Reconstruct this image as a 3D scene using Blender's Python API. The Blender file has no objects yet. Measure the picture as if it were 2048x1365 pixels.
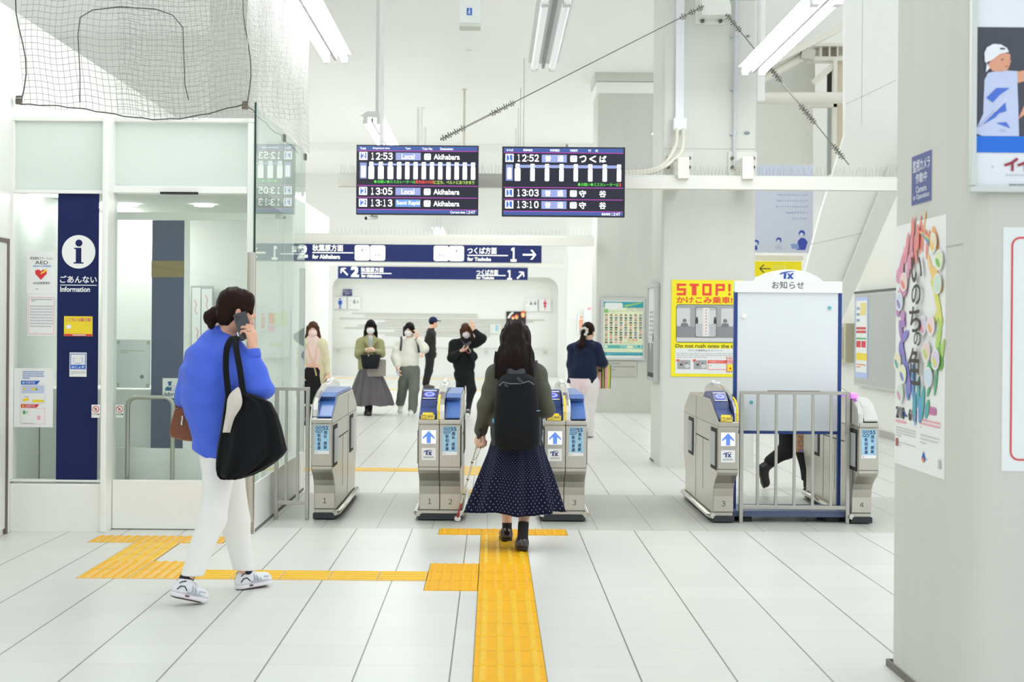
import bpy, bmesh, math, random
import numpy as np
from mathutils import Vector, Matrix
random.seed(7)
scn = bpy.context.scene
COL = scn.collection
# ---- survey of the photograph: level camera, small lens shift, slight roll -------------
FPX, CX, CY, H, ROLL = 2920.0, 986.0, 651.0, 1.476, 0.008
CROLL, SROLL = math.cos(ROLL), math.sin(ROLL)
def W(u, v, Y):
    """world point at distance Y seen at photo pixel (u, v)"""
    dx, dy = u - CX, v - CY
    return Vector(((CROLL*dx + SROLL*dy)*Y/FPX, Y, H - (-SROLL*dx + CROLL*dy)*Y/FPX))
def wx(u, Y, v=651): return W(u, v, Y).x
def wz(u, v, Y): return W(u, v, Y).z

# ---- materials --------------------------------------------------------------------------
def lin(c):
    if isinstance(c, str):
        c = tuple(int(c[i:i+2], 16)/255 for i in (0, 2, 4))
    return tuple(x/12.92 if x <= .04045 else ((x+.055)/1.055)**2.4 for x in c)
_M = {}
def M(name, c='ffffff', rough=.5, metal=0., var=.04, scale=14., bump=0., stretch=None, spec=.5, emit=0., sheen=0., alpha=None):
    """procedural principled material: a noise of the thing's own colour plus optional grain bump"""
    if name in _M: return _M[name]
    m = bpy.data.materials.new(name); m.use_nodes = True
    nt = m.node_tree; n = nt.nodes; l = nt.links
    b = n['Principled BSDF']; col = lin(c)
    tc = n.new('ShaderNodeTexCoord'); mp = n.new('ShaderNodeMapping'); nz = n.new('ShaderNodeTexNoise')
    if stretch: mp.inputs['Scale'].default_value = stretch
    nz.inputs['Scale'].default_value = scale; nz.inputs['Detail'].default_value = 4
    l.new(tc.outputs['Object'], mp.inputs['Vector']); l.new(mp.outputs['Vector'], nz.inputs['Vector'])
    mx = n.new('ShaderNodeMix'); mx.data_type = 'RGBA'
    mx.inputs[6].default_value = (*[x*(1-var) for x in col], 1)
    mx.inputs[7].default_value = (*[min(1, x*(1+var)) for x in col], 1)
    l.new(nz.outputs['Fac'], mx.inputs[0]); l.new(mx.outputs[2], b.inputs['Base Color'])
    b.inputs['Roughness'].default_value = rough; b.inputs['Metallic'].default_value = metal
    b.inputs['Specular IOR Level'].default_value = spec
    if sheen: b.inputs['Sheen Weight'].default_value = sheen
    if emit and name.split('_')[0] in ('screen','led','reader','fluorescent','office','dim'):   # self-lit: no paint of its own
        for k in list(b.inputs['Base Color'].links): l.remove(k)
        b.inputs['Base Color'].default_value = (.02,.02,.022,1)
    if emit:
        b.inputs['Emission Strength'].default_value = emit
        l.new(mx.outputs[2], b.inputs['Emission Color'])
    if bump:
        bp = n.new('ShaderNodeBump'); bp.inputs['Strength'].default_value = bump; bp.inputs['Distance'].default_value = .01
        l.new(nz.outputs['Fac'], bp.inputs['Height']); l.new(bp.outputs['Normal'], b.inputs['Normal'])
    if alpha is not None: b.inputs['Alpha'].default_value = alpha
    _M[name] = m
    return m
def glass_mat(name, tint, ior=1.5, veil=0., veilc='e8f2ee'):
    m = bpy.data.materials.new(name); m.use_nodes = True
    nt = m.node_tree; n = nt.nodes; l = nt.links; n.remove(n['Principled BSDF'])
    t = n.new('ShaderNodeBsdfTransparent'); t.inputs[0].default_value = (*lin(tint), 1)
    g = n.new('ShaderNodeBsdfGlossy'); g.inputs['Roughness'].default_value = .01
    nz = n.new('ShaderNodeTexNoise'); nz.inputs['Scale'].default_value = 3
    fr = n.new('ShaderNodeFresnel'); fr.inputs['IOR'].default_value = ior
    ge = n.new('ShaderNodeNewGeometry'); inv = n.new('ShaderNodeMath'); inv.operation = 'SUBTRACT'; inv.inputs[0].default_value = 1; l.new(ge.outputs['Backfacing'], inv.inputs[1]); fc = n.new('ShaderNodeMath'); fc.operation = 'MULTIPLY'; l.new(fr.outputs[0], fc.inputs[0]); l.new(inv.outputs[0], fc.inputs[1])
    mx = n.new('ShaderNodeMixShader'); l.new(fc.outputs[0], mx.inputs[0]); l.new(t.outputs[0], mx.inputs[1]); l.new(g.outputs[0], mx.inputs[2])
    out = mx
    if veil:
        d = n.new('ShaderNodeBsdfDiffuse'); tr = n.new('ShaderNodeBsdfTranslucent'); ad = n.new('ShaderNodeMixShader')
        cr = n.new('ShaderNodeMix'); cr.data_type = 'RGBA'; cr.inputs[6].default_value = (*lin(veilc), 1); cr.inputs[7].default_value = (*[x*.97 for x in lin(veilc)], 1)
        l.new(nz.outputs['Fac'], cr.inputs[0]); l.new(cr.outputs[2], d.inputs[0]); l.new(cr.outputs[2], tr.inputs[0])
        l.new(d.outputs[0], ad.inputs[1]); l.new(tr.outputs[0], ad.inputs[2])
        m2 = n.new('ShaderNodeMixShader'); m2.inputs[0].default_value = veil
        l.new(mx.outputs[0], m2.inputs[1]); l.new(ad.outputs[0], m2.inputs[2]); out = m2
    l.new(out.outputs[0], n['Material Output'].inputs['Surface'])
    _M[name] = m
    return m

# ---- mesh builder -----------------------------------------------------------------------
class MB:
    def __init__(s): s.v = []; s.f = []; s.fm = []; s.mats = []; s.smooth = []
    def mi(s, m):
        if m not in s.mats: s.mats.append(m)
        return s.mats.index(m)
    def add(s, vs, fs, m, smooth=False):
        o = len(s.v); s.v += [tuple(x) for x in vs]; k = s.mi(m)
        for f in fs: s.f.append([i+o for i in f]); s.fm.append(k); s.smooth.append(smooth)
        return s
    def box(s, a, b, m):
        x0, x1 = sorted((a[0], b[0])); y0, y1 = sorted((a[1], b[1])); z0, z1 = sorted((a[2], b[2]))
        vs = [(x0,y0,z0),(x1,y0,z0),(x1,y1,z0),(x0,y1,z0),(x0,y0,z1),(x1,y0,z1),(x1,y1,z1),(x0,y1,z1)]
        return s.add(vs, [(0,3,2,1),(4,5,6,7),(0,1,5,4),(1,2,6,5),(2,3,7,6),(3,0,4,7)], m)
    def bar(s, p, q, w, h, m, up=(0,0,1)):
        """rectangular bar from p to q"""
        p, q, up = Vector(p), Vector(q), Vector(up); d = (q-p).normalized()
        a = d.cross(up)
        if a.length < 1e-4: a = d.cross(Vector((1,0,0)))
        a.normalize(); b = a.cross(d).normalized()
        vs = [c + a*i*w/2 + b*j*h/2 for c in (p, q) for i, j in ((-1,-1),(1,-1),(1,1),(-1,1))]
        return s.add(vs, [(0,1,2,3),(7,6,5,4),(0,4,5,1),(1,5,6,2),(2,6,7,3),(3,7,4,0)], m)
    def tube(s, path, r, m, n=10, caps=True, closed=False):
        path = [Vector(p) for p in path]; rs = r if isinstance(r, (list, tuple)) else [r]*len(path)
        rings = []; prev = None; L = len(path)
        for i, p in enumerate(path):
            d = (path[(i+1) % L] - path[i-1]) if closed else (path[min(i+1, L-1)] - path[max(i-1, 0)])
            d.normalize()
            if prev is None:
                a = d.cross(Vector((0,0,1)))
                if a.length < .05: a = d.cross(Vector((0,1,0)))
            else: a = prev - d*prev.dot(d)
            a.normalize(); prev = a; b = d.cross(a)
            rings.append([p + (a*math.cos(t) + b*math.sin(t))*rs[i] for t in [2*math.pi*k/n for k in range(n)]])
        return s.loft(rings, m, caps, closed)
    def loft(s, rings, m, caps=True, closed=False, smooth=True):
        n = len(rings[0]); vs = [p for r in rings for p in r]; fs = []; L = len(rings)
        for i in range(L if closed else L-1):
            i2 = (i+1) % L
            for k in range(n): fs.append((i*n+k, i*n+(k+1) % n, i2*n+(k+1) % n, i2*n+k))
        s.add(vs, fs, m, smooth)
        if caps and not closed:
            s.add(rings[0], [tuple(reversed(range(n)))], m); s.add(rings[-1], [tuple(range(n))], m)
        return s
    def cyl(s, p, q, r, m, n=16, r2=None): return s.tube([p, q], [r, r if r2 is None else r2], m, n)
    def prism(s, pts, fn, m):
        """pts: 2-D outline; fn(a, b, t) -> 3-D for t in (0, 1)"""
        n = len(pts); vs = [fn(a, b, 0) for a, b in pts] + [fn(a, b, 1) for a, b in pts]
        return s.add(vs, [tuple(range(n)), tuple(range(2*n-1, n-1, -1))] + [(k, n+k, n+(k+1) % n, (k+1) % n) for k in range(n)], m)
    def ball(s, c, r, m, n=12, ax=None):
        c = Vector(c); R = r if isinstance(r, (tuple, list)) else (r, r, r); A = ax or (Vector((1,0,0)), Vector((0,1,0)), Vector((0,0,1)))
        rings = []
        for i in range(1, n//2+1):
            t = math.pi*i/(n//2+1)
            rings.append([c + A[0]*R[0]*math.sin(t)*math.cos(p) + A[1]*R[1]*math.sin(t)*math.sin(p) + A[2]*R[2]*math.cos(t) for p in [2*math.pi*k/n for k in range(n)]])
        return s.loft(rings, m)
    def build(s, name, parent=None, bevel=0., wire=0., fix=True):
        me = bpy.data.meshes.new(name); me.from_pydata(s.v, [], s.f)
        for m in s.mats: me.materials.append(m)
        me.polygons.foreach_set('material_index', s.fm); me.polygons.foreach_set('use_smooth', s.smooth)
        if fix:
            bm = bmesh.new(); bm.from_mesh(me); bmesh.ops.recalc_face_normals(bm, faces=bm.faces); bm.to_mesh(me); bm.free()
        me.update()
        o = bpy.data.objects.new(name, me); COL.objects.link(o); put(o, parent)
        if bevel:
            b = o.modifiers.new('edge', 'BEVEL'); b.width = bevel; b.segments = 2; b.limit_method = 'ANGLE'; b.angle_limit = math.radians(50)
            b.harden_normals = False
        if wire:
            b = o.modifiers.new('wire', 'WIREFRAME'); b.thickness = wire; b.use_replace = True
        return o
def put(o, parent):
    if parent is not None:
        o.parent = parent; o.matrix_parent_inverse = Matrix.Translation(-world_loc(parent))
def world_loc(o):
    return o.location.copy()      # roots carry all offset; parts are modelled in world space
def tag(o, label=None, cat=None, group=None, kind=None):
    if label: o['label'] = label
    if cat: o['category'] = cat
    if group: o['group'] = group
    if kind: o['kind'] = kind
    return o
def thing(name, label, cat, loc=(0,0,0), group=None):
    o = bpy.data.objects.new(name, None); o.empty_display_size = .1; o.location = loc; COL.objects.link(o)
    return tag(o, label, cat, group)
def one(mb, name, label, cat, group=None, bevel=0., kind=None, **k):
    return tag(mb.build(name, bevel=bevel, **k), label, cat, group, kind)
def struct(mb, name, label=None, cat=None, bevel=0.): return tag(mb.build(name, bevel=bevel), label, cat, kind='structure')
def copy_tree(o, dloc, label):
    r = o.copy(); COL.objects.link(r); r.location = o.location + Vector(dloc); r['label'] = label
    for ch in list(o.children):
        c = ch.copy(); COL.objects.link(c); c.parent = r
        for g in list(ch.children):
            d = g.copy(); COL.objects.link(d); d.parent = c
    return r

# ---- flat graphics: signs, posters, screens ----------------------------------------------
_T = {}
def glyphs(txt, bold=0.):
    key = (txt, bold)
    if key not in _T:
        c = bpy.data.curves.new('lettering', 'FONT'); c.body = txt; c.size = 1; c.resolution_u = 3; c.offset = bold
        o = bpy.data.objects.new('lettering', c); COL.objects.link(o); bpy.context.view_layer.update()
        me = bpy.data.meshes.new_from_object(o.evaluated_get(bpy.context.evaluated_depsgraph_get()))
        vs = np.array([v.co[:2] for v in me.vertices]).reshape(-1, 2); fs = [tuple(p.vertices) for p in me.polygons]
        bpy.data.objects.remove(o); bpy.data.curves.remove(c); bpy.data.meshes.remove(me)
        _T[key] = (vs, fs)
    return _T[key]
class G:
    """graphics on a plane. px coordinates (x right, y down) are mapped to O + U*x - V*y, lifted along Nn per level"""
    def __init__(s, O, U, V, Nn, mb=None, lift=.0012):
        s.O, s.U, s.V, s.N = Vector(O), Vector(U), Vector(V), Vector(Nn); s.mb = mb or MB(); s.l = lift; s.n = 0
    def P(s, x, y, lv): return s.O + s.U*x - s.V*y + s.N*(lv*s.l)
    def poly(s, pts, m, lv=1):
        s.n += 1; lv = lv + (s.n % 8)*.055   # neighbouring prints never share a plane
        return s.mb.add([s.P(x, y, lv) for x, y in pts], [tuple(range(len(pts)))], m)
    def rect(s, x0, y0, x1, y1, m, lv=1): return s.poly([(x0,y1),(x1,y1),(x1,y0),(x0,y0)], m, lv)
    def rrect(s, x0, y0, x1, y1, r, m, lv=1):
        pts = []
        for cx, cy, a in ((x1-r,y0+r,-90),(x1-r,y1-r,0),(x0+r,y1-r,90),(x0+r,y0+r,180)):
            pts += [(cx + r*math.cos(math.radians(a+k*22.5)), cy + r*math.sin(math.radians(a+k*22.5))) for k in range(5)]
        return s.poly(pts, m, lv)
    def ell(s, cx, cy, rx, ry, m, lv=1, n=24, a=0.):
        ca, sa = math.cos(a), math.sin(a); out = []
        for k in range(n):
            x, y = rx*math.cos(2*math.pi*k/n), ry*math.sin(2*math.pi*k/n); out.append((cx + x*ca - y*sa, cy + x*sa + y*ca))
        return s.poly(out, m, lv)
    def line(s, pts, w, m, lv=1):
        for (x0, y0), (x1, y1) in zip(pts, pts[1:]):
            L = math.hypot(x1-x0, y1-y0) or 1; nx, ny = -(y1-y0)/L*w/2, (x1-x0)/L*w/2
            s.poly([(x0+nx,y0+ny),(x1+nx,y1+ny),(x1-nx,y1-ny),(x0-nx,y0-ny)], m, lv)
    def frame(s, x0, y0, x1, y1, w, m, lv=1):
        s.rect(x0,y0,x1,y0+w,m,lv); s.rect(x0,y1-w,x1,y1,m,lv); s.rect(x0,y0+w,x0+w,y1-w,m,lv); s.rect(x1-w,y0+w,x1,y1-w,m,lv)
    def text(s, t, x0, y0, x1, y1, m, lv=2, bold=0., keep=False, al='l'):
        """letters fitted to the box x0..x1, y0..y1"""
        vs, fs = glyphs(t, 0.)
        if not len(vs): return
        a, b = vs.min(0), vs.max(0); sx = (x1-x0)/(b[0]-a[0]); sy = (y1-y0)/(b[1]-a[1])
        ox = 0
        if keep:
            k = min(sx, sy); ox = {'l': 0, 'c': .5, 'r': 1}[al]*((x1-x0) - k*(b[0]-a[0])); sx = sy = k
        for i, (bx_, by_) in enumerate(((-1,-1),(1,-1),(1,1),(-1,1)) if bold > .012 else ((0,0),)):   # heavier strokes: the letters laid over themselves
            s.mb.add([s.P(x0 + ox + (p[0]-a[0]+bx_*bold*.8)*sx, y1 - (p[1]-a[1]+by_*bold*.8)*sy, lv + i*.12) for p in vs], fs, m)
    def digits(s, t, x0, y0, x1, y1, m, lv=2, bold=.03):
        """clock digits set one by one in even cells"""
        wd = [.35 if c == ':' else 1. for c in t]; u = (x1-x0)/sum(wd); x = x0
        for c, w in zip(t, wd):
            a, b = (x+u*.10, x+u*.90) if c not in '1:' else ((x+u*.22, x+u*.66) if c == '1' else (x+u*.08, x+u*.27))
            if c == ':':
                for q in (.22, .72): s.rect(a, y0+(y1-y0)*(q-.0), b, y0+(y1-y0)*(q+.15), m, lv)
            else: s.text(chr(ord(c)-48+0xFF10), a, y0, b, y1, m, lv, bold)
            x += u*w
    def lines(s, x0, y0, x1, y1, n, m, lv=1, seed=0, fill=.45):
        """rows of small print too fine to read"""
        rd = random.Random(seed); st = (y1-y0)/n
        for i in range(n):
            x = x0
            while x < x1 - (x1-x0)*.04:
                w = min((x1-x0)*rd.uniform(.03, .10), x1-x); s.rect(x, y0+i*st+st*(1-fill)/2, x+w, y0+i*st+st*(1+fill)/2, m, lv)
                x += w + (x1-x0)*.012
                if i == n-1 and rd.random() < .12: break
def facing(u0, v0, Y, mb=None, lift=.0012):
    """graphics plane facing the gates' front, px units = photo pixels at distance Y, anchored at photo pixel (u0, v0)"""
    k = Y/FPX
    return G(W(u0, v0, Y) - Vector((k*u0, 0, -k*v0)), (k,0,0), (0,0,k), (0,-1,0), mb, lift)
# ================= the setting ==============================================================
def floor_mat(name, col, joint, x0, y0, tile=.4, jw=.006, cw=.0025, rough=.32):
    m = bpy.data.materials.new(name); m.use_nodes = True; nt = m.node_tree; n = nt.nodes; l = nt.links; b = n['Principled BSDF']
    tc = n.new('ShaderNodeTexCoord'); sp = n.new('ShaderNodeSeparateXYZ'); l.new(tc.outputs['Object'], sp.inputs[0])
    def mth(op, a, v=None):
        k = n.new('ShaderNodeMath'); k.operation = op; l.new(a, k.inputs[0])
        if v is not None:
            if isinstance(v, (int, float)): k.inputs[1].default_value = v
            else: l.new(v, k.inputs[1])
        return k.outputs[0]
    def jt(ax, o, w):
        f = mth('FRACT', mth('DIVIDE', mth('SUBTRACT', sp.outputs[ax], o - w/2 - 40*tile), tile)); return mth('LESS_THAN', f, w/tile)
    def cell(ax, o): return mth('FLOOR', mth('DIVIDE', mth('SUBTRACT', sp.outputs[ax], o - 40*tile), tile))
    cv = n.new('ShaderNodeCombineXYZ'); l.new(cell(0, x0), cv.inputs[0]); l.new(cell(1, y0), cv.inputs[1])
    wn = n.new('ShaderNodeTexWhiteNoise'); l.new(cv.outputs[0], wn.inputs[0])
    nz = n.new('ShaderNodeTexNoise'); nz.inputs['Scale'].default_value = 9; nz.inputs['Detail'].default_value = 6; l.new(tc.outputs['Object'], nz.inputs['Vector'])
    fine = n.new('ShaderNodeTexNoise'); fine.inputs['Scale'].default_value = 160; l.new(tc.outputs['Object'], fine.inputs['Vector'])
    c = lin(col); mx = n.new('ShaderNodeMix'); mx.data_type = 'RGBA'
    mx.inputs[6].default_value = (*[x*.93 for x in c], 1); mx.inputs[7].default_value = (*[min(1, x*1.05) for x in c], 1)
    s1 = mth('ADD', mth('MULTIPLY', wn.outputs[0], .4), mth('MULTIPLY', nz.outputs['Fac'], .6))
    s2 = mth('ADD', mth('MULTIPLY', s1, .8), mth('MULTIPLY', fine.outputs['Fac'], .2)); l.new(s2, mx.inputs[0])
    j1, j2 = jt(0, x0, jw), jt(1, y0, cw)
    ml = n.new('ShaderNodeMix'); ml.data_type = 'RGBA'; l.new(mth('MAXIMUM', j1, mth('MULTIPLY', j2, .4)), ml.inputs[0]); l.new(mx.outputs[2], ml.inputs[6]); ml.inputs[7].default_value = (*lin(joint), 1)
    l.new(ml.outputs[2], b.inputs['Base Color'])
    b.inputs['Specular IOR Level'].default_value = .3
    rr = mth('ADD', mth('MULTIPLY', nz.outputs['Fac'], .12), rough - .06); l.new(rr, b.inputs['Roughness'])
    return m
TILE = floor_mat('pale_floor_tile', 'e0e1dc', '6d655d', -.57, 6.308, jw=.0065)
BANDT = floor_mat('grey_floor_tile', 'cdcfc6', '9a968e', -.43, 10.55)
WHITE = M('white_paint', 'eff0ec', .45, var=.015, scale=3)
WHITE2 = M('office_white_panel', 'f5f6f2', .3, var=.02, scale=2)
CEIL = M('white_ceiling', 'f4f4f1', .8, var=.012, scale=1.5)
CONC = M('pale_concrete', 'cfd0c9', .75, var=.07, scale=4, bump=.12, stretch=(1,1,.25))
CONC2 = M('painted_concrete', 'dcddd7', .6, var=.04, scale=3, bump=.06, stretch=(1,1,.25))
STEEL = M('stainless_steel', 'c4c0b6', .3, 1., var=.05, scale=60, stretch=(1,1,.05))
STEELB = M('brushed_rail_steel', 'b9b8b0', .34, .9, var=.06, scale=80, stretch=(.1,1,1))
CHROME = M('polished_steel', 'dcdad4', .12, 1., var=.03)
DARK = M('dark_gap', '2b2a28', .7)
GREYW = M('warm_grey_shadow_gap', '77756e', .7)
BEAMW = M('cream_steel_paint', 'e9e8e0', .4, var=.02)
LINE = M('panel_joint', 'aeb0a8', .7)

bx = lambda a, b, m: MB().box(a, b, m)
struct(bx((-9,-4,-.12), (9.5,10.55,0), TILE), 'floor')
struct(bx((-9,10.55,-.12), (9.5,12.77,0), BANDT), 'floor')
struct(bx((-9,12.77,-.12), (9.5,48,0), TILE), 'floor')
struct(bx((-9.3,8.6,5.8), (2.95,48,6.05), CEIL), 'ceiling')
# drop beams under the ceiling at the pillar rows
for y in (34.8,): struct(bx((-9,y,5.6), (1.7,y+.7,5.8), CEIL), 'trim_1')
# concrete pillars, three deep on the gate line, one close by
def pillar(x0, x1, y0, y1, z1, m, r=.05, lab=None):
    def pts():
        o = []
        for cx, cy, a in ((x1-r,y1-r,0),(x0+r,y1-r,90),(x0+r,y0+r,180),(x1-r,y0+r,270)):
            o += [(cx + r*math.cos(math.radians(a+k*15)), cy + r*math.sin(math.radians(a+k*15))) for k in range(7)]
        return o
    mb = MB(); P = pts(); mb.loft([[(x, y, z) for x, y in P] for z in (0, z1)], m, smooth=False)
    return mb
p = pillar(1.742, 2.9, 5.33, 6.39, 6.2, CONC, .09)
o = tag(p.build('concrete_pillar'), kind='structure')
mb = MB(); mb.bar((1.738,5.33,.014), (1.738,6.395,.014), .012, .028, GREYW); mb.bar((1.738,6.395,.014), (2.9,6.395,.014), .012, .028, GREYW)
for z in (1.79, 3.4): mb.box((1.7405,5.42,z), (1.743,6.30,z+.004), LINE)
mb.build('pillar_base_gap', o)
p = pillar(1.76, 2.74, 15.28, 16.25, 6.0, CONC2, .035)
o = tag(p.build('concrete_pillar'), kind='structure')
mb = MB(); mb.box((1.77,15.277,3.34), (2.73,15.2795,3.344), LINE)
for z in (4.9,): mb.box((1.77,15.277,z), (2.73,15.2795,z+.004), LINE)
mb.build('casting_joint', o)
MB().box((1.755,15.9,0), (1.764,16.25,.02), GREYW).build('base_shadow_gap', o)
o = tag(pillar(1.75, 2.75, 24.9, 25.9, 5.8, CONC, .03).build('concrete_pillar'), kind='structure')
MB().box((1.73,24.87,5.45), (2.77,25.92,5.64), CEIL).build('pillar_head_band', o)
MB().box((1.7,24.85,4.95+.7), (2.8,25.95,5.8), CONC).build('pillar_head', o)
tag(pillar(1.75, 2.75, 34.6, 35.6, 5.8, WHITE, .03).build('concrete_pillar'), kind='structure')

# left wall beside the information office, with its recessed sliding panel
struct(bx((-3.9,-4,0), (-3.385,30,3.66), WHITE), 'wall_left')
o = struct(bx((-3.387,-1,.04), (-3.372,10.12,2.02), M('wall_panel', 'e4e6e1', .35)), 'door_1')
mb = MB(); mb.box((-3.39,10.12,0), (-3.366,10.16,2.05), M('door_edge_brown', '6a6058', .6)); mb.box((-3.39,-1,2.02), (-3.366,10.118,2.05), M('door_edge_brown'))
mb.build('door_frame', o)
struct(bx((-3.385,-4,0), (-3.36,9.98,.05), M('baseboard_grey', '8d8a84', .6)), 'baseboard_left')
# grey concrete ceiling edge and wall seen beyond the left wall's top
struct(bx((-9.3,22,0), (-3.62,22.6,5.8), M('far_left_concrete', 'e3e4df', .7, var=.03, scale=2)), 'wall_left_far')
struct(bx((-3.62,18.5,3.2), (-3.0,19.2,5.8), CONC2), 'trim_2')
# far wall: recessed panel inside a rounded surround
BACKW = M('far_wall_white', 'f3f4f0', .55, var=.015, scale=1)
struct(bx((-9,42.6,0), (9,42.9,5.9), BACKW), 'wall_back')
x0, x1, zt, r = wx(664,42), wx(1116,42), wz(800,553,42), .35
pts = [(-9,0), (x0,0)] + [(x0 + r - r*math.cos(a), zt - r + r*math.sin(a)) for a in [math.pi/2*k/8 for k in range(9)]] \
    + [(x1 - r + r*math.sin(a), zt - r + r*math.cos(a)) for a in [math.pi/2*k/8 for k in range(9)]] + [(x1,0), (9,0), (9,5.9), (-9,5.9)]
o = struct(MB().prism(pts, lambda a, b, t: (a, 42.0+.6*t, b), M('far_wall_surround', 'e9eae5', .6, var=.015, scale=1)), 'wall_back_surround')
# relief lines cast into the recessed wall
mb = MB(); RL = M('relief_line', 'd3d3cb', .7)
for u0, u1, v in ((704,955,627),(730,956,632),(680,1088,637),(770,1066,642),(755,1014,646.5),(716,1040,651),(690,990,656),(790,985,662),(758,985,666),(770,980,671)):
    a, b = W(u0,v,42.6), W(u1,v,42.6); mb.box((a.x,42.575,a.z-.018), (b.x,42.601,a.z+.018), RL)
mb.build('relief_lines', bpy.data.objects['wall_back'])
mb = MB(); RAIL = M('pale_handrail', 'e3e3dc', .35)
z = wz(900,696,42.4)
o = thing('wall_handrail', 'long pale handrail along the far wall on round brackets', 'handrail', (-1,42.4,z))
MB().tube([(wx(668,42.4),42.4,z), (wx(1102,42.4),42.4,z)], .032, RAIL).build('rail', o)
for u in (677, 820, 972, 1091):
    x = wx(u,42.4); MB().tube([(x,42.4,z-.02), (x,42.42,z-.10), (x,42.58,z-.12)], .022, RAIL).ball((x,42.56,z-.12), .05, RAIL).build('bracket', o)
# side wall and the lobby beyond the gates on the right
RW = M('right_wall_white', 'ebebe6', .35, var=.012, scale=1.2)
struct(bx((5.3,13,0), (5.5,30,3.9), RW), 'wall_right')
struct(bx((5.27,13,0), (5.3,30,.09), M('right_baseboard', 'a9aaa4', .4)), 'baseboard_right')
struct(bx((5.0,30,0), (9,30.3,11), M('rear_cream_wall', 'deddd2', .6, var=.02, scale=1)), 'wall_right_rear')
# ================= information office on the left ============================================
GLASS = glass_mat('clear_glass', 'f9fcfa', 1.5)
GLASSG = glass_mat('green_edge_glass', 'f1f8f4', 1.38, .10, 'eef6f2')
FROST = glass_mat('frosted_glass', 'f0f5f3', 1.4, .88, 'f3f8f5')
EDGEG = M('dark_glass_edge', '1d3a33', .2)
NAVY = M('navy_film', '212a58', .5, var=.03, scale=2, spec=.12)
NAVY2 = M('navy_sign_face', '2a3263', .4, var=.02, scale=2)
SIGNW = M('sign_white', 'f4f5f4', .5, var=.01)
PAPER = M('paper_white', 'eff1f0', .6, var=.015, scale=5)
INK = M('ink_black', '26262a', .6); INKG = M('ink_grey', '8f9195', .6); INKL = M('ink_light_grey', 'c3c6ca', .6)
BLUE = M('print_blue', '1f62c4', .5); SKY = M('print_sky_blue', '9cd0ee', .5); RED = M('print_red', 'd8303a', .5); YEL = M('print_yellow', 'f3d92b', .5)
GRN = M('print_green', '4fae57', .5); ORG = M('print_orange', 'ef8a34', .5); PNK = M('print_pink', 'f0a7b4', .5); LAV = M('print_lavender', 'c3cdea', .5); TEAL = M('print_teal', '2f9fae', .5)
Y1, Y2 = 10.25, 10.38
def pbox(mb, u0, v0, u1, v1, Y, d, m):
    """upright box whose front face fills photo pixels u0..u1, v0..v1 at distance Y, d deep"""
    um, vm = (u0+u1)/2, (v0+v1)/2; a = W(um, vm, Y); k = Y/FPX
    return mb.box((a.x-(um-u0)*k, Y, a.z-(v1-vm)*k), (a.x+(u1-um)*k, Y+d, a.z+(vm-v0)*k), m)
zf = lambda v, Y=Y1: wz(250, v, Y)
o = tag(pbox(MB(), 18, 968, 213, 1067, Y1, .12, WHITE2).build('wall_office_front', bevel=.012), 'low white panel under the office window with the navy banner', 'wall', kind='structure')
mb = MB(); a = wx(22,Y1); b = wx(214,Y1); c = wx(222,Y2); e = wx(505,Y2)
mb.box((a-.02,Y1,zf(243)), (b-.036,Y1+.1,zf(235)), WHITE2); mb.box((a-.02,Y1,.366), (a+.012,Y1+.1,zf(243)-.001), WHITE2); mb.box((a+.013,Y1,zf(388)), (b-.036,Y1+.07,zf(381)), WHITE2)
mb.box((a-.02,Y1,.352), (b-.036,Y1+.08,.365), WHITE2)
o2 = mb.build('window_frame', o, .004)
mb = MB(); mb.box((b-.035,Y1-.03,0), (c+.012,Y2+.12,zf(235)), WHITE2)
o3 = tag(mb.build('door_post', bevel=.01), 'white post between the office window and its glass door', 'post', kind='structure')
o = tag(MB().box((a,Y1+.03,zf(381)), (b,Y1+.045,zf(243)), FROST).build('window_1'), 'frosted glass panel above the office window', 'window', kind='structure')
o = tag(MB().box((a,Y1+.03,.36), (b,Y1+.042,zf(388)), GLASS).build('window_2'), 'clear office window beside the navy banner', 'window', kind='structure')
# door bay
D = thing('door_2', 'white framed glass office door behind the woman with a phone', 'door', (wx(360,Y2),Y2,0)); D['kind'] = 'structure'
mb = MB(); zt, zr0, zr1 = zf(235,Y2), zf(386,Y2), zf(372,Y2)
mb.box((c,Y2,zt-.03), (e,Y2+.12,zt), WHITE2); mb.box((c,Y2,zr0), (e-.046,Y2+.12,zr1), WHITE2); mb.box((e-.045,Y2,.0), (e-.004,Y2+.11,zt-.031), WHITE2)
mb.build('door_frame', D, .005)
MB().box((c+.014,Y2+.045,zr1+.003), (e-.05,Y2+.06,zt-.034), FROST).build('transom_glass', D)
MB().box((c+.014,Y2+.03,.36), (e-.05,Y2+.042,zr0-.004), GLASS).build('door_glass', D)
MB().box((c+.014,Y2+.01,.006), (e-.05,Y2+.07,.352), WHITE2).build('kick_panel', D, .006)
pbox(MB(), 320, 384, 395, 388.5, Y2-.03, .03, DARK).build('door_sensor', D)
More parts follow.
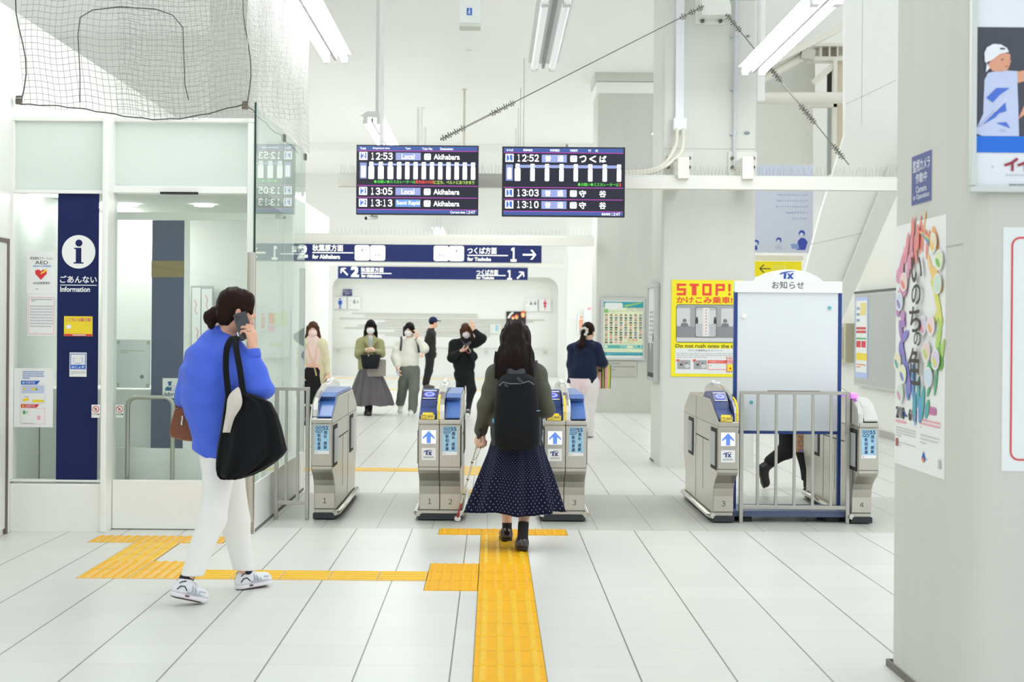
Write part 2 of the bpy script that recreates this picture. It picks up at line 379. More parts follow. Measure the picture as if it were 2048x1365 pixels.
# guard post at the corner and glass side
o = thing('guard_post', 'round stainless guard post at the office glass corner', 'post', (wx(502,10.22),10.22,0))
x = wx(501.5,10.22); MB().cyl((x,10.24,.085), (x,10.24,wz(502,505,10.22)), .031, STEEL, 20).build('sleeve', o)
MB().cyl((x,10.24,0), (x,10.24,.085), .03, M('post_foot', '9a9488', .5), 16).build('foot', o)
XS = -1.673
tag(MB().box((XS-.1,10.30,0), (XS,12.97,.345), WHITE2).build('wall_office_side', bevel=.006), 'low white wall carrying the side glass of the office', 'wall', kind='structure')
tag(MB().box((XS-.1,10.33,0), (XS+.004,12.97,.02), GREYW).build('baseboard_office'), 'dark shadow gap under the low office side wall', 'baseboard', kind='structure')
for k, (ya, yb) in enumerate(((10.27,11.655),(11.67,12.96))):
    o = thing('window_%d' % (k+3), ('tall side glass pane nearest the guard post','tall side glass pane beyond the seam')[k], 'window', (XS,ya,.35)); o['kind'] = 'structure'
    MB().box((XS-.014,ya,.35), (XS-.002,yb,3.0), GLASSG).build('pane', o)
    if k == 0: MB().box((XS-.015,ya-.012,1.96), (XS-.001,ya+.001,3.03), EDGEG).build('glass_edge', o)
    MB().box((XS-.022,yb-.03,2.93), (XS+.006,yb+.03,2.985), M('clamp_grey', '6d6a63', .5, .6)).build('glass_clamp', o)
tag(MB().box((XS-.05,12.965,0), (XS+.0,13.0,1.97), M('aluminium_post', 'b6bcbd', .35, .4)).build('side_post', bevel=.004), 'slim aluminium post ending the office side glass', 'post', kind='structure')
# interior
tag(MB().box((-3.38,13.0,0), (XS-.12,13.1,3.0), WHITE).build('wall_office_rear'), 'white rear wall inside the office', 'wall', kind='structure')
tag(MB().box((-3.38,10.55,2.42), (XS-.12,13.0,2.5), M('office_ceiling', 'e9eae5', .7)).build('ceiling_office'), 'low ceiling inside the office', 'ceiling', kind='structure')
tag(MB().box((-3.38,10.9,.0), (-2.55,11.5,.98), WHITE2).build('service_counter', bevel=.01), 'white counter inside the office behind the posters', 'counter')
LAMP = M('office_lamp', 'ffffff', .5, emit=26.)
for k, (u, Yl) in enumerate(((257,11.6),(408,11.6))):
    p = W(u, 396, Yl); one(MB().cyl((p.x,Yl,2.405), (p.x,Yl,2.42), .075, LAMP, 24), 'downlight', 'round ceiling downlight inside the office ' + ('near its window post','near its glass corner')[k], 'light', 'office downlights')
one(MB().box((-3.37,10.62,2.40), (-3.17,10.82,2.42), LAMP), 'ceiling_light', 'bright rectangular ceiling light behind the office window', 'light', 'office ceiling lights')
one(MB().box((-3.16,11.6,2.39), (-3.06,12.9,2.42), LAMP), 'ceiling_light', 'added ceiling light brightening the office from behind its post', 'light', 'office ceiling lights')  # extra lamp added to brighten the office interior
ROD = M('white_rod', 'f2f2ee', .4)
mb = MB()
for (u0,v0,u1,v1) in ((57,400,36,458),(80,398,64,475),(31,400,66,480),(104,402,72,476)): mb.tube([W(u0,v0,12.2), W(u1,v1,12.2)], .012, ROD, 6)
one(mb, 'reflection_rods', 'thin white V shaped rods imitating roof reflections in the office window', 'reflection')  # rods stand in for roof truss reflections in the glass
one(pbox(MB(), 30, 457, 56, 990, 11.6, .05, M('inner_frame_grey','c5cbc6',.4)), 'inner_post', 'pale grey post inside the office behind the leaflet', 'post')
# inner leaf with blue film, notice board
o = thing('inner_door', 'inner glass leaf with a wide blue grey film strip', 'door', (wx(335,10.75),10.75,0))
pbox(MB(), 303, 441, 367, 897, 10.75, .02, M('blue_grey_film', '46536e', .2, spec=.7)).build('film_strip', o)
mb = MB(); mb.box((wx(225,10.75),10.74,0), (wx(470,10.75),10.78,wz(335,897,10.75)), WHITE2); pbox(mb, 367, 441, 377, 896, 10.752, .03, WHITE2); pbox(mb, 225, 425, 490, 440, 10.75, .05, WHITE2)
mb.build('leaf_frame', o)
pbox(MB(), 303, 522, 367, 555, 10.748, .004, M('ochre_reflection_band', '8f8257', .3)).build('painted_reflection', o, .0)  # ochre reflection painted onto the film as a band
o = thing('notice_frame', 'aluminium notice frame with faint red drawings inside the office', 'frame', (wx(400,12.9),12.9,0))
pbox(MB(), 381, 572, 426, 760, 12.9, .03, M('frame_alu', 'c2c5c4', .4, .5)).build('frame', o)
g = facing(400, 650, 12.897); g.rect(384,576,401,756,PAPER,1); g.rect(403,578,424,756,PAPER,1)
PKF = M('faint_red', 'e8b4b8', .6)
for q, (x, y) in enumerate(((388,600),(392,655),(396,690),(410,590),(414,640),(407,700),(418,725))): g.line([(x,y),(x+5,y+9),(x+2,y+20),(x+6,y+30)], 2, PKF, 2)
g.mb.build('drawing', o)
o = thing('guard_rail', 'stainless arch guard rail standing inside the glass door', 'rail', (wx(300,10.6),10.6,0))
k = 10.6/FPX; xa, xb, zt = wx(257,10.6), wx(347,10.6), wz(300,795,10.6); rr = .065
P = [(xa,10.6,0)] + [(xa + rr - rr*math.cos(t), 10.6, zt - rr + rr*math.sin(t)) for t in [math.pi/2*i/6 for i in range(7)]] + [(xb - rr + rr*math.sin(t), 10.6, zt - rr + rr*math.cos(t)) for t in [math.pi/2*i/6 for i in range(7)]] + [(xb,10.6,0)]
MB().tube(P, .0165, STEELB, 14).build('arch_tube', o)
# stickers, posters and banner on the office front
g = facing(156, 670, Y1+.028, lift=.0008); g.rect(114,382,196.5,965,NAVY,0)
g.ell(156,504,33.5,33.5,SIGNW,1,40); g.ell(156.5,486.5,7,7,NAVY,2); g.poly([(147,496),(161.5,496),(161.5,525),(166,525),(166,527.5),(146,527.5),(146,525),(150.5,525),(150.5,498.5),(147,498.5)],NAVY,2)
g.text('ごあんない',119.5,552,192.5,566,SIGNW,1,.022); g.rect(119.5,570,193,571.6,SIGNW,1); g.text('Information',120,574,179,584,SIGNW,1,.03)
one(g.mb, 'information_banner', 'tall navy banner with white letter i circle and Information lettering', 'banner', fix=False)
def sheet(name, label, cat, u0, v0, u1, v1, Y, fn, base=PAPER, group=None, th=.004):
    um, vm = (u0+u1)/2, (v0+v1)/2
    g = facing(um, vm, Y-th, lift=.0007); pbox(g.mb, u0, v0, u1, v1, Y-th+.0003, th, base); fn(g); return one(g.mb, name, label, cat, group, fix=False)
def f(g):
    g.text('救急救命ステーション',60,514,106,520,INK,1,.01); g.text('AED',70,522,96,529,INK,1,.0); g.text('自動体外式除細動器',66,531,102,534.5,BLUE,1,.01)
    g.poly([(82,560),(70.5,548),(70.5,542),(75,539.5),(79,540),(82,543),(85,540),(89,539.5),(93.5,542),(93.5,548)],RED,1)
    g.poly([(81,548),(84,543.5),(87,543.5),(90,538.5),(94,538),(92.5,542),(88.5,546),(85,546.5),(83,549)],YEL,2)
    g.text('AED設置事業所',66,564,100,569,INK,1,.0); g.lines(72,577,94,580,1,INKG,1,3)
sheet('defibrillator_notice', 'white notice with red heart and AED lettering on the office window', 'notice', 54, 503, 113, 588, Y1+.026, f)
def f(g):
    g.frame(57,595,108.5,669,1,PNK,1); g.lines(62,598,104,604,2,INKG,1,5); g.lines(60,610,106,656,8,INKL,1,6); g.lines(70,664,94,666,1,INKL,1,7)
sheet('text_notice', 'white text sheet with thin pink border under the AED notice', 'notice', 55, 589, 111, 672, Y1+.026, f)
def f(g):
    g.lines(45,742,88,759,4,M('print_mid_blue', '8fa7d6', .5),1,8,.6); g.poly([(42,762),(80,762),(74,769.5),(42,769.5)],BLUE,1); g.ell(47,765.8,2.6,2.6,SKY,2); g.text('利用可能',51,763,70,768.5,PAPER,2,.01)
    g.rect(44,772,88,787,LAV,1); g.rect(46,777,52,780,YEL,2); g.rect(63,777,71,781,YEL,2); g.ell(73,779,2,2.4,GRN,2); g.lines(48,793,84,795,1,INKG,1,9)
    g.poly([(45,799),(57,796),(58,802),(46,804)],YEL,1); g.rect(65,800,88,805,YEL,1); g.poly([(42,809),(79,809),(73,816),(42,816)],RED,1); g.line([(44,810.5),(49,815)],1.2,YEL,2); g.line([(49,810.5),(44,815)],1.2,YEL,2)
    g.text('利用不可',51,810,70,815.5,PAPER,2,.01); g.rect(46,822,51,829,GRN,1); g.rect(53,823,56,828,INKL,1); g.rect(75,832,81,840,PNK,1); g.lines(46,846,85,848,1,INKG,1,11); g.frame(41,770,90,807,.5,LAV,1); g.frame(41,817,90,849,.5,PNK,1)
sheet('ticket_notice', 'large white leaflet with blue and red headings on the office window', 'notice', 28, 737, 106, 855, Y1+.026, f)
def f(g):
    g.rect(128.5,668.5,184.5,672.7,RED,1); g.text('こども110番の駅',131,636,182,643.5,M('print_rose', 'd9697c', .5),1,.015); g.ell(137.5,654,5.5,4,PAPER,1); g.rect(145,669.6,172,671.2,PAPER,2)
sheet('yellow_sticker', 'yellow sticker with red lower edge on the navy banner', 'sticker', 128, 633, 185, 673, Y1+.026, f, YEL)
def f(g):
    g.frame(140.5,708,171.5,739,1.3,BLUE,1); g.rect(140.5,730,171.5,739,BLUE,1); g.text('ほじょ犬',143.5,731.6,169,737.4,PAPER,2,.02); g.lines(142,742,171,751,3,INKG,1,12,.3)
    g.line([(149,714),(146.5,720),(148,726)],.7,BLUE,1); g.line([(163,714),(165.5,720),(164,726)],.7,BLUE,1); g.line([(150,726),(153,728),(156,726.5),(159,728),(162,726)],.7,BLUE,1); g.ell(152.5,718,.6,.6,INK,1,8); g.ell(160,718,.6,.6,INK,1,8)
sheet('assistance_dog_sticker', 'white and blue assistance dog sticker on the navy banner', 'sticker', 139, 705.5, 173, 754, Y1+.026, f)
def warn(cx):
    def f(g):
        g.ell(cx,819,6.8,6.8,RED,1); g.ell(cx,819,5.5,5.5,PAPER,2); g.ell(cx,819,2.6,3.4,INKG,3,10); g.line([(cx-4.6,814.6),(cx+4.6,823.4)],1.2,RED,4); g.text('ドアに注意',cx-7.5,827.5,cx+7.5,830.5,INK,1,.02); g.lines(cx-6,832,cx+6,834,1,INKG,1,4)
    return f
sheet('door_sticker', 'small round hand prohibition sticker on the navy banner edge', 'sticker', 183, 810, 200, 836, Y1-.035, warn(191.5), group='door warning stickers')
sheet('door_sticker', 'small round hand prohibition sticker on the glass door', 'sticker', 231, 810, 247, 836, Y2+.026, warn(239), M('pale_green_sticker', 'd5e2da', .4), 'door warning stickers')
def f(g):
    BL = M('pictogram_blue', '1b6595', .5)
    g.poly([(335.5,764),(343.5,763),(343,767.5),(336,767.5)],BL,1); g.ell(339.5,769.5,3,3.2,BL,1); g.poly([(330,782),(331,776.5),(336,773),(339,776),(343,773),(346,776),(347,782)],BL,1)
    g.rect(342.5,772,349,782,PAPER,2); g.frame(342.5,772,349,782,.5,BL,3); g.rect(344,776,346,778,PNK,3); g.text('Information',329.5,785,375,792.5,M('text_slate', '41506a', .5),1,.02)
sheet('information_sticker', 'white sticker with blue officer pictogram on the inner door', 'sticker', 325, 757, 380, 797, 10.745, f)
# white sheets seen inside and through the glass
def f(g):
    g.lines(240,700,292,708,2,M('faint_green','b9cbb0',.6),1,21); g.rect(234,682,239,689,M('faint_green'),1); g.rect(293,682,299,689,M('faint_green'),1); g.rect(234,767,239,775,M('faint_green'),1); g.rect(292,768,298,775,M('faint_green'),1); g.ell(284,754,4,4,INKG,1)
sheet('taped_sheet', 'pale sheet taped at its corners inside the door glass', 'notice', 233, 680, 300, 776, 10.78, f, M('pale_sheet', 'dfeae6', .5))
# notes beyond the side glass
def f(g):
    for i, (x, y, w, h, m) in enumerate(((537,626,12,22,ORG),(537,650,12,14,PNK),(550,626,8,30,M('note_green','d3e6a6',.6)),(560,622,14,30,M('note_green')),(536,668,10,14,PAPER),(548,668,14,16,PAPER),(540,686,22,8,M('note_green')))): g.rect(x,y,x+w,y+h,m,1)
sheet('note_board', 'pale board of orange and green notes behind the office side glass', 'board', 514, 609, 580, 716, 12.95, f, M('board_white', 'e9edec', .5))
# safety net over the office
NETM = M('net_grey', '9c9c97', .8, var=.15); ROPE = M('net_rope', '4d4b47', .8)
def netpatch(P0, U, V, nu, nv, push, seed, hem=None):
    rd = np.random.RandomState(seed); ph = rd.rand(8)*6.28; vs = []; fs = []
    for j in range(nv+1):
        for i in range(nu+1):
            s, t = i/nu, j/nv
            w = push*(math.sin(3.1*s*6 + ph[0] + 2*t) * .35 + math.sin(5*t + ph[1] + 3*s)*.5 + math.sin(math.pi*s)*math.sin(math.pi*min(1,t*1.3))*1.0)
            h = (hem(s) if hem else 0)*(1-t)
            p = P0 + U*(s + .012*math.sin(9*t + ph[2])) + V*(t + .010*math.sin(11*s + ph[3]) + .006*math.sin(31*s + ph[4])) + Vector((0,0,h))
            n = U.cross(V).normalized(); vs.append(p + n*w)
    for j in range(nv):
        for i in range(nu): fs.append((j*(nu+1)+i, j*(nu+1)+i+1, (j+1)*(nu+1)+i+1, (j+1)*(nu+1)+i))
    return vs, fs
xl, xr = wx(38,Y1), wx(490,Y1); zb, ztop = 3.0, 4.5
o = thing('safety_net', 'grey knotted safety net hanging above the office front', 'net', ((xl+xr)/2,Y1,zb)); 
hem = lambda s: .03*math.sin(6.3*s*1.1) - .075*math.sin(math.pi*s)
mb = MB(); vs, fs = netpatch(Vector((xl,Y1,zb)), Vector((xr-xl,0,0)), Vector((0,0,ztop-zb)), 36, 34, .03, 3, hem); mb.add(vs, fs, NETM); mb.build('net_front', o, wire=.0034, fix=False)
mb = MB(); vs, fs = netpatch(Vector((xr,Y1,zb)), Vector((.085,2.7,0)), Vector((0,0,ztop-zb)), 60, 34, .012, 5); mb.add(vs, fs, M('net_pale','c9c9c4',.8)); mb.build('net_side', o, wire=.0036, fix=False)
mb = MB(); vs, fs = netpatch(Vector((xl,12.9,zb+.3)), Vector((xr-xl+.07,0,0)), Vector((0,0,ztop-zb-.3)), 36, 27, .03, 9); mb.add(vs, fs, NETM); mb.build('net_rear', o, wire=.0036, fix=False)
mb = MB()
mb.tube([(xl + (xr-xl)*i/24, Y1-.01, zb + hem(i/24) + .004*math.sin(i*2.1)) for i in range(25)], .0045, ROPE, 6)
for s, a in ((0,.04),(1,.03)): mb.tube([(xl + (xr-xl)*s + a*math.sin(i*.7), Y1-.01, zb + (ztop-zb)*i/14) for i in range(15)], .0045, ROPE, 6)
mb.tube([(xr + .005*math.sin(i), Y1 + 2.7*i/12, zb + .01*math.sin(i*2)) for i in range(13)], .004, ROPE, 6)
# seam rope arching across the net
ar = [W(160,205,Y1-.05), W(160,150,Y1-.05), W(156,70,Y1-.05), W(160,35,Y1-.05), W(185,20,Y1-.05), W(240,14,Y1-.05), W(310,18,Y1-.05), W(345,30,Y1-.05), W(366,55,Y1-.05), W(368,120,Y1-.05), W(370,170,Y1-.05), W(377,200,Y1-.05)]
mb.tube(ar, .0038, ROPE, 6)
mb.build('edge_rope', o)
CL = M('clip_bronze', '6a6358', .5, .5)
for u, v, Y in ((38,203,Y1),(490,213,Y1)):
    p = W(u,v,Y); mb = MB(); mb.box((p.x-.02,Y-.02,p.z-.02), (p.x+.02,Y+.02,p.z+.02), CL); mb.cyl((p.x-.012,Y-.028,p.z+.028), (p.x+.026,Y-.028,p.z+.03), .008, CL, 8); mb.build('anchor_block', o, .003)
# ================= gates, fences, boards, overhead things =====================================
def tx_logo(g, x0, y0, x1, y1, m, lv=2):
    w, h = x1-x0, y1-y0; P = lambda *a: [(x0+w*p, y0+h*q) for p, q in a]
    g.poly(P((.0,.52),(.02,.36),(.10,.26),(.24,.17),(.45,.09),(.70,.03),(1,.0),(.80,.08),(.60,.16),(.42,.25),(.25,.33),(.12,.42)), m, lv)
    g.poly(P((.27,.34),(.42,.27),(.40,1),(.25,1)), m, lv)
    g.poly(P((.46,.34),(.59,.34),(.88,1),(.74,1)), m, lv+1); g.poly(P((.76,.30),(.90,.22),(.60,1),(.45,1)), m, lv+2)
# ---- ticket gates ----
GB = M('gate_blue', '27407f', .35, var=.03, scale=4); GB2 = M('gate_light_blue', '4c72b6', .3, var=.02); GSIDE = M('gate_side_cream', 'cfcdc4', .22, .75, var=.06, scale=3)
PLINTH = M('plinth_black', '33353b', .6); YST = M('warning_yellow', 'f6d51a', .5); FLAP = M('flap_grey', 'aeb2b0', .35)
LEDW = M('led_white', 'f4f4ff', .4, emit=1.5); LEDB = M('led_blue', '5b8ce6', .4, emit=1.2); READ = M('reader_glow', '4a5cf0', .4, emit=1.2); READW = M('reader_glow_pale', 'b9c5ff', .4, emit=1.1); READP = M('reader_purple', '3a2a55', .3)
POST_B = M('poster_sky', 'a6d3ee', .5); NAVYI = M('poster_navy_ink', '1f3b5e', .5); TXN = M('logo_navy', '2a3b7c', .5); YLAB = M('label_yellow', 'e9cf5b', .5)
MAG = M('magenta_light', 'd98af0', .4, emit=.6)
PROF = [(11.0,.075),(11.0,.2),(10.985,.26),(10.95,.305),(10.89,.345),(10.83,.375),(10.8,.40),(10.8,.737),(10.785,.742),(10.785,.772),(10.81,.782),(11.21,.925),(12.35,.925),(12.70,.79),(12.72,.76),(12.72,.40),(12.66,.32),(12.6,.25),(12.6,.075)]
FIN = [(10.8,.746),(10.8,.84),(10.82,.885),(10.9,.925),(11.1,.968),(11.4,1.005),(11.75,1.02),(12.05,1.015),(12.3,.99),(12.36,.92),(12.36,.746)]
def gate(label, X0, X1, mods, finx, arrow=None, sides='LR'):
    xm = (X0+X1)/2
    o = thing('ticket_gate', label, 'ticket gate', (xm,11.8,0), 'ticket gates')
    ext = lambda a, b: (lambda y, z, t: (a + (b-a)*t, y, z))
    mb = MB()
    for (a, b, kind, num) in mods: mb.prism(PROF, ext(a+.001, b-.001), STEEL)
    mb.build('body', o, .006)
    mb = MB(); mb.box((X0-.006,11.0-.012,.008), (X1+.006,12.62,.05), PLINTH); mb.box((X0+.004,11.005,.05), (X1-.004,12.6,.076), STEEL)
    mb.build('plinth', o, .004)
    for s in sides:
        x = X0-.022 if s == 'L' else X1+.022
        mb = MB(); mb.tube([(x-(.02 if s == 'R' else -.02),10.985,.055), (x,11.03,.055), (x,12.58,.055), (x-(.02 if s == 'R' else -.02),12.62,.055)], .021, CHROME, 10); mb.build('bumper_rail', o)
        xs, d = (X0, -1) if s == 'L' else (X1, 1)
        mb = MB()
        for ya, yb in ((10.85,11.12),(12.1,12.38)): mb.box((xs, ya, .41), (xs+d*.003, yb, .72), DARK)
        mb.box((xs,11.25,.60), (xs+d*.0025,11.95,.607), INK); mb.box((xs,10.83,.735), (xs+d*.0025,12.68,.739), LINE); mb.box((xs,11.55,.2), (xs+d*.002,11.553,.60), LINE); mb.box((xs,11.95,.09), (xs+d*.002,11.953,.91), LINE)
        mb.build('side_panel', o)
        for ya, yb in ((10.88,11.09),(12.13,12.35)): MB().box((xs,ya,.44), (xs+d*.012,yb,.69), FLAP).build('flap_door', o, .004)
    # fin with light strip
    fa, fb = finx
    mb = MB(); mb.prism(FIN, ext(fa, fb), CHROME); mb.build('centre_fin', o, .012)
    for (a, b, kind, num) in mods:
        w = b-a; xa, xb = a+.006, b-.006
        if fa <= a+.002 < fb: xa = fb+.002
        if fa < b-.002 <= fb: xb = fa-.002
        if fa > a and fb < b: pass
        if fb > a and fa < a: xa = max(xa, fb+.002)
        if fa < b and fb > b: xb = min(xb, fa-.002)
        if kind == 'ic':
            prof = [(10.80,.782),(10.80,.80),(10.83,.826),(10.90,.838),(11.0,.862),(11.03,.91),(11.18,.975),(11.24,.985),(11.5,.97),(11.62,.927),(11.21,.927)]
            MB().prism(prof, ext(xa, xb), GB).build('reader_console', o, .005)
            # sloped glowing reader pad
            n = Vector((0,-.065,.15)).normalized() if False else Vector((0,-.397,.918)); up = Vector((0,.918,.397))
            g = G((( xa+xb)/2,11.03,.91), (1,0,0), up, n, lift=.002); hw = (xb-xa)/2
            g.rect(-hw*.92,-.155,hw*.92,-.005,READP,1); g.ell(0,-.082,hw*.72,.052,READ,2,28); g.ell(0,-.082,hw*.58,.034,READW,3,28); g.ell(0,-.082,hw*.36,.018,READ,4,20)
            g.rect(-hw*.8,-.152,hw*.8,-.138,SIGNW,2); g.rect(-hw*.8,-.02,hw*.8,-.008,SIGNW,2)
            g.mb.build('card_reader', o, fix=False)
            g = G(((xa+xb)/2,10.80,.80), (1,0,0), (0,.76,.65), (0,-.65,.76), lift=.002); g.rect(-hw*.62,-.036,hw*.62,-.012,YST,1)
            g.mb.build('ticket_slot', o, fix=False)
            g = G(((xa+xb)/2,10.7985,.745), (1,0,0), (0,0,1), (0,-1,0), lift=.0015)
        elif kind == 'out':
            prof = [(10.80,.782),(10.80,.795),(11.05,.905),(11.05,.927),(11.21,.927)]
            MB().prism(prof, ext(xa, xb), GB2).build('exit_console', o, .004)
            MB().prism([(11.0,.927),(11.12,.955),(12.2,.955),(12.32,.927)], ext(xa, xb), GB2).build('top_cover', o, .004)
        else:
            MB().prism([(10.80,.782),(10.80,.80),(10.93,.90),(11.1,.945),(12.2,.945),(12.35,.927),(11.21,.927)], ext(xa, xb), M('closed_cover_cream', 'cfd1ca', .35)).build('top_cover', o, .006)
        # front: artwork, display, numbers
        c = (a+b)/2; hh = .052; g = G((c,10.8,0), (1,0,0), (0,0,1), (0,-1,0), lift=.0012)
        R_ = lambda *q: q
        if kind == 'ic':
            g.rect(-hh,-.695,hh,-.597,LEDW,1); g.poly([(0,-.692),(.045,-.643),(.045,-.628),(.016,-.650),(.016,-.600),(-.016,-.600),(-.016,-.650),(-.045,-.628),(-.045,-.643)],LEDB,2)
            g.mb.build('arrow_display', o, fix=False)
            g = G((c,10.8,0), (1,0,0), (0,0,1), (0,-1,0), lift=.0012); g.rect(-hh,-.565,hh,-.475,PAPER,1); tx_logo(g,-.038,-.552,.034,-.512,TXN); g.lines(-.038,-.503,.040,-.488,2,INKG,2,3)
            g.mb.build('logo_sticker', o, fix=False)
            g = G((c,10.798,0), (1,0,0), (0,0,1), (0,-1,0), lift=.0012)
            k = G(((xa+xb)/2,10.80,.7865), (1,0,0), (0,0,1), (0,-1,0), lift=.002)
            mbx = MB().box((xa+.012,10.787,.775), (xb-.012,10.799,.812), YLAB); gg = G(((xa+xb)/2,10.7865,.7935), (1,0,0), (0,0,1), (0,-1,0), mbx, .0008)
            gg.text('出入口',.002,-.012,.042,.0,INK,1,.02,True); gg.frame(-.044,-.013,-.014,.013,.002,INK,1); gg.lines(-.006,.005,.045,.012,1,INK,1,2); mbx.build('yellow_label', o, fix=False)
        else:
            g.rect(-hh-.002,-.725,hh+.002,-.537,POST_B,1); g.rect(-hh-.002,-.537,hh+.002,-.513,PAPER,1)
            g.text('GO!',-.047,-.719,.004,-.697,NAVYI,2,.015); g.text('GO!',-.047,-.692,.004,-.670,NAVYI,2,.015); g.text('55',.008,-.719,.047,-.692,NAVYI,2,.02)
            for i, ch in enumerate('新柏倉庫'): g.text(ch,-.032,-.665+i*.031,-.008,-.638+i*.031,NAVYI,2,.015)
            for i, ch in enumerate('周年感謝'): g.text(ch,.014,-.684+i*.030+(.018 if i > 1 else 0),.038,-.658+i*.030+(.018 if i > 1 else 0),NAVYI,2,.015)
            g.text('、',.036,-.622,.042,-.612,NAVYI,2); g.ell(.041,-.542,.003,.003,NAVYI,2,8); g.ell(-.040,-.525,.006,.006,INKL,2,12); g.lines(-.028,-.530,.047,-.520,1,INKL,2,4)
            g.mb.build('front_poster', o, fix=False)
        if num:
            g = G((c,11.0,0), (1,0,0), (0,0,1), (0,-1,0), lift=.0012); g.text(chr(ord(num)-48+0xFF10),-.012,-.165,.016,-.125,INK,1,.0,True,'c'); g.mb.build('number_mark', o, fix=False)
        g = G((c,10.8,0), (1,0,0), (0,0,1), (0,-1,0), lift=.0008); g.rect(a-c+.003,-.425,b-c-.003,-.421,INK,1); g.rect(a-c+.003,-.742,b-c-.003,-.738,INK,1); g.mb.build('panel_seam', o, fix=False)
        g = G((c,11.0,0), (1,0,0), (0,0,1), (0,-1,0), lift=.0008); g.rect(a-c+.004,-.085,b-c-.004,-.081,INK,1); g.mb.build('kick_seam', o, fix=False)
    # yellow stripe on the fin's front
    if arrow:
        g = G(((fa*.35+fb*.65) if arrow == 'R' else (fa*.72+fb*.28),10.8,0), (1,0,0), (0,0,1), (0,-1,0), lift=.002); g.rect(-.007,-.84,.007,-.742,YST,1); g.text('注意',-.005,-.83,.005,-.818,ORG,2); xs_ = g.O.x; g.mb.add([(xs_-.007,10.797,.84),(xs_+.007,10.797,.84),(xs_+.007,10.816,.888),(xs_-.007,10.816,.888),(xs_+.007,10.895,.928),(xs_-.007,10.895,.928),(xs_+.007,11.0,.951),(xs_-.007,11.0,.951)], [(0,1,2,3),(3,2,4,5),(5,4,6,7)], YST); g.mb.build('caution_stripe', o, fix=False)
    # light domes on the fin's crest
    mb = MB()
    for y in (11.7, 11.95): mb.ball(((fa+fb)/2,y,1.018), (.017,.07,.022), SIGNW, 10)
    mb.build('sensor_dome', o)
    return o
gate('single ticket gate numbered 1 beside the small fence of the office', -1.339, -1.18, [(-1.339,-1.18,'out','1')], (-1.336,-1.288), sides='R')
gate('double ticket gate numbered 1 and 2 left of the woman with the cane', -.546, -.234, [(-.546,-.391,'ic','1'),(-.391,-.234,'out','2')], (-.412,-.352), 'L')
gate('double ticket gate numbered 3 partly behind the woman with the cane', .388, .700, [(.388,.543,'ic',''),(.543,.700,'out','3')], (.522,.582), 'L')
gate('single ticket gate numbered 3 beside the noticeboard fence', 1.668, 1.823, [(1.668,1.823,'ic','3')], (1.790,1.826), 'R', sides='L')
g5 = gate('closed ticket gate numbered 4 next to the near concrete pillar', 2.712, 2.862, [(2.712,2.862,'shut','4')], (2.702,2.748), sides='L')
MB().box((2.698,10.95,.945), (2.74,11.5,.985), MAG).build('pink_light_strip', g5, .008)

# ---- stainless fences ----
def fence(name, label, xa, xb, nb, Yf=11.0, top=.997, low=.105):
    o = thing(name, label, 'fence', ((xa+xb)/2,Yf,0))
    for x in (xa+.013, xb-.013): MB().box((x-.014,Yf,0), (x+.014,Yf+.04,top), STEELB).build('post', o, .003)
    MB().box((xa+.02,Yf+.004,top-.026), (xb-.02,Yf+.036,top), STEELB).build('top_rail', o, .002)
    MB().box((xa+.02,Yf+.006,low), (xb-.02,Yf+.034,low+.028), STEELB).build('bottom_rail', o, .002)
    for i in range(nb):
        x = xa + (xb-xa)*(i+1)/(nb+1); MB().box((x-.0105,Yf+.009,low+.02), (x+.0105,Yf+.030,top-.02), STEELB).build('bar', o, .002)
    return o
fence('steel_fence', 'narrow stainless fence with two bars beside the office glass', wx(548,11.0,1000), wx(617,11.0,1000), 2, low=.11)
o = fence('steel_fence', 'wide stainless fence with five bars before the white noticeboard', wx(1479,11.0,1000), wx(1699,11.0,1000), 5)
MB().box((wx(1538,11),11.002,.9975), (wx(1641,11),11.038,1.0005), M('worn_brown_tape', '8d8077', .6)).build('tape_strip', o)

# ---- noticeboard ----
NB = 11.2; BP = M('board_post_blue', '1d3f86', .35, var=.03); BW = M('board_white_face', 'e6ebee', .3, var=.012, scale=2)
o = thing('noticeboard', 'white standing noticeboard with blue posts and arched header', 'noticeboard', (wx(1575,NB),NB,0))
xa, xb = wx(1468,NB,700), wx(1683,NB,700); k = NB/FPX; zb = wz(1575,863,NB); zh0, zh1 = wz(1575,586,NB), wz(1575,563,NB)
for x in (xa+.012, xb-.012): MB().box((x-.013,NB,.07), (x+.013,NB+.045,zh0+.01), BP).build('post', o, .003)
MB().box((xa+.025,NB+.006,zb), (xb-.025,NB+.036,zh0), BW).build('panel', o, .003)
MB().box((xa+.026,NB+.003,zb-.022), (xb-.026,NB+.040,zb-.001), BP).build('lower_rail', o, .002)
pts = [(xa,zh0),(xb,zh0),(xb,zh1)] ; xc = (xa+xb)/2; hw = .595*(xb-xa)/2*1.13
arch = [(xc + hw*math.cos(t)*1.0, zh1 - .045 + .135*math.sin(t)) for t in [math.radians(19 + 142*i/22) for i in range(23)]]
arch = [(x, max(z, zh1)) for x, z in arch]
mb = MB(); mb.prism(pts + arch + [(xa,zh1)], lambda a, b, t: (a, NB-.012+.066*t, b), SIGNW); hd = mb.build('header', o, .002)
g = facing(1575, 575, NB-.013); tx_logo(g,1559,542,1591,558,M('logo_blue','2050b0',.5),1); g.text('お知らせ',1544,563,1608,578,M('text_charcoal','3d4450',.5),1,.0)
g.mb.build('header_lettering', o, fix=False)
BS = M('base_blue_grey', '5c6c90', .4)
mb = MB(); mb.box((xa-.02,11.06,.04), (xb+.005,11.5,.085), BS); mb.build('base_frame', o, .004)
mb = MB(); mb.box((xa+.03,11.10,0), (xa+.13,11.44,.04), INK); mb.box((xb-.13,11.10,0), (xb-.03,11.44,.04), INK); mb.build('base_foot', o)
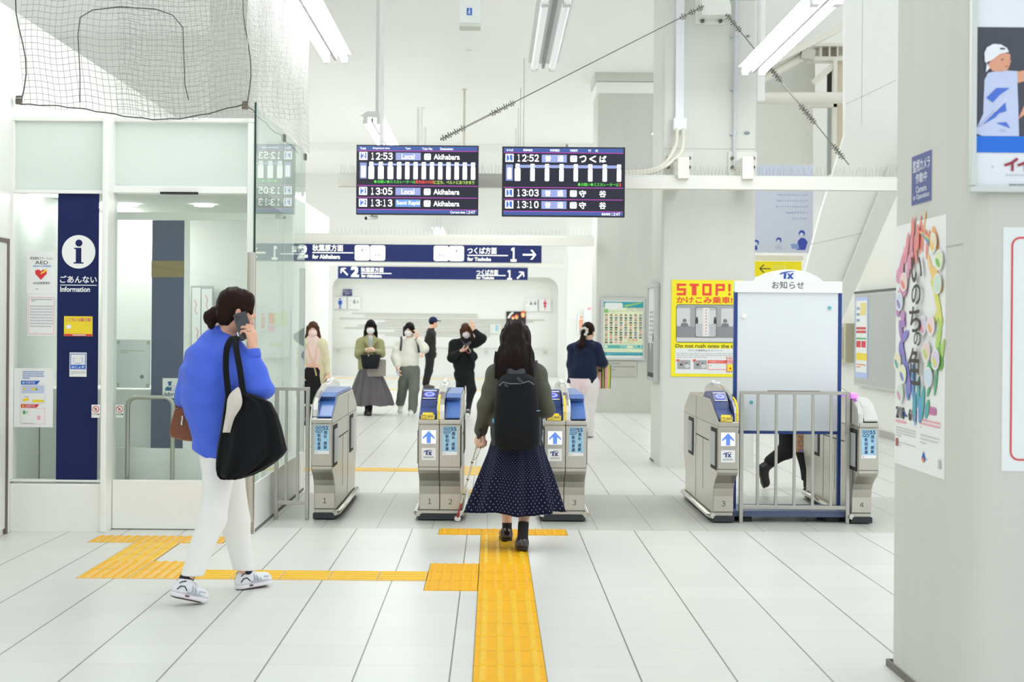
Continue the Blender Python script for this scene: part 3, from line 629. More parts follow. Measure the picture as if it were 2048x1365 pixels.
for u, v, m, r in ((1659,616,M('magnet_turquoise','5cb8c2',.4),.0125),(1503,805,M('magnet_turquoise'),.0125),(1488,632,M('magnet_white','f6f7f5',.4),.02)):
    p = W(u,v,NB); MB().cyl((p.x,NB-.006,p.z), (p.x,NB+.008,p.z), r, m, 20).build('magnet', o, .003)

# ---- steel beams with bird spikes ----
SPIKE = M('spike_wire', '9b9b94', .4, .6); SPB = M('spike_base_clear', 'dfe2dc', .4)
def beam(label, u0, u1, vt, vb, Y, spikes, d=.12):
    um = (u0+u1)/2; o = thing('steel_beam', label, 'beam', (wx(um,Y),Y,wz(um,(vt+vb)/2,Y)))
    za, zb_ = wz(um,vb,Y), wz(um,vt,Y); xa, xb = wx(u0,Y), wx(u1,Y)
    mb = MB(); mb.box((xa,Y,za), (xb,Y+d,zb_), BEAMW); mb.box((xa,Y-.004,za-.006), (xb,Y+d+.004,za+.004), BEAMW); mb.build('girder', o, .003)
    mb = MB(); mb.box((xa+.02,Y+.02,zb_), (xb-.02,Y+.10,zb_+.03), SPB)
    rd = random.Random(int(u0)); x = xa+.03
    while x < xb-.03:
        for s in (-1, 1):
            mb.tube([(x,Y+.06+s*.02,zb_+.028), (x + rd.uniform(-.02,.02), Y+.06+s*rd.uniform(.03,.06), zb_+.028+rd.uniform(.07,.11))], .0010, SPIKE, 4, False)
        x += spikes
    tag(mb.build('bird_spikes', o), kind='stuff')
    return o, xa, xb, za, zb_
B1 = 14.85
o, xa, xb, za, zb1 = beam('cream steel beam carrying the two departure screens', 673, 1800, 355, 376, B1, .035)
for u in (1363.5, 1492):
    x = wx(u,B1); mb = MB(); mb.box((x-.057,14.80,zb1-.01), (x+.057,15.26,wz(u,315,B1)), BEAMW); mb.build('bracket_arm', o, .003)
    x2 = wx(u-8,15.2); MB().box((x2-.15,15.245,wz(u,372,15.2)), (x2+.15,15.275,wz(u,303,15.2)), M('bracket_plate', 'e3e4dd', .4)).build('bracket_plate', o, .003)
    mb = MB()
    for dx in (-.11, .11):
        for v in (316, 334): mb.cyl((x2+dx,15.21,wz(u,v,15.2)), (x2+dx,15.25,wz(u,v,15.2)), .018, CL, 8)
    mb.build('bolt', o)
beam('cream steel beam above the large blue direction sign', 553, 1187, 472, 489, 24.7, .07)
beam('cream steel beam above the smaller rear direction sign', 640, 1131, 526, 533, 34.45, .09)

# ---- departure screens ----
SB = M('screen_black', '16181f', .3); SC = M('screen_dark', '191c30', .35, emit=1., var=.01, spec=.2); SH = M('screen_header', '4462ad', .4, emit=1.05, var=.01, spec=.2); SW = M('screen_white', 'ffffff', .4, emit=1.6); SM = M('screen_magenta', 'cf47cb', .4, emit=1.1)
SL = M('screen_light_blue', '9dace8', .4, emit=1.1); SP = M('screen_pale_blue', '8c9cda', .4, emit=1.1); SNB = M('screen_blue', '3a74e0', .4, emit=1.1); SG = M('screen_green', '4fe03a', .4, emit=1.2); SR = M('screen_red', 'f04428', .4, emit=1.2); SY = M('screen_yellowgreen', 'c8f050', .4, emit=1.2); SSR = M('screen_rapid_blue', '6ea3f0', .4, emit=1.1)
def screen(label, u0, v0, u1, v1, draw, ox, oy):
    Y = 14.5; um, vm = (u0+u1)/2, (v0+v1)/2; p = W(um,vm,Y)
    o = thing('departure_screen', label, 'departure screen', p, 'departure screens')
    pbox(MB(), u0, v0, u1, v1, Y, .07, SB).build('housing', o, .004)
    pbox(MB(), um-40, v0+12, um+40, v1-30, Y+.07, .06, SB).build('rear_mount', o)
    mb = MB()
    for du in (-70, 70): pbox(mb, um+du-4, v0+40, um+du+4, v0+95, Y+.07, B1-Y-.07, BEAMW)
    mb.build('mount_arm', o)
    k = Y/FPX/7.585; c = W(um,vm,Y-.001)
    g = G(c, (k,0,k*.0), (0,0,k), (0,-1,0), lift=.0006); draw(g, lambda x: x-ox, lambda y: y-oy)
    g.mb.build('display', o, fix=False)
    return o
class Z:     # shifts drawing coordinates of a close-up of the screen to its own centre
    def __init__(s, g, ox, oy): s.g, s.ox, s.oy = g, ox, oy
    def rect(s,a,b,c,d,m,l=1): s.g.rect(a-s.ox,b-s.oy,c-s.ox,d-s.oy,m,l)
    def rr(s,a,b,c,d,r,m,l=1): s.g.rrect(a-s.ox,b-s.oy,c-s.ox,d-s.oy,r,m,l)
    def text(s,t,a,b,c,d,m,l=4,bold=.02,keep=False): s.g.text(t,a-s.ox,b-s.oy,c-s.ox,d-s.oy,m,l,bold,keep)
    def digits(s,t,a,b,c,d,m,l=4,bold=.03): s.g.digits(t,a-s.ox,b-s.oy,c-s.ox,d-s.oy,m,l,bold)
    def dots(s,x,y,m):
        for i in range(2):
            for j in range(2): s.g.rect(x+i*26-s.ox-20,y+j*24-s.oy-18,x+i*26-s.ox-6,y+j*24-s.oy-6,m,5)
def common(z, x0, x1, ytop):
    z.rect(x0,ytop,x1,ytop+1020,SC,1); z.rect(x0,ytop,x1,ytop+62,SH,2); z.rect(x0,ytop+962,x1,ytop+1020,SH,2)
    for y in (66, 595, 775, 955): z.rect(x0,ytop+y,x1,ytop+y+10,SM,3)
def d1(g, fx, fy):
    z = Z(g, 1022, 610); common(z, 110, 1930, 100)
    for t, a, b in (('Track',150,240),('Departure time',345,600),('Type',835,918),('Train No.',1090,1250),('Destination',1365,1560)): z.text(t,a,118,b,152,SW)
    for y, tm, ty, m in ((190,'12:53','Local',SL),(722,'13:05','Local',SL),(900,'13:13','Semi Rapid',SSR)):
        z.rect(138,y,262,y+122,SW,2); z.rect(158,y+14,246,y+108,SNB,3); z.text('2',176,y+20,232,y+102,SW,4,.03)
        z.digits(tm,306,y+12,650,y+114,SW,4,.03); z.rect(692,y+8,1070,y+120,m,3); z.text(ty,(782 if m is SL else 712),y+28,(975 if m is SL else 1060),y+104,SW,4,.02)
        z.rr(1122,y+18,1224,y+116,18,SW,3); z.digits('01',1142,y+64,1208,y+104,SNB,4,.0); z.text('TX',1142,y+30,1206,y+54,SNB,4,.03); z.text('Akihabara',1270,y+28,1660,y+106,SW,4,.025)
    z.rect(148,352,252,594,SP,2); z.rr(166,400,238,576,14,SW,3); z.rect(320,362,1890,392,SL,2)
    for i in range(13):
        x = (322,467,612,744,868,994,1118,1243,1368,1492,1617,1741,1866)[i]; w = 44 if i < 3 else 34
        z.rr(x-32,338,x+32,402,10,SW,3); z.dots(x+8,374,SNB); z.rr(x-w,404,x+w,600,14,SW,3)
    z.text('◆お願い◆エスカレーターは',362,615,990,665,SG,4,.02); z.text('黄色線の内側',992,615,1272,665,SR,4,.02); z.text('に立ち、ベルトにおつかまり',1274,615,1885,668,SY,4,.02)
    z.text('Current time',1525,1078,1750,1114,SW); z.digits('12:47',1764,1074,1900,1116,SW,4,.03)
def d2(g, fx, fy):
    z = Z(g, 1035, 640); common(z, 125, 1940, 130)
    for t, a, b in (('のりば',168,268),('発車時刻',420,560),('列車種別',828,970),('列車番号',1132,1245),('行',1408,1448),('先',1512,1555)): z.text(t,a,146,b,182,SW)
    for y, tm, dest in ((222,'12:52',('つ','く','ば')),(750,'13:03',('守','','谷')),(928,'13:10',('守','','谷'))):
        z.rect(152,y,276,y+122,SW,2); z.rect(170,y+14,258,y+108,SNB,3); z.text('１',192,y+20,232,y+102,SW,4,.03)
        z.digits(tm,320,y+10,665,y+112,SW,4,.03); z.rect(702,y+8,1082,y+124,SL,3); z.text('普',755,y+22,842,y+110,SW,4,.02); z.text('通',942,y+22,1030,y+110,SW,4,.02)
        z.rr(1134,y+18,1238,y+116,18,SW,3); z.digits('15' if dest[0] == '守' else '20',1152,y+64,1220,y+104,SNB,4,.0); z.text('TX',1154,y+30,1218,y+54,SNB,4,.03)
        for i, ch in enumerate(dest):
            if ch: z.text(ch,1276+i*152,y+20,1376+i*152,y+118,SW,4,.03)
    z.rect(160,382,266,628,SP,2); z.rr(182,430,246,604,14,SW,3); z.rect(330,386,1890,432,SL,2)
    for i in range(8):
        x = (337,564,784,1003,1220,1440,1660,1876)[i]; w = 44 if i == 0 else 34
        z.rr(x-32,370,x+32,434,10,SW,3); z.dots(x+8,408,SNB); z.rr(x-w,438,x+w,632,14,SW,3)
    z.text('◆お願い◆エスカレーターは',1250,652,1870,705,SG,4,.02); z.text('3',1878,655,1905,703,SR,4,.03)
    z.text('現在時刻',1615,1108,1748,1146,SW); z.digits('12:47',1762,1106,1898,1148,SW,4,.03)
screen('departure screen in English for track 2 to Akihabara', 712.5, 290.5, 957, 430, d1, 0, 0)
screen('departure screen in Japanese for track 1 nearer the concrete pillar', 1004, 294, 1250, 434, d2, 0, 0)
# security camera under the first screen
o = thing('security_camera', 'small white security camera under the Akihabara departure screen', 'camera', W(742,436,14.55))
p = W(742,436,14.55); mb = MB(); mb.cyl(p + Vector((-.045,-.05,-.008)), p + Vector((.05,.07,.01)), .021, SIGNW, 14); mb.build('camera_body', o, .003); MB().cyl(p + Vector((-.048,-.054,-.0085)), p + Vector((-.044,-.049,-.008)), .016, DARK, 14).build('lens', o); MB().cyl(p + Vector((.01,.02,.0)), p + Vector((.01,.02,.06)), .008, SIGNW, 8).build('stem', o)

# ---- direction signs ----
def arrow(g, cx, cy, r, ang, m, lv=2, w=.22):
    ca, sa = math.cos(ang), math.sin(ang); R = lambda x, y: (cx + r*(x*ca - y*sa), cy + r*(x*sa + y*ca))
    g.poly([R(-1,-w/2),R(.75,-w/2),R(.75,w/2),R(-1,w/2)],m,lv)
    for s in (1, -1): g.poly([R(1,0),R(.72,0),R(.12,s*.72),R(.42,s*.72)],m,lv+(1 if s > 0 else 2))
NAVYS = M('sign_navy', '2a3468', .5, emit=.03, var=.01, spec=.15); SWL = M('sign_lit_white', 'fbfcf4', .5, emit=.55, var=.01)
def dirsign(label, u0, v0, u1, v1, Y, d, fn):
    um, vm = (u0+u1)/2, (v0+v1)/2; o = thing('direction_sign', label, 'direction sign', W(um,vm,Y), 'direction signs')
    mb = pbox(MB(), u0, v0, u1, v1, Y, d, M('sign_case', 'c9ccc8', .4, .4)); mb.build('case', o, .004)
    mb = MB()
    for t in (.2, .8): pbox(mb, u0+(u1-u0)*t-3, v0-8, u0+(u1-u0)*t+3, v0+1, Y+d*.4, .05, BEAMW)
    mb.build('hanger', o)
    g = facing(um, vm, Y-.002, lift=.002); g.rect(u0+.5,v0+1,u1-.5,v1-1,NAVYS,0); fn(g); g.mb.build('face', o, fix=False)
def s1(g):
    arrow(g,579,504,12.5,math.pi,SWL,2,.26); g.text('2',597,493,614,516,SWL,2,.05); g.text('秋葉原方面',625,491,686,504,SWL,2,.022); g.rect(625,506,707,508,SWL,2); g.text('for Akihabara',625,511,680,519,SWL,2,.035)
    for x in (709.5, 740.5, 867.5, 898): g.rrect(x,491.5,x+30,522,4,SWL,2)
    for x in (724.5, 913):
        g.rect(x-1,500,x+1,504,INK,3); g.ell(x,499,1,1,INK,3,8); g.line([(x-7,512),(x-3,511),(x+3,506),(x+7,505)],.7,INKL,3)
    for x in (755.5, 882.5):
        for i in (-4, 0, 4): g.rect(x+i-1,509,x+i+1,513,INKG,3); g.ell(x+i,507.5,.9,.9,INKG,3,8)
        g.frame(x-8,505,x+8,517,.6,INKL,3); g.poly([(x-4,500),(x-2,497),(x,500)],INKL,3); g.poly([(x+2,497),(x+6,497),(x+4,500)],INKL,3)
    g.text('つくば方面',935,494,993,507,SWL,2,.022); g.rect(935,509,1016,511,SWL,2); g.text('for Tsukuba',935,514,982,521,SWL,2,.035); g.text('１',1022,495,1032.5,521,SWL,2,.04); arrow(g,1059,508,13.5,0,SWL,2,.26)
dirsign('long navy hanging sign with white arrows left and right for Akihabara and Tsukuba', 554, 488.5, 1083.5, 525, 24.6, .18, s1)
def s2(g):
    arrow(g,688.5,545,9.5,math.radians(-135),SWL,2,.3); g.text('2',703,536,716.5,554.5,SWL,2,.05); g.text('秋葉原方面',722,536.5,767,546,SWL,2,.022); g.rect(722,547.3,783,548.9,SWL,2); g.text('for Akihabara',723,550.3,763,556,SWL,2,.035)
    g.text('つくば方面',953,539,996,549,SWL,2,.022); g.rect(953,549.6,1011.5,551.2,SWL,2); g.text('for Tsukuba',953,552.5,988,557.5,SWL,2,.035); g.text('１',1015,540,1023.5,558,SWL,2,.04); arrow(g,1041,549.5,9.5,math.radians(-45),SWL,2,.3)
dirsign('shorter navy hanging sign with diagonal arrows behind the long one', 675.5, 533.5, 1056, 560, 34.4, .18, s2)

# ---- strip lights ----
TUBE = M('fluorescent_tube', 'fdffff', .4, emit=25., var=.005); TUBE_OFF = M('dim_tube', 'f4f6f5', .3, var=.01, emit=.75); FIXT = M('fixture_white', 'e7eae8', .4); SPINE = M('fixture_spine_grey', '8e918f', .4)
def striplight(label, x, ya, yb, z=4.0, lit=True, rods=(), rodx=0., wires=()):
    o = thing('strip_light', label, 'light fixture', (x,(ya+yb)/2,z), 'suspended strip lights')
    ext = lambda a, b, t: (x+a, ya + (yb-ya)*t, z+b)
    MB().prism([(-.045,.045),(.045,.045),(.15,.05),(.15,.058),(.06,.12),(-.06,.12),(-.15,.058),(-.15,.05)], ext, FIXT).build('housing', o, .004)
    MB().prism([(-.012,-.01),(.012,-.01),(.014,.035),(-.014,.035)], lambda a, b, t: (x+a, ya+.03+(yb-ya-.06)*t, z+b), SPINE).build('spine', o)
    n = max(1, round((yb-ya)/2.9)); L = (yb-ya)/n
    for i in range(n):
        for s in (-1, 1):
            off = .12 if s < 0 else -.02
            mb = MB(); mb.cyl((x+s*.085, ya+i*L+.06, z+.005), (x+s*.085, ya+(i+1)*L-.06-(0 if s < 0 else .0), z+.005), .034, TUBE if lit else TUBE_OFF, 10); mb.build('tube', o)
            mb = MB()
            for y in (ya+i*L+.03, ya+(i+1)*L-.03): mb.box((x+s*.085-.03,y-.03,z-.035), (x+s*.085+.03,y+.03,z+.05), FIXT)
            mb.build('tube_holder', o, .003)
    for y in rods: MB().cyl((x+rodx,y,z+.11), (x+rodx,y,5.8), .022, M('hanger_rod', 'dfe2e0', .4), 10).build('hanger_rod', o)
    for y in wires: MB().cyl((x,y,z+.11), (x,y,5.8), .003, ROPE, 6).build('hanger_wire', o)
    return o
striplight('lit strip light nearest the camera above the office corner', -1.52, 8.1, 13.95, rods=(9,11.5))
striplight('lit strip light whose end shows over the Akihabara screen', -1.52, 18.1, 24.0, rods=(18.9,19.6))
striplight('lit strip light beyond the first screen, above the long sign', -1.52, 28.0, 32.3, rods=(29,32))
striplight('small far strip light hanging near the rear wall', -1.50, 38.6, 41.4, rods=(39,41))
striplight('dim strip light over the passage between the two screens', .47, 8.4, 14.3, lit=False, rods=(9.2,13))
striplight('added strip light brightening the hall from behind the Tsukuba screen', .47, 23.2, 27.0, wires=(23.6,26.6))  # unseen lamp added to brighten the far hall
striplight('added unseen strip light deep in the hall beside the pillar row', .47, 28.5, 32.6, wires=(29,32))  # another hidden lamp, added for light deeper in the hall
striplight('added strip light beyond the office glass for a brighter hall', -4.7, 24.0, 34.0, wires=(25,33))  # extra lamp added to lift the brightness of the back wall
striplight('added strip light far back behind the office side', -7.0, 33.0, 41.0, wires=(34,40))  # added behind the office so the rear wall gets more light
striplight('added unseen strip light far back behind the pillar row', 4.6, 31.0, 41.0, wires=(32,40))  # lamp added behind the pillars to light the rear of the hall
striplight('added strip light hidden between the near and second conduit pillars', 2.25, 16.7, 19.6, wires=(17,19.3))  # fill lamp added where the pillar hides it
striplight('lit strip light in front of the tall conduit pillar', 2.55, 8.1, 14.45, rods=(14.2,9), rodx=.02)
ROD2 = M('ceiling_pipe', 'f6f7f5', .45)
def pole(label, u, v0, v1, Y, r, m=ROD2):
    x = wx(u,Y,v0); zt = min(5.8, wz(u,v0,Y)); o = one(MB().cyl((x,Y,wz(u,v1,Y)), (x,Y,zt), r, m, 12).cyl((x,Y,zt-.02), (x,Y,zt), r*2.2, m, 12), 'ceiling_pole', label, 'pole')
pole('thick white pole dropping from the ceiling toward the first screen', 767, -220, 300, 15.2, .022)
pole('slim beige ceiling pole with round flange right of the first screen', 929, 178, 300, 25.5, .02, M('pole_beige','d5d4c6',.5))
pole('short white ceiling pole left of the slim beige pole', 843, 215, 300, 27.5, .03)
def walk(g):
    g.rect(933.5,16,944,30.5,BLUE,1); g.ell(939,18.7,1.3,1.3,PAPER,2,10); g.line([(939,20.5),(938.2,24.5)],1.5,PAPER,2); g.line([(938.4,24.2),(941,29)],1.1,PAPER,2); g.line([(938.2,24.2),(936,28.8)],1.1,PAPER,2); g.line([(936,23.5),(939,21),(941.6,23.5)],.8,PAPER,2)
o = thing('ceiling_sign_box', 'white ceiling box with a small blue walking pictogram', 'sign', W(940,30,14.2))
pbox(MB(), 919, -90, 961, 53, 14.2, .2, M('sign_box_pale', 'e1e6e3', .5)).build('box', o, .004)
MB().cyl((wx(940,14.3),14.3,wz(940,-88,14.2)), (wx(940,14.3),14.3,5.8), .02, ROD2, 10).build('stem', o)
pbox(MB(), 919, 45, 961, 53, 14.197, .206, M('sign_box_rim', 'cfd2c8', .5)).build('rim', o)
g = facing(940,23,14.198,lift=.001); walk(g); g.mb.build('pictogram', o, fix=False)
one(MB().cyl(W(936,102,22.9) + Vector((0,0,-.01)), W(936,102,22.9) + Vector((0,0,.06)), .055, SIGNW, 16), 'smoke_detector', 'small round white detector hanging under the hall ceiling', 'detector')
# ---- pillar fittings ----
YP = 15.28
o = thing('cable_duct', 'white vertical cable duct with junction box on the concrete pillar', 'conduit', (wx(1361,YP),YP,3.5)); DUCT = M('duct_white', 'eef1f5', .35)
pbox(MB(), 1352.5, -140, 1369, 238, 15.23, .05, DUCT).build('duct', o, .003); pbox(MB(), 1347.5, 236, 1373.5, 261, 15.18, .1, DUCT).build('junction_box', o, .008)
FLEX = M('flexible_conduit', 'dedccf', .5, var=.05, scale=120)
for q, pth in enumerate((((1354,258),(1353,285),(1345,305),(1332,325),(1310,338),(1285,343),(1245,345)),((1367,258),(1366,285),(1362,305),(1345,322),(1325,336),(1300,346),(1245,350)))):
    P = [W(u,v,15.18 - .25*min(1,i/4) - .02*q) for i, (u, v) in enumerate(pth)]
    PP = []
    for i in range(len(P)-1):
        a, b, c, d = P[max(i-1,0)], P[i], P[i+1], P[min(i+2,len(P)-1)]
        for t in (0,.25,.5,.75): PP.append(.5*((2*b) + (c-a)*t + (2*a-5*b+4*c-d)*t*t + (3*b-a-3*c+d)*t**3))
    MB().tube(PP+[P[-1]], .021, FLEX, 10).build('flexible_conduit', o)
o = thing('pillar_pipe', 'thin grey pipe running up the concrete pillar', 'pipe', (wx(1466,15.2),15.2,3)); x = wx(1466,15.23)
PIPE = M('pipe_grey', 'c8ccd0', .4)
MB().cyl((x,15.23,wz(1466,338,15.23)), (x,15.23,wz(1466,-120,15.23)), .02, PIPE, 12).build('tube', o)
mb = MB()
for v in (72, 178, 267): mb.box((x-.045,15.235,wz(1466,v,15.23)-.012), (x+.03,15.28,wz(1466,v,15.23)+.012), PIPE)
mb.build('clip', o)
o = thing('guy_wires', 'two taut guy wires with bird springs spreading from the pillar plate', 'wire', W(1424,20,15.2)); PLATE = M('anchor_plate_white', 'eef0ea', .4)
mb = MB(); pbox(mb, 1391, -20, 1449, 49, 15.25, .03, PLATE); mb.build('anchor_plate', o, .003)
c = [(1398,38),(1398,-20),(1445,-20),(1456,20),(1456,38)]
mb = MB(); k = 15.2/FPX; mb.prism([(W(u,v,15.2).x, W(u,v,15.2).z) for u, v in c], lambda a, b, t: (a, 15.0+.25*t, b), PLATE); mb.build('gusset', o, .003)
mb = MB()
for u, v in ((1401,41),(1437,41)): mb.cyl((wx(u,15.2),15.2,wz(u,v,15.2)), (wx(u,15.2),15.26,wz(u,v,15.2)), .018, CL, 8)
mb.build('bolt', o)
WIRE = M('wire_grey', '7f807a', .4, .7); SPR = M('spring_grey', '86877f', .5, .4)
def guy(a, b, Ya, Yb, marks, turn):
    A, B = W(*a,Ya), W(*b,Yb); mb = MB(); mb.tube([A, B], .0055, WIRE, 6); mb.tube([A.lerp(B,turn[0]), A.lerp(B,turn[1])], .011, STEELB, 8); mb.build('wire', o)
    mb = MB()
    for t in marks:
        c = A.lerp(B,t); d = (B-A).normalized(); n = d.cross(Vector((0,1,0)))
        mb.tube([c + n*.035*math.cos(th)*(1-abs(th-9)/14) + Vector((0,1,0))*.035*math.sin(th) + d*(th-9)*.004 for th in [i*.6 for i in range(32)]], .004, SPR, 5)
    mb.build('bird_spring', o)
guy((1408,12),(880,280),15.0,14.9,(.015,.045,.08,.73,.755,.78,.80,.915,.94,.965,.985),(.81,.90))
guy((1452,28),(1698,330),15.0,14.9,(.02,.06,.1,.34,.37,.40,.43,.62,.65,.68,.71,.88,.91,.94),(.46,.57))
# bird spike tuft clumps on the pillar stain
one(MB().ball(W(1496,72,15.27), (.02,.008,.014), M('lead_stub','8d979b',.5)), 'wall_stub', 'small grey stub high on the pillar near the strip light', 'fitting', 'pillar stubs')
one(MB().ball(W(1494,266,15.27), (.03,.008,.018), M('lead_stub')), 'wall_stub', 'small grey stub on the pillar above the beam bracket', 'fitting', 'pillar stubs')
# ================= tactile paving ============================================================
TAC = M('tactile_yellow', 'f0b408', .55, var=.12, scale=5, spec=.2); TACB = M('tactile_bar_yellow', 'f3c428', .45, var=.10, scale=20, spec=.25); TACD = M('tactile_dot_deep', 'f2b614', .5, var=.06); GREYJ = M('tactile_joint', '8c7a45', .7)
TAC2 = M('tactile_pale_yellow', 'eec369', .6, var=.06, scale=9); TACB2 = M('tactile_pale_bar', 'f3cf6c', .45, var=.06)
def paving(label, x0, x1, y0, y1, kind, block=.3, m=TAC, mb_=TACB, z=.004, group='tactile paving'):
    """kind: dots | bars_y | bars_x"""
    mb = MB().box((x0,y0,.0), (x1,y1,z), m)
    nx, ny = max(1, round((x1-x0)/block)), max(1, round((y1-y0)/block)); bw, bh = (x1-x0)/nx, (y1-y0)/ny
    for i in range(1, nx): mb.box((x0+i*bw-.0015,y0,z), (x0+i*bw+.0015,y1,z+.0004), GREYJ)
    for j in range(1, ny): mb.box((x0,y0+j*bh-.0015,z), (x1,y0+j*bh+.0015,z+.0004), GREYJ)
    mb.box((x0-.004,y0,0), (x0,y1,z*.6), GREYJ); mb.box((x1,y0,0), (x1+.004,y1,z*.6), GREYJ)
    for i in range(nx):
        for j in range(ny):
            X, Y = x0+i*bw, y0+j*bh
            if kind == 'dots':
                for a in range(5):
                    for b in range(6):
                        c = (X + bw*(a+.5)/5, Y + bh*(b+.5)/6); r = .014
                        mb.loft([[(c[0]+rr*math.cos(t), c[1]+rr*math.sin(t), zz) for t in [k*math.pi/4 for k in range(8)]] for rr, zz in ((r,z),(r*.62,z+.006))], TACD if mb_ is TACB else mb_)
            else:
                for a in range(4):
                    t = (a+.5)/4; r = .016
                    if kind == 'bars_y': p = [(X+bw*t-r,Y+.008),(X+bw*t+r,Y+.008),(X+bw*t+r,Y+bh-.008),(X+bw*t-r,Y+bh-.008)]
                    else: p = [(X+.006,Y+bh*t-r),(X+bw-.006,Y+bh*t-r),(X+bw-.006,Y+bh*t+r),(X+.006,Y+bh*t+r)]
                    cx, cy = sum(q[0] for q in p)/4, sum(q[1] for q in p)/4
                    top = [(cx + (q[0]-cx) - math.copysign(.006, q[0]-cx), cy + (q[1]-cy) - math.copysign(.006, q[1]-cy)) for q in p]
                    mb.loft([[(q[0],q[1],z) for q in p], [(q[0],q[1],z+.006) for q in top]], mb_, smooth=False)
    return one(mb, 'tactile_paving', label, 'tactile paving', group)
TX0, TX1 = -.071, .235
paving('yellow tactile path of long bars running toward the camera', TX0, TX1, 2.1, 8.1, 'bars_y')
paving('yellow tactile crossing pad of dots on the main path', TX0, TX1, 8.1, 9.0, 'dots')
paving('yellow tactile pad of dots jutting out beside the main path', TX0-.30, TX0-.005, 8.1, 9.0, 'dots')
paving('yellow tactile bars under the shoes of the woman with the cane', TX0, TX1, 9.0, 10.26, 'bars_y')
paving('yellow tactile cross strip of dots in front of the ticket gates', TX0-.30, TX1+.30, 10.265, 10.545, 'dots')
paving('thin yellow tactile strip of bars leading toward the office', -1.785, TX0-.305, 8.40, 8.70, 'bars_x', m=TAC2)
paving('yellow tactile turning pad of dots at the shoe of the phone woman', -2.385, -1.79, 8.40, 9.0, 'dots', m=TAC2)
paving('yellow tactile bars between the turning pad and the office door', -2.385, -2.085, 9.0, 9.76, 'bars_y', m=TAC2)
paving('yellow tactile strip of dots along the office door', -2.70, -1.80, 9.77, 10.07, 'dots', m=TAC2)
paving('yellow tactile strip of dots just behind the middle gate lane', TX0-.31, TX1+.30, 12.79, 13.08, 'dots', m=TAC2, mb_=TACB2)
paving('wide yellow tactile pad seen between gate and cane', TX0-.31, TX1+.1, 14.35, 15.2, 'dots', m=TAC2, mb_=TACB2)
paving('pale yellow tactile line crossing the hall behind the gates', -4.2, TX0-.33, 14.65, 14.95, 'bars_x', m=TAC2, mb_=TACB2)
paving('far pale yellow tactile line under the man in the cap', -4.2, 0.4, 32.85, 33.15, 'bars_x', .6, m=TAC2, mb_=TACB2)
paving('faint yellow tactile line near the rear wall', -4.4, 0.6, 39.6, 39.9, 'bars_x', .6, m=TAC2, mb_=TACB2)

# ================= posters and boards on the pillars ============================================
def board(name, label, cat, u0, v0, u1, v1, Y, fn, base=PAPER, group=None, th=.004, frame=None, fw=3, lift=.001):
    um, vm = (u0+u1)/2, (v0+v1)/2
    if frame is None:
        g = facing(um, vm, Y-th, lift=lift); pbox(g.mb, u0, v0, u1, v1, Y-th+.0003, th, base); fn(g); return one(g.mb, name, label, cat, group, fix=False)
    o = thing(name, label, cat, W(um,vm,Y), group)
    mb = MB(); d = .035
    pbox(mb,u0,v0,u1,v0+fw,Y-d,d,frame); pbox(mb,u0,v1-fw,u1,v1,Y-d,d,frame); pbox(mb,u0,v0+fw,u0+fw,v1-fw,Y-d,d,frame); pbox(mb,u1-fw,v0+fw,u1,v1-fw,Y-d,d,frame)
    # keep every rail on the same anchor
    mb = MB(); a = W(um,vm,Y); k = Y/FPX; hw, hh = (u1-u0)/2*k, (v1-v0)/2*k; w = fw*k
    for x0, z0, x1, z1 in ((-hw,hh-w,hw,hh),(-hw,-hh,hw,-hh+w),(-hw,-hh+w,-hw+w,hh-w),(hw-w,-hh+w,hw,hh-w)): mb.box((a.x+x0,Y-d,a.z+z0), (a.x+x1,Y,a.z+z1), frame)
    mb.build('frame', o, .002)
    g = facing(um, vm, Y-.014, lift=lift); pbox(g.mb, u0+fw*.8, v0+fw*.8, u1-fw*.8, v1-fw*.8, Y-.0137, .012, base); fn(g); g.mb.build('poster', o, fix=False)
    return o
STY = M('stop_yellow', 'fdee1e', .45, var=.01); STR = M('stop_red', 'ef4b33', .45, var=.02); TRG = M('train_grey', 'a9abad', .5); TRD = M('train_dark', '3c3e42', .5); TRL = M('train_light', 'd9dadb', .5)
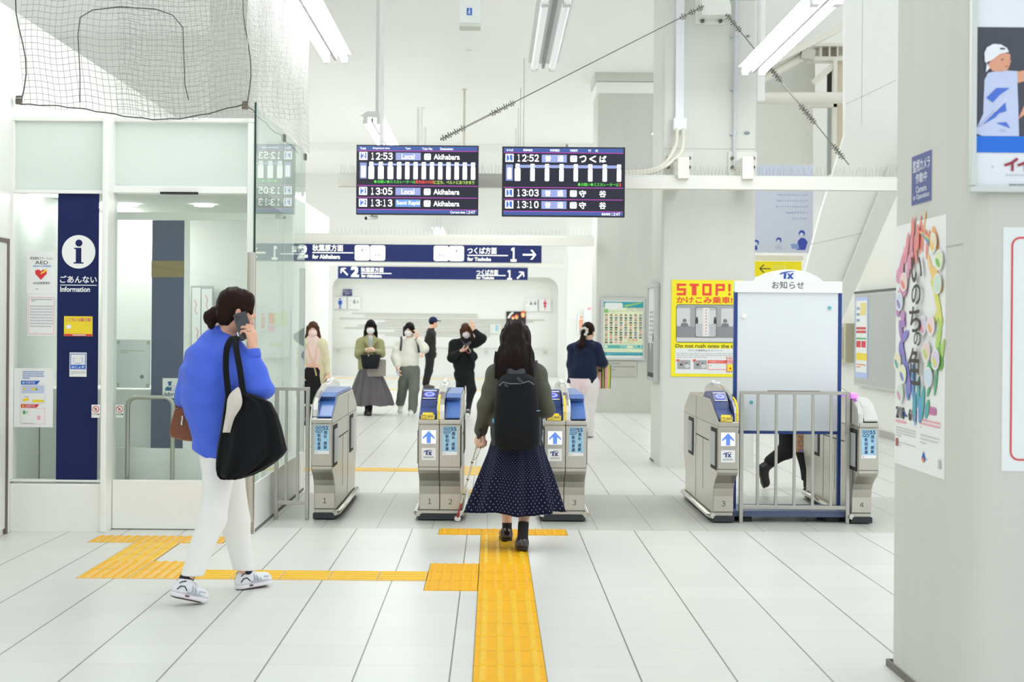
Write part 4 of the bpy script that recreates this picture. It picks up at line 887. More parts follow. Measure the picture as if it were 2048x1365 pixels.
def f(g):
    # block lettering STOP!
    def blk(x, rows, w=4.6, h=6.0):
        for j, r in enumerate(rows):
            for i, c in enumerate(r):
                if c == '#': g.rect(x+i*w-.05, 568+j*h*.78-.05, x+(i+1)*w+.05, 568+(j+1)*h*.78+.05, STR, 1)
    blk(1353, ('####','#...','####','...#','####')); blk(1378.5, ('####','.##.','.##.','.##.','.##.')); blk(1404, ('####','#..#','#..#','#..#','####')); blk(1430.5, ('####','#..#','####','#...','#...'))
    g.rect(1456,568,1460.5,583,STR,1); g.rect(1456,586,1460.5,591,STR,1)
    g.text('かけこみ乗車!',1353,594,1464,607,STR,1,.03)
    g.rrect(1352,609.5,1483,686,5,TRD,1); g.rrect(1353,610.5,1482,685,4,TRG,2); g.rect(1353,654,1482,676,M('train_mid','8f9194',.5),3); g.rect(1353,676,1482,684,TRL,3)
    g.rrect(1353,617,1380,653,3,TRL,3); g.rrect(1442,617,1481,653,3,TRL,3); g.rrect(1390,614.5,1433,675,4,TRD,3); g.rrect(1391,615.5,1432,674,4,M('train_door','c3c5c7',.5),4); g.rrect(1393,621,1408,648,3,TRL,5); g.rrect(1416,621,1431,648,3,TRL,5); g.rect(1405,616,1418,673,M('door_glow','e9e9ea',.5),6); g.rect(1410,616,1414,673,PAPER,7)
    for i in range(9): g.rect(1410.8,619+i*6,1413,622.2+i*6,M('print_soft_red','e8897c',.5),8)
    for x, m in ((1369,TRG),(1450,TRG)): g.ell(x,642,4,4,M('rider_grey','7c7f83',.5),6,14); g.poly([(x-8,653),(x-6,647),(x+6,647),(x+8,653)],M('rider_grey'),6)
    for x in (1393.5, 1429.5): g.ell(x,637,2,2.6,TRD,6,12); g.rect(x-2.4,639,x+2.4,648,TRD,6)
    g.text('Do not rush onto the train',1351.5,689,1484,696,M('stop_ink','50502a',.5),1,.02)
    g.rect(1351,697.5,1486,748,PAPER,1); g.text('かけこみ乗車防止キャンペーン',1377,699.5,1446,703.5,INK,2,.01); g.lines(1354,706,1470,717,3,INKL,2,3)
    for x in (1355, 1388):
        g.rect(x,721,x+26,739,TRG,2); g.ell(x+8,730,3,2,TRD,3,10); g.ell(x+18,727,1.4,1.4,TRD,3,8); g.ell(x+20,733,5,4,TRL,3,10); g.poly([(x-2,720),(x+4,719),(x+3,723),(x-2,724)],STR,4); g.ell(x+11,725,1.5,1.5,STR,4,8)
    g.frame(1416,721,1466,740,1,STR,2); g.rect(1416,721,1454,727,STR,3); g.text('非常停止ボタン',1419,722,1451,726,PAPER,4,.01); g.lines(1419,730,1448,733,1,INKG,3,7)
    for i in range(6):
        g.rect(1453+i*4.4,714.5,1455.2+i*4.4,718,STR,6); g.rect(1453+i*4.4,742,1455.2+i*4.4,745,STR,6)
        g.rect(1453,719.5+i*3.8,1455.2,721.6+i*3.8,STR,7); g.rect(1478,719.5+i*3.8,1480,721.6+i*3.8,STR,7)
    g.rect(1455.5,729,1468,742,STY,8); g.ell(1461,737,2.4,2.4,STR,9,14); g.ell(1462,723,6,3.5,M('hand_pink','f39a98',.5),9,14)
board('stop_poster', 'large yellow poster with red STOP lettering and grey train drawing', 'poster', 1342.5, 560.5, 1487, 754, 15.275, f, STY)
FRM = M('silver_frame', 'c9cdcb', .35, .5)
def f(g):
    PY = M('poster_pale_lime', 'edf3d0', .6)
    g.rect(1207,604,1286,716,PY,1); g.rect(1207,604,1286,616,TEAL,2); g.rrect(1209,606,1245,619,4,PAPER,3); g.poly([(1246,611),(1280,604.5),(1284,607),(1250,615)],M('poster_leaf','8cc27a',.6),3);  g.ell(1212,622.5,5,4.5,M('poster_leaf'),3,14); g.text('17日 15日',1254,615.5,1284,621,INKG,4,.01)
    g.lines(1218,621,1283,627,2,M('poster_sage','c9d8b0',.6),3,5)
    rd = random.Random(4); HC = [INK, M('hair_brown_p','5b3a2e',.6), M('hair_blue_p','4b5c8a',.6), M('hair_tan_p','a87f5c',.6)]; BC = [M('suit_dark_p','343a4a',.6), M('suit_blue_p','4d6fae',.6), PNK, M('suit_teal_p','3c6b70',.6)]
    for r in range(6):
        for c in range(8 if r < 5 else 4):
            x, y = 1212.6+c*9.75, 633+r*9.85; sk = M('portrait_skin', 'efcdb8', .6)
            g.ell(x,y-1.4,2.5,2.7,rd.choice(HC),3,12); g.ell(x+.2,y-.4,1.6,1.9,sk,4,12); g.poly([(x-3.4,y+4.6),(x-2.4,y+1.9),(x+2.4,y+1.9),(x+3.2,y+4.6)],rd.choice(BC),4)
    g.rect(1207.5,690,1286,698,M('poster_aqua','8fcfc7',.6),2); g.ell(1212,694,3.4,2.6,PY,3,14); g.rect(1217,691.5,1240,696.5,M('poster_aqua_deep','5db3ab',.6),3); g.rect(1254,691.5,1266,697,PY,3); g.rect(1276,690.5,1279,695,TEAL,3)
    g.lines(1208,701,1285,703,1,M('poster_sage'),3,8); g.rect(1207.5,705,1286,711.5,TEAL,2); g.lines(1214,706.5,1280,710,2,SKY,3,9); g.rect(1207,712,1286,717,PAPER,2); g.text('出演者',1256,678,1276,683,ORG,3,.0); g.lines(1248,684,1284,688,2,M('poster_sage'),3,10)
board('event_poster', 'framed pale green poster with rows of small portraits on the second pillar', 'poster', 1201, 596, 1289, 721, 24.89, f, PAPER, frame=FRM, fw=3.2)
def f(g):
    for y in (727, 733, 739): g.lines(1222,y,1271,y+2,1,INKG,1,int(y),.9)
    g.lines(1222,744,1230,745.5,1,INKG,1,3,.8); g.lines(1260,749,1272,751,1,INKG,1,2,.8)
board('engraved_plate', 'brushed metal plate with engraved lines under the portrait poster', 'plate', 1218, 722.5, 1274, 754, 24.89, f, M('plate_steel', 'c3c2b8', .35, .8, var=.06, scale=40, stretch=(.1,1,1)))
# framed case on the pillar's flank, seen edge-on
o = thing('side_case', 'slim framed poster case on the flank of the conduit pillar', 'poster case', (1.74,15.8,1.3))
ya, yb = 15.42, 16.12; za, zb_ = 1.476-(764-653)*15.4/FPX, 1.476+(653-566)*15.4/FPX
mb = MB()
for (p, q) in (((1.70,ya,za+.041),(1.759,ya+.04,zb_-.041)),((1.70,yb-.04,za+.041),(1.759,yb,zb_-.041)),((1.70,ya,za),(1.759,yb,za+.04)),((1.70,ya,zb_-.04),(1.759,yb,zb_))): mb.box(p,q,FRM)
mb.build('frame', o, .002)
g = G((1.712,yb-.04,zb_-.04), (0,-1,0), (0,0,1), (-1,0,0), lift=.001); w, h = yb-ya-.08, zb_-za-.08; g.mb.box((1.713,ya+.04,za+.04), (1.74,yb-.04,zb_-.04), PAPER)
g.rect(.0,h*.62,w,h,M('grey_photo','8b8f93',.5),1); g.rect(.0,h*.95,w,h,INK,2); g.lines(w*.2,h*.25,w*.8,h*.6,7,INKL,1,3); g.ell(w*.42,h*.62,w*.05,h*.09,PAPER,2,14); g.ell(w*.75,h*.56,w*.05,h*.05,TRD,2,12)
g.mb.build('poster', o, fix=False)

# near pillar: side face x = 1.742, front face y = 5.33
XP = 1.742
def sidepanel(name, label, cat, u0, u1, vt0, vb0, vt1, vb1, fn, base=PAPER):
    """sheet on the pillar flank; far edge at pixel column u0, near edge at u1"""
    Yf = XP*FPX/(u0-CX-4.2); Yn = XP*FPX/(u1-CX-4.2)
    zt = (wz(u0,vt0,Yf)+wz(u1,vt1,Yn))/2; zb = (wz(u0,vb0,Yf)+wz(u1,vb1,Yn))/2
    w, h = Yf-Yn, zt-zb
    g = G((XP-.003,Yf,zt), (0,-w,0), (0,0,h), (-1,0,0), lift=.0008); g.mb.box((XP-.0028,Yn,zb), (XP-.0003,Yf,zt), base); fn(g)
    return one(g.mb, name, label, cat, fix=False)
def f(g):
    rd = random.Random(11); pal = []
    for k, c in enumerate(('e98f86','ec9f8c','f0b878','f3cf86','dfe07a','b9d874','86c56c','66b98a','5ab3b8','6f9fd6','6a86cc','8f8ad0','a98ac6','c795c4','dfa0bd','e899a5')): pal.append(M('flora_wash_%d' % k, c, .7, var=.12, scale=30))
    pale = [M('flora_pale_%d' % k, c, .7, var=.08, scale=40) for k, c in enumerate(('f0d2cc','f1e3c4','e3edc4','cfe6d4','cfdff0','ddd3ea','f3dbe3'))]
    # ring of painted petals: reds at upper left running round through greens at the right to violets at the lower left
    for i in range(60):
        t = 2*math.pi*(i/60) + rd.uniform(-.05,.05); R = .40 + rd.uniform(-.10,.075); x, y = .52 + R*math.sin(t), .385 - R*.82*math.cos(t); hue = ((i/60*16) + 1) % 16
        g.ell(x,y,rd.uniform(.035,.085),rd.uniform(.014,.036),pal[int(hue + rd.uniform(-.6,.6)) % 16],1+i*.16,14,math.pi/2 - t + rd.uniform(-.6,.6))
    for i, (x, y) in enumerate(((.22,.24),(.80,.10),(.92,.17),(.90,.26),(.13,.32),(.62,.42),(.78,.42),(.70,.52),(.10,.57),(.22,.62),(.16,.70),(.75,.62),(.88,.55))):
        g.ell(x,y,.080,.040,PAPER,12+i*.3,18); g.ell(x,y,.070,.034,pale[i % 7],12.4+i*.3,18); g.ell(x-.015,y+.010,.045,.014,pal[(i*3) % 16],12.7+i*.3,12,.3)
    for i, (ch, x0, x1, y0, y1) in enumerate((('い',.40,.62,.145,.245),('の',.42,.60,.255,.335),('ち',.38,.60,.345,.445),('の',.48,.62,.445,.50),('色',.38,.62,.51,.655))): g.text(ch,x0,y0,x1,y1,M('brush_ink','4a4643',.7),18+i,.018)
    for i in range(5): g.line([(.55+.02*i,.045+.004*i),(.75,.07+.01*i)],.008,pal[(i*3) % 16],17)
    g.text('2/18 - 6/11',.04,.76,.47,.805,INK,4,.03); g.ell(.21,.785,.03,.012,BLUE,3,14); g.rrect(.60,.735,.86,.765,.012,M('pill_mauve','c77aa8',.6),3)
    g.lines(.55,.785,.94,.83,3,PNK,3,5); g.rect(.03,.815,.25,.824,PNK,3); g.lines(.04,.84,.46,.885,4,INKL,3,6,.4); g.lines(.04,.90,.46,.925,2,INKL,3,7,.3); g.lines(.55,.845,.92,.89,3,INKL,3,8,.3); g.rect(.03,.892,.085,.925,M('seal_brown','a3625a',.6),3); g.poly([(.58,.945),(.62,.915),(.66,.945),(.64,.955),(.60,.955)],BLUE,3); g.ell(.62,.95,.02,.01,ORG,4,10); g.lines(.68,.935,.90,.95,1,INKG,3,4); g.rect(.90,.93,.95,.965,INKL,3)
sidepanel('flora_poster', 'tall white poster with a ring of colourful petals and brush lettering', 'poster', 1797, 1896, 452, 929, 430, 957, f)
def f(g):
    V = M('sticker_violet_navy', '44508e', .5); g.rect(0,0,1,1,V,1)
    g.text('監視カメラ',.08,.10,.92,.34,M('sticker_white','dfe3ee',.5),2,.02); g.text('作動中',.22,.38,.78,.58,M('sticker_white'),2,.02); g.text('Camera',.24,.64,.76,.77,M('sticker_white'),2,.02); g.text('in Operation',.1,.80,.90,.93,M('sticker_white'),2,.02)
sidepanel('camera_notice', 'violet blue sticker announcing a security camera on the near pillar', 'sticker', 1827, 1867, 312, 411, 302, 402, f)
# front face of the near pillar
YF = 5.33
g0 = 5.33/FPX
o = thing('tennis_poster', 'large aluminium framed poster of a tennis player in white cap', 'poster', W(2030,200,YF)); a = W(1938,200,YF); zt, zb = wz(1990,-60,YF), wz(1990,386,YF); x1 = a.x + 300*g0
mb = MB(); fr = M('pale_aluminium', 'cfd6d2', .35, .4)
for p, q in (((a.x,YF-.03,zb),(x1,YF,zb+.022)),((a.x,YF-.03,zt-.02),(x1,YF,zt)),((a.x,YF-.03,zb+.023),(a.x+.02,YF,zt-.021)),((x1-.02,YF-.03,zb+.023),(x1,YF,zt-.021))): mb.box(p, q, fr)
mb.build('frame', o, .003)
g = facing(1940,200,YF-.012,lift=.001); WB = M('poster_cool_white','e9eef4',.4)
g.mb.box((a.x+.012,YF-.0117,zb+.012), (x1-.012,YF-.001,zt-.012), WB)
SKN = M('poster_skin','e2a487',.5); SHI = M('poster_shirt','c7d3f3',.5); SHB = M('poster_shirt_blue','4a74d8',.5); PD = M('poster_charcoal','474a58',.5)
g.rect(1950,54,2230,272,PD,1); g.rect(1949,272,2230,305,M('poster_bright_blue','0a70e0',.4),2)
g.poly([(1949,266),(1966,228),(1968,160),(1975,146),(2000,140),(2035,142),(2034,170),(2036,210),(2038,272),(1965,272)],SHI,3)
g.poly([(2033,143),(2060,138),(2120,132),(2120,152),(2060,158),(2035,166)],SKN,3); g.poly([(2035,240),(2050,205),(2090,185),(2095,200),(2058,222),(2036,238)],SKN,3)
g.poly([(1980,128),(1982,142),(2000,143),(2014,140),(2019,128),(2019,108),(2000,104),(1978,116)],SKN,4); g.ell(1980,131,5,7,SKN,5,14); g.ell(1986,121,5,7,INK,4,12)
g.poly([(1968,124),(1967,106),(1972,95),(1985,88),(2000,89),(2012,96),(2016,104),(1998,108),(1984,119),(1971,126)],M('cap_white','eef2f8',.5),6); g.poly([(1972,126),(1970,145),(1978,137)],M('cap_white'),6); g.rect(1998,96,2008,99,TRD,7)
g.ell(2003,119,2.2,1.2,INK,6,10); g.poly([(2017,117),(2021,124),(2016,126)],SKN,6); g.line([(2008,133),(2015,132)],1.2,M('lip_p','a85a50',.5),6)
for pts in (((1972,196),(1992,176),(2018,176),(1998,190),(1985,205)),((1955,255),(1985,225),(2005,218),(1990,235)),((1985,230),(2010,205),(2012,222)),((1992,246),(2012,244),(2020,256))): g.poly(pts,SHB,5)
g.line([(1960,252),(1990,222),(2012,196)],1.6,M('poster_shirt_pale','e6ecfb',.5),6)
g.lines(1999,258,2060,264,1,M('poster_lettering','b9c4d6',.5),6,3)
g.text('イ',2010,316,2036,341,M('poster_crimson','9c3045',.5),3,.04); g.text('イ',2036,316,2062,341,M('poster_crimson'),3,.04); g.lines(1984,330,2003,337,1,INKL,3,3); g.lines(2012,346,2100,353,1,INKL,3,5,.3); g.lines(2019,366,2110,372,1,INKG,3,6)
g.mb.build('poster', o, fix=False)
g = facing(2030,700,YF-.003,lift=.001); pbox(g.mb,2005,456,2330,944,YF-.0027,.0025,M('sheet_cool_white','eaf0f0',.5))
def ring(x0,y0,x1,y1,r,w,m,lv):
    def rr(x0,y0,x1,y1,r): return [(cx + r*math.cos(math.radians(a_+k*15)), cy + r*math.sin(math.radians(a_+k*15))) for cx, cy, a_ in ((x1-r,y0+r,-90),(x1-r,y1-r,0),(x0+r,y1-r,90),(x0+r,y0+r,180)) for k in range(7)]
    A, B = rr(x0,y0,x1,y1,r), rr(x0+w,y0+w,x1-w,y1-w,r-w); n = len(A)
    for k in range(n): g.poly([A[k],A[(k+1)%n],B[(k+1)%n],B[k]],m,lv)
ring(2021,474,2310,922,18,3.6,M('border_red','d9363c',.5),1)
one(g.mb, 'red_border_notice', 'white sheet with rounded red border low on the near pillar', 'notice', fix=False)

# ================= far wall signs ================================================================
YB = 42.57
def f(g):
    g.ell(680,598.5,2,2,BLUE,1,12); g.poly([(676.5,601.5),(684,601.5),(684,609),(682.5,609),(682.5,618),(680.7,618),(680.7,610),(679.6,610),(679.6,618),(678,618),(678,609),(676.5,609)],BLUE,1)
board('toilet_sign', 'white sign with blue man pictogram on the far wall', 'sign', 668.5, 594, 693.5, 618.5, YB, f, SIGNW, 'toilet signs', .03)
def f(g, o=0):
    g.ell(708.5+o,600.5,1.2,1.2,INK,1,10); g.ell(708.5+o,605,2.6,2.6,INK,1,14); g.ell(708.2+o,605.2,1.2,1.2,SIGNW,2,10); g.ell(715.5+o,601,.9,.9,INKG,1,8); g.poly([(713.6+o,606),(715.5+o,602),(717.6+o,606)],INKG,1); g.ell(701.5+o,602,1.2,1.2,INKL,1,8); g.lines(699+o,611,717+o,613,1,INKL,1,3)
board('facility_sign', 'white sign with small wheelchair pictograms next to the blue man sign', 'sign', 695.5, 594, 721, 619, YB, f, SIGNW, 'toilet signs', .03)
board('facility_sign', 'white sign with small wheelchair pictograms next to the red woman sign', 'sign', 1050.5, 598, 1075, 623, YB, lambda g: None, SIGNW, 'toilet signs', .03)
g = facing(1062,610,YB-.031,lift=.001)
for x, m in ((1062,INK),(1070,TRD)): g.ell(x,603.5,1.1,1.1,m,1,10); g.ell(x,608,2.5,2.4,m,1,12); g.ell(x-.2,608.4,1.1,1.1,SIGNW,2,8)
g.ell(1054.5,605,1.2,1.2,INKL,1,8); g.lines(1054,615,1072,617,1,INKL,1,3); g.mb.build('pictogram', bpy.data.objects['facility_sign.001'], fix=False)
def f(g):
    PR = M('pictogram_red','e8434f',.5); g.ell(1090,601.8,1.7,1.7,PR,1,12); g.poly([(1087,604.3),(1093,604.3),(1093.6,609),(1092,608),(1091.4,609.5),(1093,614),(1091,614.5),(1090.5,620),(1089.4,620),(1089,614.5),(1087,614),(1088.6,609.5),(1088,608),(1086.4,609)],PR,1)
board('toilet_sign', 'white sign with red woman pictogram on the far wall', 'sign', 1078, 598, 1102, 623, YB, f, SIGNW, 'toilet signs', .03)
def f(g): g.text('防犯カメラ',686,580.5,703,585,SIGNW,1,.01); g.text('作動中',689.5,586,700,589,SIGNW,1,.01); g.lines(690,589.5,700,591.3,1,INKL,1,2)
board('camera_sign', 'small navy camera notice above the blue man sign', 'sign', 685.5, 579, 704, 592, YB, f, M('navy_small','34417c',.5))
def f(g):
    LG, LO = M('lantern_glow','fbe0a8',.6), M('lantern_orange','ef6a3c',.6)
    for x, y, rx, ry in ((1046,629,4.6,7.2),(1033,634,4,5),(1026,636,3.4,4)): g.ell(x,y,rx,ry,LO,1,18); g.ell(x,y+1.5,rx*.7,ry*.6,LG,2,16)
    g.poly([(1014,637),(1019,628),(1024,624),(1028,626),(1022,631),(1020,637)],PAPER,2); g.rect(1013,641,1051,650,M('poster_brownblack','2f2624',.6),3); g.lines(1032,641,1048,643,1,PAPER,4,4)
board('lantern_poster', 'dark poster with glowing orange paper lanterns above the long haired woman', 'poster', 1012.5, 623.5, 1051.5, 652, YB, f, M('poster_night','2a2220',.6))
board('pale_leaflet', 'small pale leaflet with blue column on the far wall', 'notice', 980, 649, 1003, 668, YB, lambda g: (g.rect(991,650.5,996,663,SKY,1), g.rect(997,651,1001,664,M('leaf_cream','eedfcf',.6),1)), M('leaf_white','e6ece4',.6))
# fire alarm cabinet column on the third pillar
def f(g): g.rect(1160,632,1165,638,ORG,1); g.rect(1158.5,640,1165.5,662,ORG,1); g.lines(1160,642,1164,660,6,PAPER,2,3); g.poly([(1161,636.5),(1162.5,633),(1164,636.5)],PAPER,2)
board('alarm_box', 'white box with orange emergency markings on the third pillar', 'box', 1156, 630, 1167, 667, 34.58, f, SIGNW, th=.12)
one(pbox(MB(), 1167.5, 616, 1184, 676, 34.5, .08, M('white_cabinet','eff1f3',.4)), 'white_cabinet', 'tall white cabinet beside the orange alarm box', 'cabinet')
g = facing(1176,619,34.498); g.rect(1175,615.9,1182,620,PNK,1); g.mb.build('pink_label', bpy.data.objects['white_cabinet'], fix=False)
# ================= right hand lobby: slanted stair wall, roof steel, banners =====================
RWH = M('stair_white', 'e6e7e2', .4, var=.012, scale=1); BAND = M('stair_band', 'd9dbd5', .4)
Ys = 19.0; kS = Ys/FPX
def slab(pix, Y, d, m, name, label, cat, kind=None, parent=None):
    pts = [(W(u,v,Y).x, W(u,v,Y).z) for u, v in pix]; mb = MB().prism(pts, lambda a, b, t: (a, Y+d*t, b), m)
    if parent is not None: return mb.build(name, parent)
    return one(mb, name, label, cat, kind=kind)
sl = slab([(1690,-260),(1690,270),(1640,432),(1612,540),(1600,610),(1684,610),(1778,376),(1800,330),(2060,330),(2060,-260)], Ys-.4, .12, RWH, 'wall_stair', 'white slanted stair wall rising beside the concrete pillars', 'wall', 'structure')
mb = MB()
g = facing(1700,400,Ys-.402); g.line([(1690,209),(1790,160)],.8,LINE,1); g.line([(1621,490),(1745,462)],.8,LINE,1); g.line([(1722,0),(1722,250)],.6,LINE,1); g.mb.build('panel_joint', sl, fix=False)
slab([(1762,380),(1684,575),(1684,640),(1702,600),(1792,395),(1820,330),(1782,330)], Ys-.55, .10, BAND, 'trim_4', 'grey slanted band crossing the white stair wall', 'trim', 'structure')
# display case on the right wall and fire box
XR = 5.3
def ry(u): return XR*FPX/(u-CX-1.0)
def rwall(u0, u1, v0b, v1b, v0a, v1a):
    Ya, Yb = ry(u0), ry(u1); zt = (wz(u0,v0a,Ya)+wz(u1,v0b,Yb))/2; zb = (wz(u0,v1a,Ya)+wz(u1,v1b,Yb))/2; return Ya, Yb, zt, zb
Ya, Yb, zt, zb = rwall(1722, 1830, 576, 788, 588, 772)
o = thing('display_case', 'grey wall display case with one colourful poster on the right wall', 'display case', (XR-.06,(Ya+Yb)/2,(zt+zb)/2)); CASEG = M('case_grey', 'b4b7b6', .35, .2)
MB().box((XR-.09,Yb,zb), (XR-.002,Ya,zt), M('case_frame','c7cac6',.35,.5)).build('frame', o, .004); MB().box((XR-.095,Yb+.05,zb+.04), (XR-.085,Ya-.05,zt-.04), CASEG).build('back_panel', o)
MB().box((XR-.11,Yb,zt-.01), (XR-.002,Ya,zt+.02), M('case_dark','4d4f4e',.5)).build('top_cap', o)
Yp = ry(1751); g = G((XR-.097,Ya-.1,zt-.07), (0,-(Ya-.1-Yp),0), (0,0,zt-zb-.19), (-1,0,0), lift=.001)
g.rect(0,0,1,1,M('poster_periwinkle','b7c6f0',.6),1); g.rect(.06,.04,.92,.93,PAPER,2); g.rect(.4,.07,.85,.22,M('poster_mustard','e6d88a',.6),3); g.lines(.1,.1,.36,.32,3,M('poster_slate','8fb0c8',.6),3,2); g.lines(.08,.36,.88,.45,2,RED,3,3,.7); g.rect(.08,.5,.88,.52,GRN,3); g.rect(.1,.54,.45,.62,RED,3); g.rect(.5,.54,.85,.62,RED,3); g.rect(.08,.69,.94,.78,YEL,3); g.lines(.1,.82,.85,.88,2,ORG,3,6)
g.mb.build('poster', o, fix=False)
Ya, Yb, zt, zb = rwall(1684, 1717, 645, 727, 650, 722)
o = thing('hydrant_box', 'beige fire hydrant box mounted on the right wall', 'hydrant box', (XR,(Ya+Yb)/2,(zt+zb)/2))
MB().box((XR-.18,Yb,zb), (XR-.002,Ya,zt), M('hydrant_beige','c3bea2',.45)).build('cabinet', o, .006); MB().box((XR-.182,Yb+.1,zb+.05), (XR-.178,(Ya+Yb)/2+.1,zt-.05), M('hydrant_seam','a8a48b',.5)).build('door', o)
g = G((XR-.184,Ya-.05,zt-.04), (0,-.5,0), (0,0,.45), (-1,0,0)); g.rect(.0,.0,.75,1,PAPER,1); g.lines(.1,.1,.7,.4,3,PNK,2,3); g.rect(.1,.5,.65,.9,PNK,2); g.mb.build('label', o, fix=False)
# yellow sign, lavender banner on the rear wall of the lobby
Yb2 = 23.5
def f(g):
    g.line([(1520,538),(1541,538)],2,M('arrow_black','2d2d22',.5),1); g.line([(1528,530),(1519.5,538),(1528,546)],2,M('arrow_black'),1); g.text('のりば',1545,531,1573,539,M('sign_pale_yellow','fdf6b0',.5),1,.01)
o = board('yellow_exit_sign', 'yellow sign with black arrow behind the noticeboard arch', 'sign', 1510, 523, 1603, 553, Yb2, f, M('exit_yellow','fbe70c',.45), th=.1)
pbox(MB(), 1508, 511, 1606, 521, Yb2-.02, .14, BEAMW).build('hanger_beam', o)
def f(g):
    BI = M('banner_blue','3a4fb4',.5); BL2 = M('banner_light_blue','8ea6da',.5)
    for i, (x, t) in enumerate(((1554,'フロントエンドエンジニア'),(1553,'フロントエンドエンジニア'),(1552,'サーバーサイドエンジニア'),(1572,'UI/UXデザイナー'),(1585,'ディレクター'))): g.text(t,x,388+i*11.8,1615.5,392+i*11.8,BI,1,.0)
    for x, y, s in ((1558,481,1),(1604,467,1.15),(1513,486,1)):
        g.ell(x,y,5.6*s,5.8*s,BI,1,18); g.ell(x-.6,y+2.2*s,3.6*s,3.6*s,M('banner_face','d9dcec',.5),2,14)
    g.poly([(1594,500),(1596,482),(1602,475.5),(1610,476.5),(1616,484),(1611,500)],BI,1); g.poly([(1582,488),(1597,487.5),(1599,498),(1584,498)],BL2,2); g.poly([(1551,500),(1552,491),(1558,488.5),(1564,491),(1565,500)],M('banner_haze','c3c9e2',.5),1); g.poly([(1508,494),(1514,490),(1516,500),(1508,502)],BI,1)
board('lavender_banner', 'lavender advertising banner with blue line drawn office workers', 'banner', 1508, 330, 1626, 506, Yb2+.4, f, M('banner_lavender','d3d9e8',.6,var=.01), th=.03)
# roof steel above
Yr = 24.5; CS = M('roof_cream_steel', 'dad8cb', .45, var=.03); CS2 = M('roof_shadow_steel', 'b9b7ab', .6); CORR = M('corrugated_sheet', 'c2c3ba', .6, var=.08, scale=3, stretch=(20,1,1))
def tubepx(mb, a, b, Y, rpx, m, Y2=None): return mb.tube([W(*a,Y), W(*b,Y2 or Y)], rpx*Y/FPX, m, 14)
one(tubepx(MB(), (1500,196), (1705,196), Yr, 11.5, CS), 'roof_tube', 'thick horizontal cream steel tube behind the guy wire', 'beam', 'roof steel')
o = thing('roof_rafter', 'sloping cream roof rafter with bolted lower tube', 'beam', W(1600,100,Yr), 'roof steel')
mb = MB(); mb.bar(W(1490,153,Yr), W(1710,40,Yr), .12, .19, CS, up=(0,1,0)); mb.build('flange', o); tubepx(MB(), (1490,180), (1607,112), Yr+.1, 8.5, CS).build('lower_tube', o)
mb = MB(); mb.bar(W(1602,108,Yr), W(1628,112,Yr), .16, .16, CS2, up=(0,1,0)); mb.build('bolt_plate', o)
o = thing('roof_box_girder', 'ribbed cream box girder under the roof', 'beam', W(1660,100,Yr+.5), 'roof steel')
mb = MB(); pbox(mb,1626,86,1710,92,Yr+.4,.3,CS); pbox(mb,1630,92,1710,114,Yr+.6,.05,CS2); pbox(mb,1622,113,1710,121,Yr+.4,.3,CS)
for u in (1641,1658,1674): pbox(mb,u,91,u+3,114,Yr+.45,.15,CS)
mb.build('girder', o)
one(MB().bar(W(1626,166,Yr+.4), W(1668,130,Yr+.4), .1, .1, CS, up=(0,1,0)), 'roof_brace', 'short diagonal brace under the ribbed girder', 'beam', 'roof steel')
o = thing('roof_post', 'cream steel post with dark slot beside it near the slanted wall', 'post', W(1670,260,Yr), 'roof steel')
mb = MB(); pbox(mb,1667,118,1674,350,Yr+.3,.14,CS); pbox(mb,1620,207,1674,214,Yr+.3,.14,CS); mb.build('post', o)
pbox(MB(),1655,140,1667,184,Yr+.9,.05,M('slot_black','252621',.7)).build('dark_slot', o)
pbox(MB(),1674,110,1712,360,Yr+.5,.05,M('roof_tan_panel','c9c1a8',.6)).build('tan_panel', o)
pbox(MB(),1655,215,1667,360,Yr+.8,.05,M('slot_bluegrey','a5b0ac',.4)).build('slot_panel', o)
tag(slab([(1480,185),(1630,185),(1630,88),(1560,110),(1480,160)], Yr+.9, .05, CORR, 'roof_sheet', 'grey corrugated sheet under the sloping rafter', 'roof sheet'), kind='structure')
slab([(1480,150),(1640,70),(1720,30),(1720,-40),(1480,-40)], Yr+1.2, .05, M('roof_upper_panel','d9dad3',.5), 'wall_roof_upper', 'pale upper panel above the sloping rafter', 'wall', 'structure')
slab([(1480,350),(1626,350),(1626,207),(1480,207)], Yr+1.0, .05, M('rear_panel_cream','dcdcd2',.5), 'wall_roof_rear', 'cream rear wall panel under the horizontal roof tube', 'wall', 'structure')
o = one(MB().box((wx(1511,15.6),15.6,3.9),(wx(1526,15.6),15.66,5.9), M('white_strip_panel','f6f7f5',.4)), 'white_post', 'bright white post next to the strip light end', 'post')
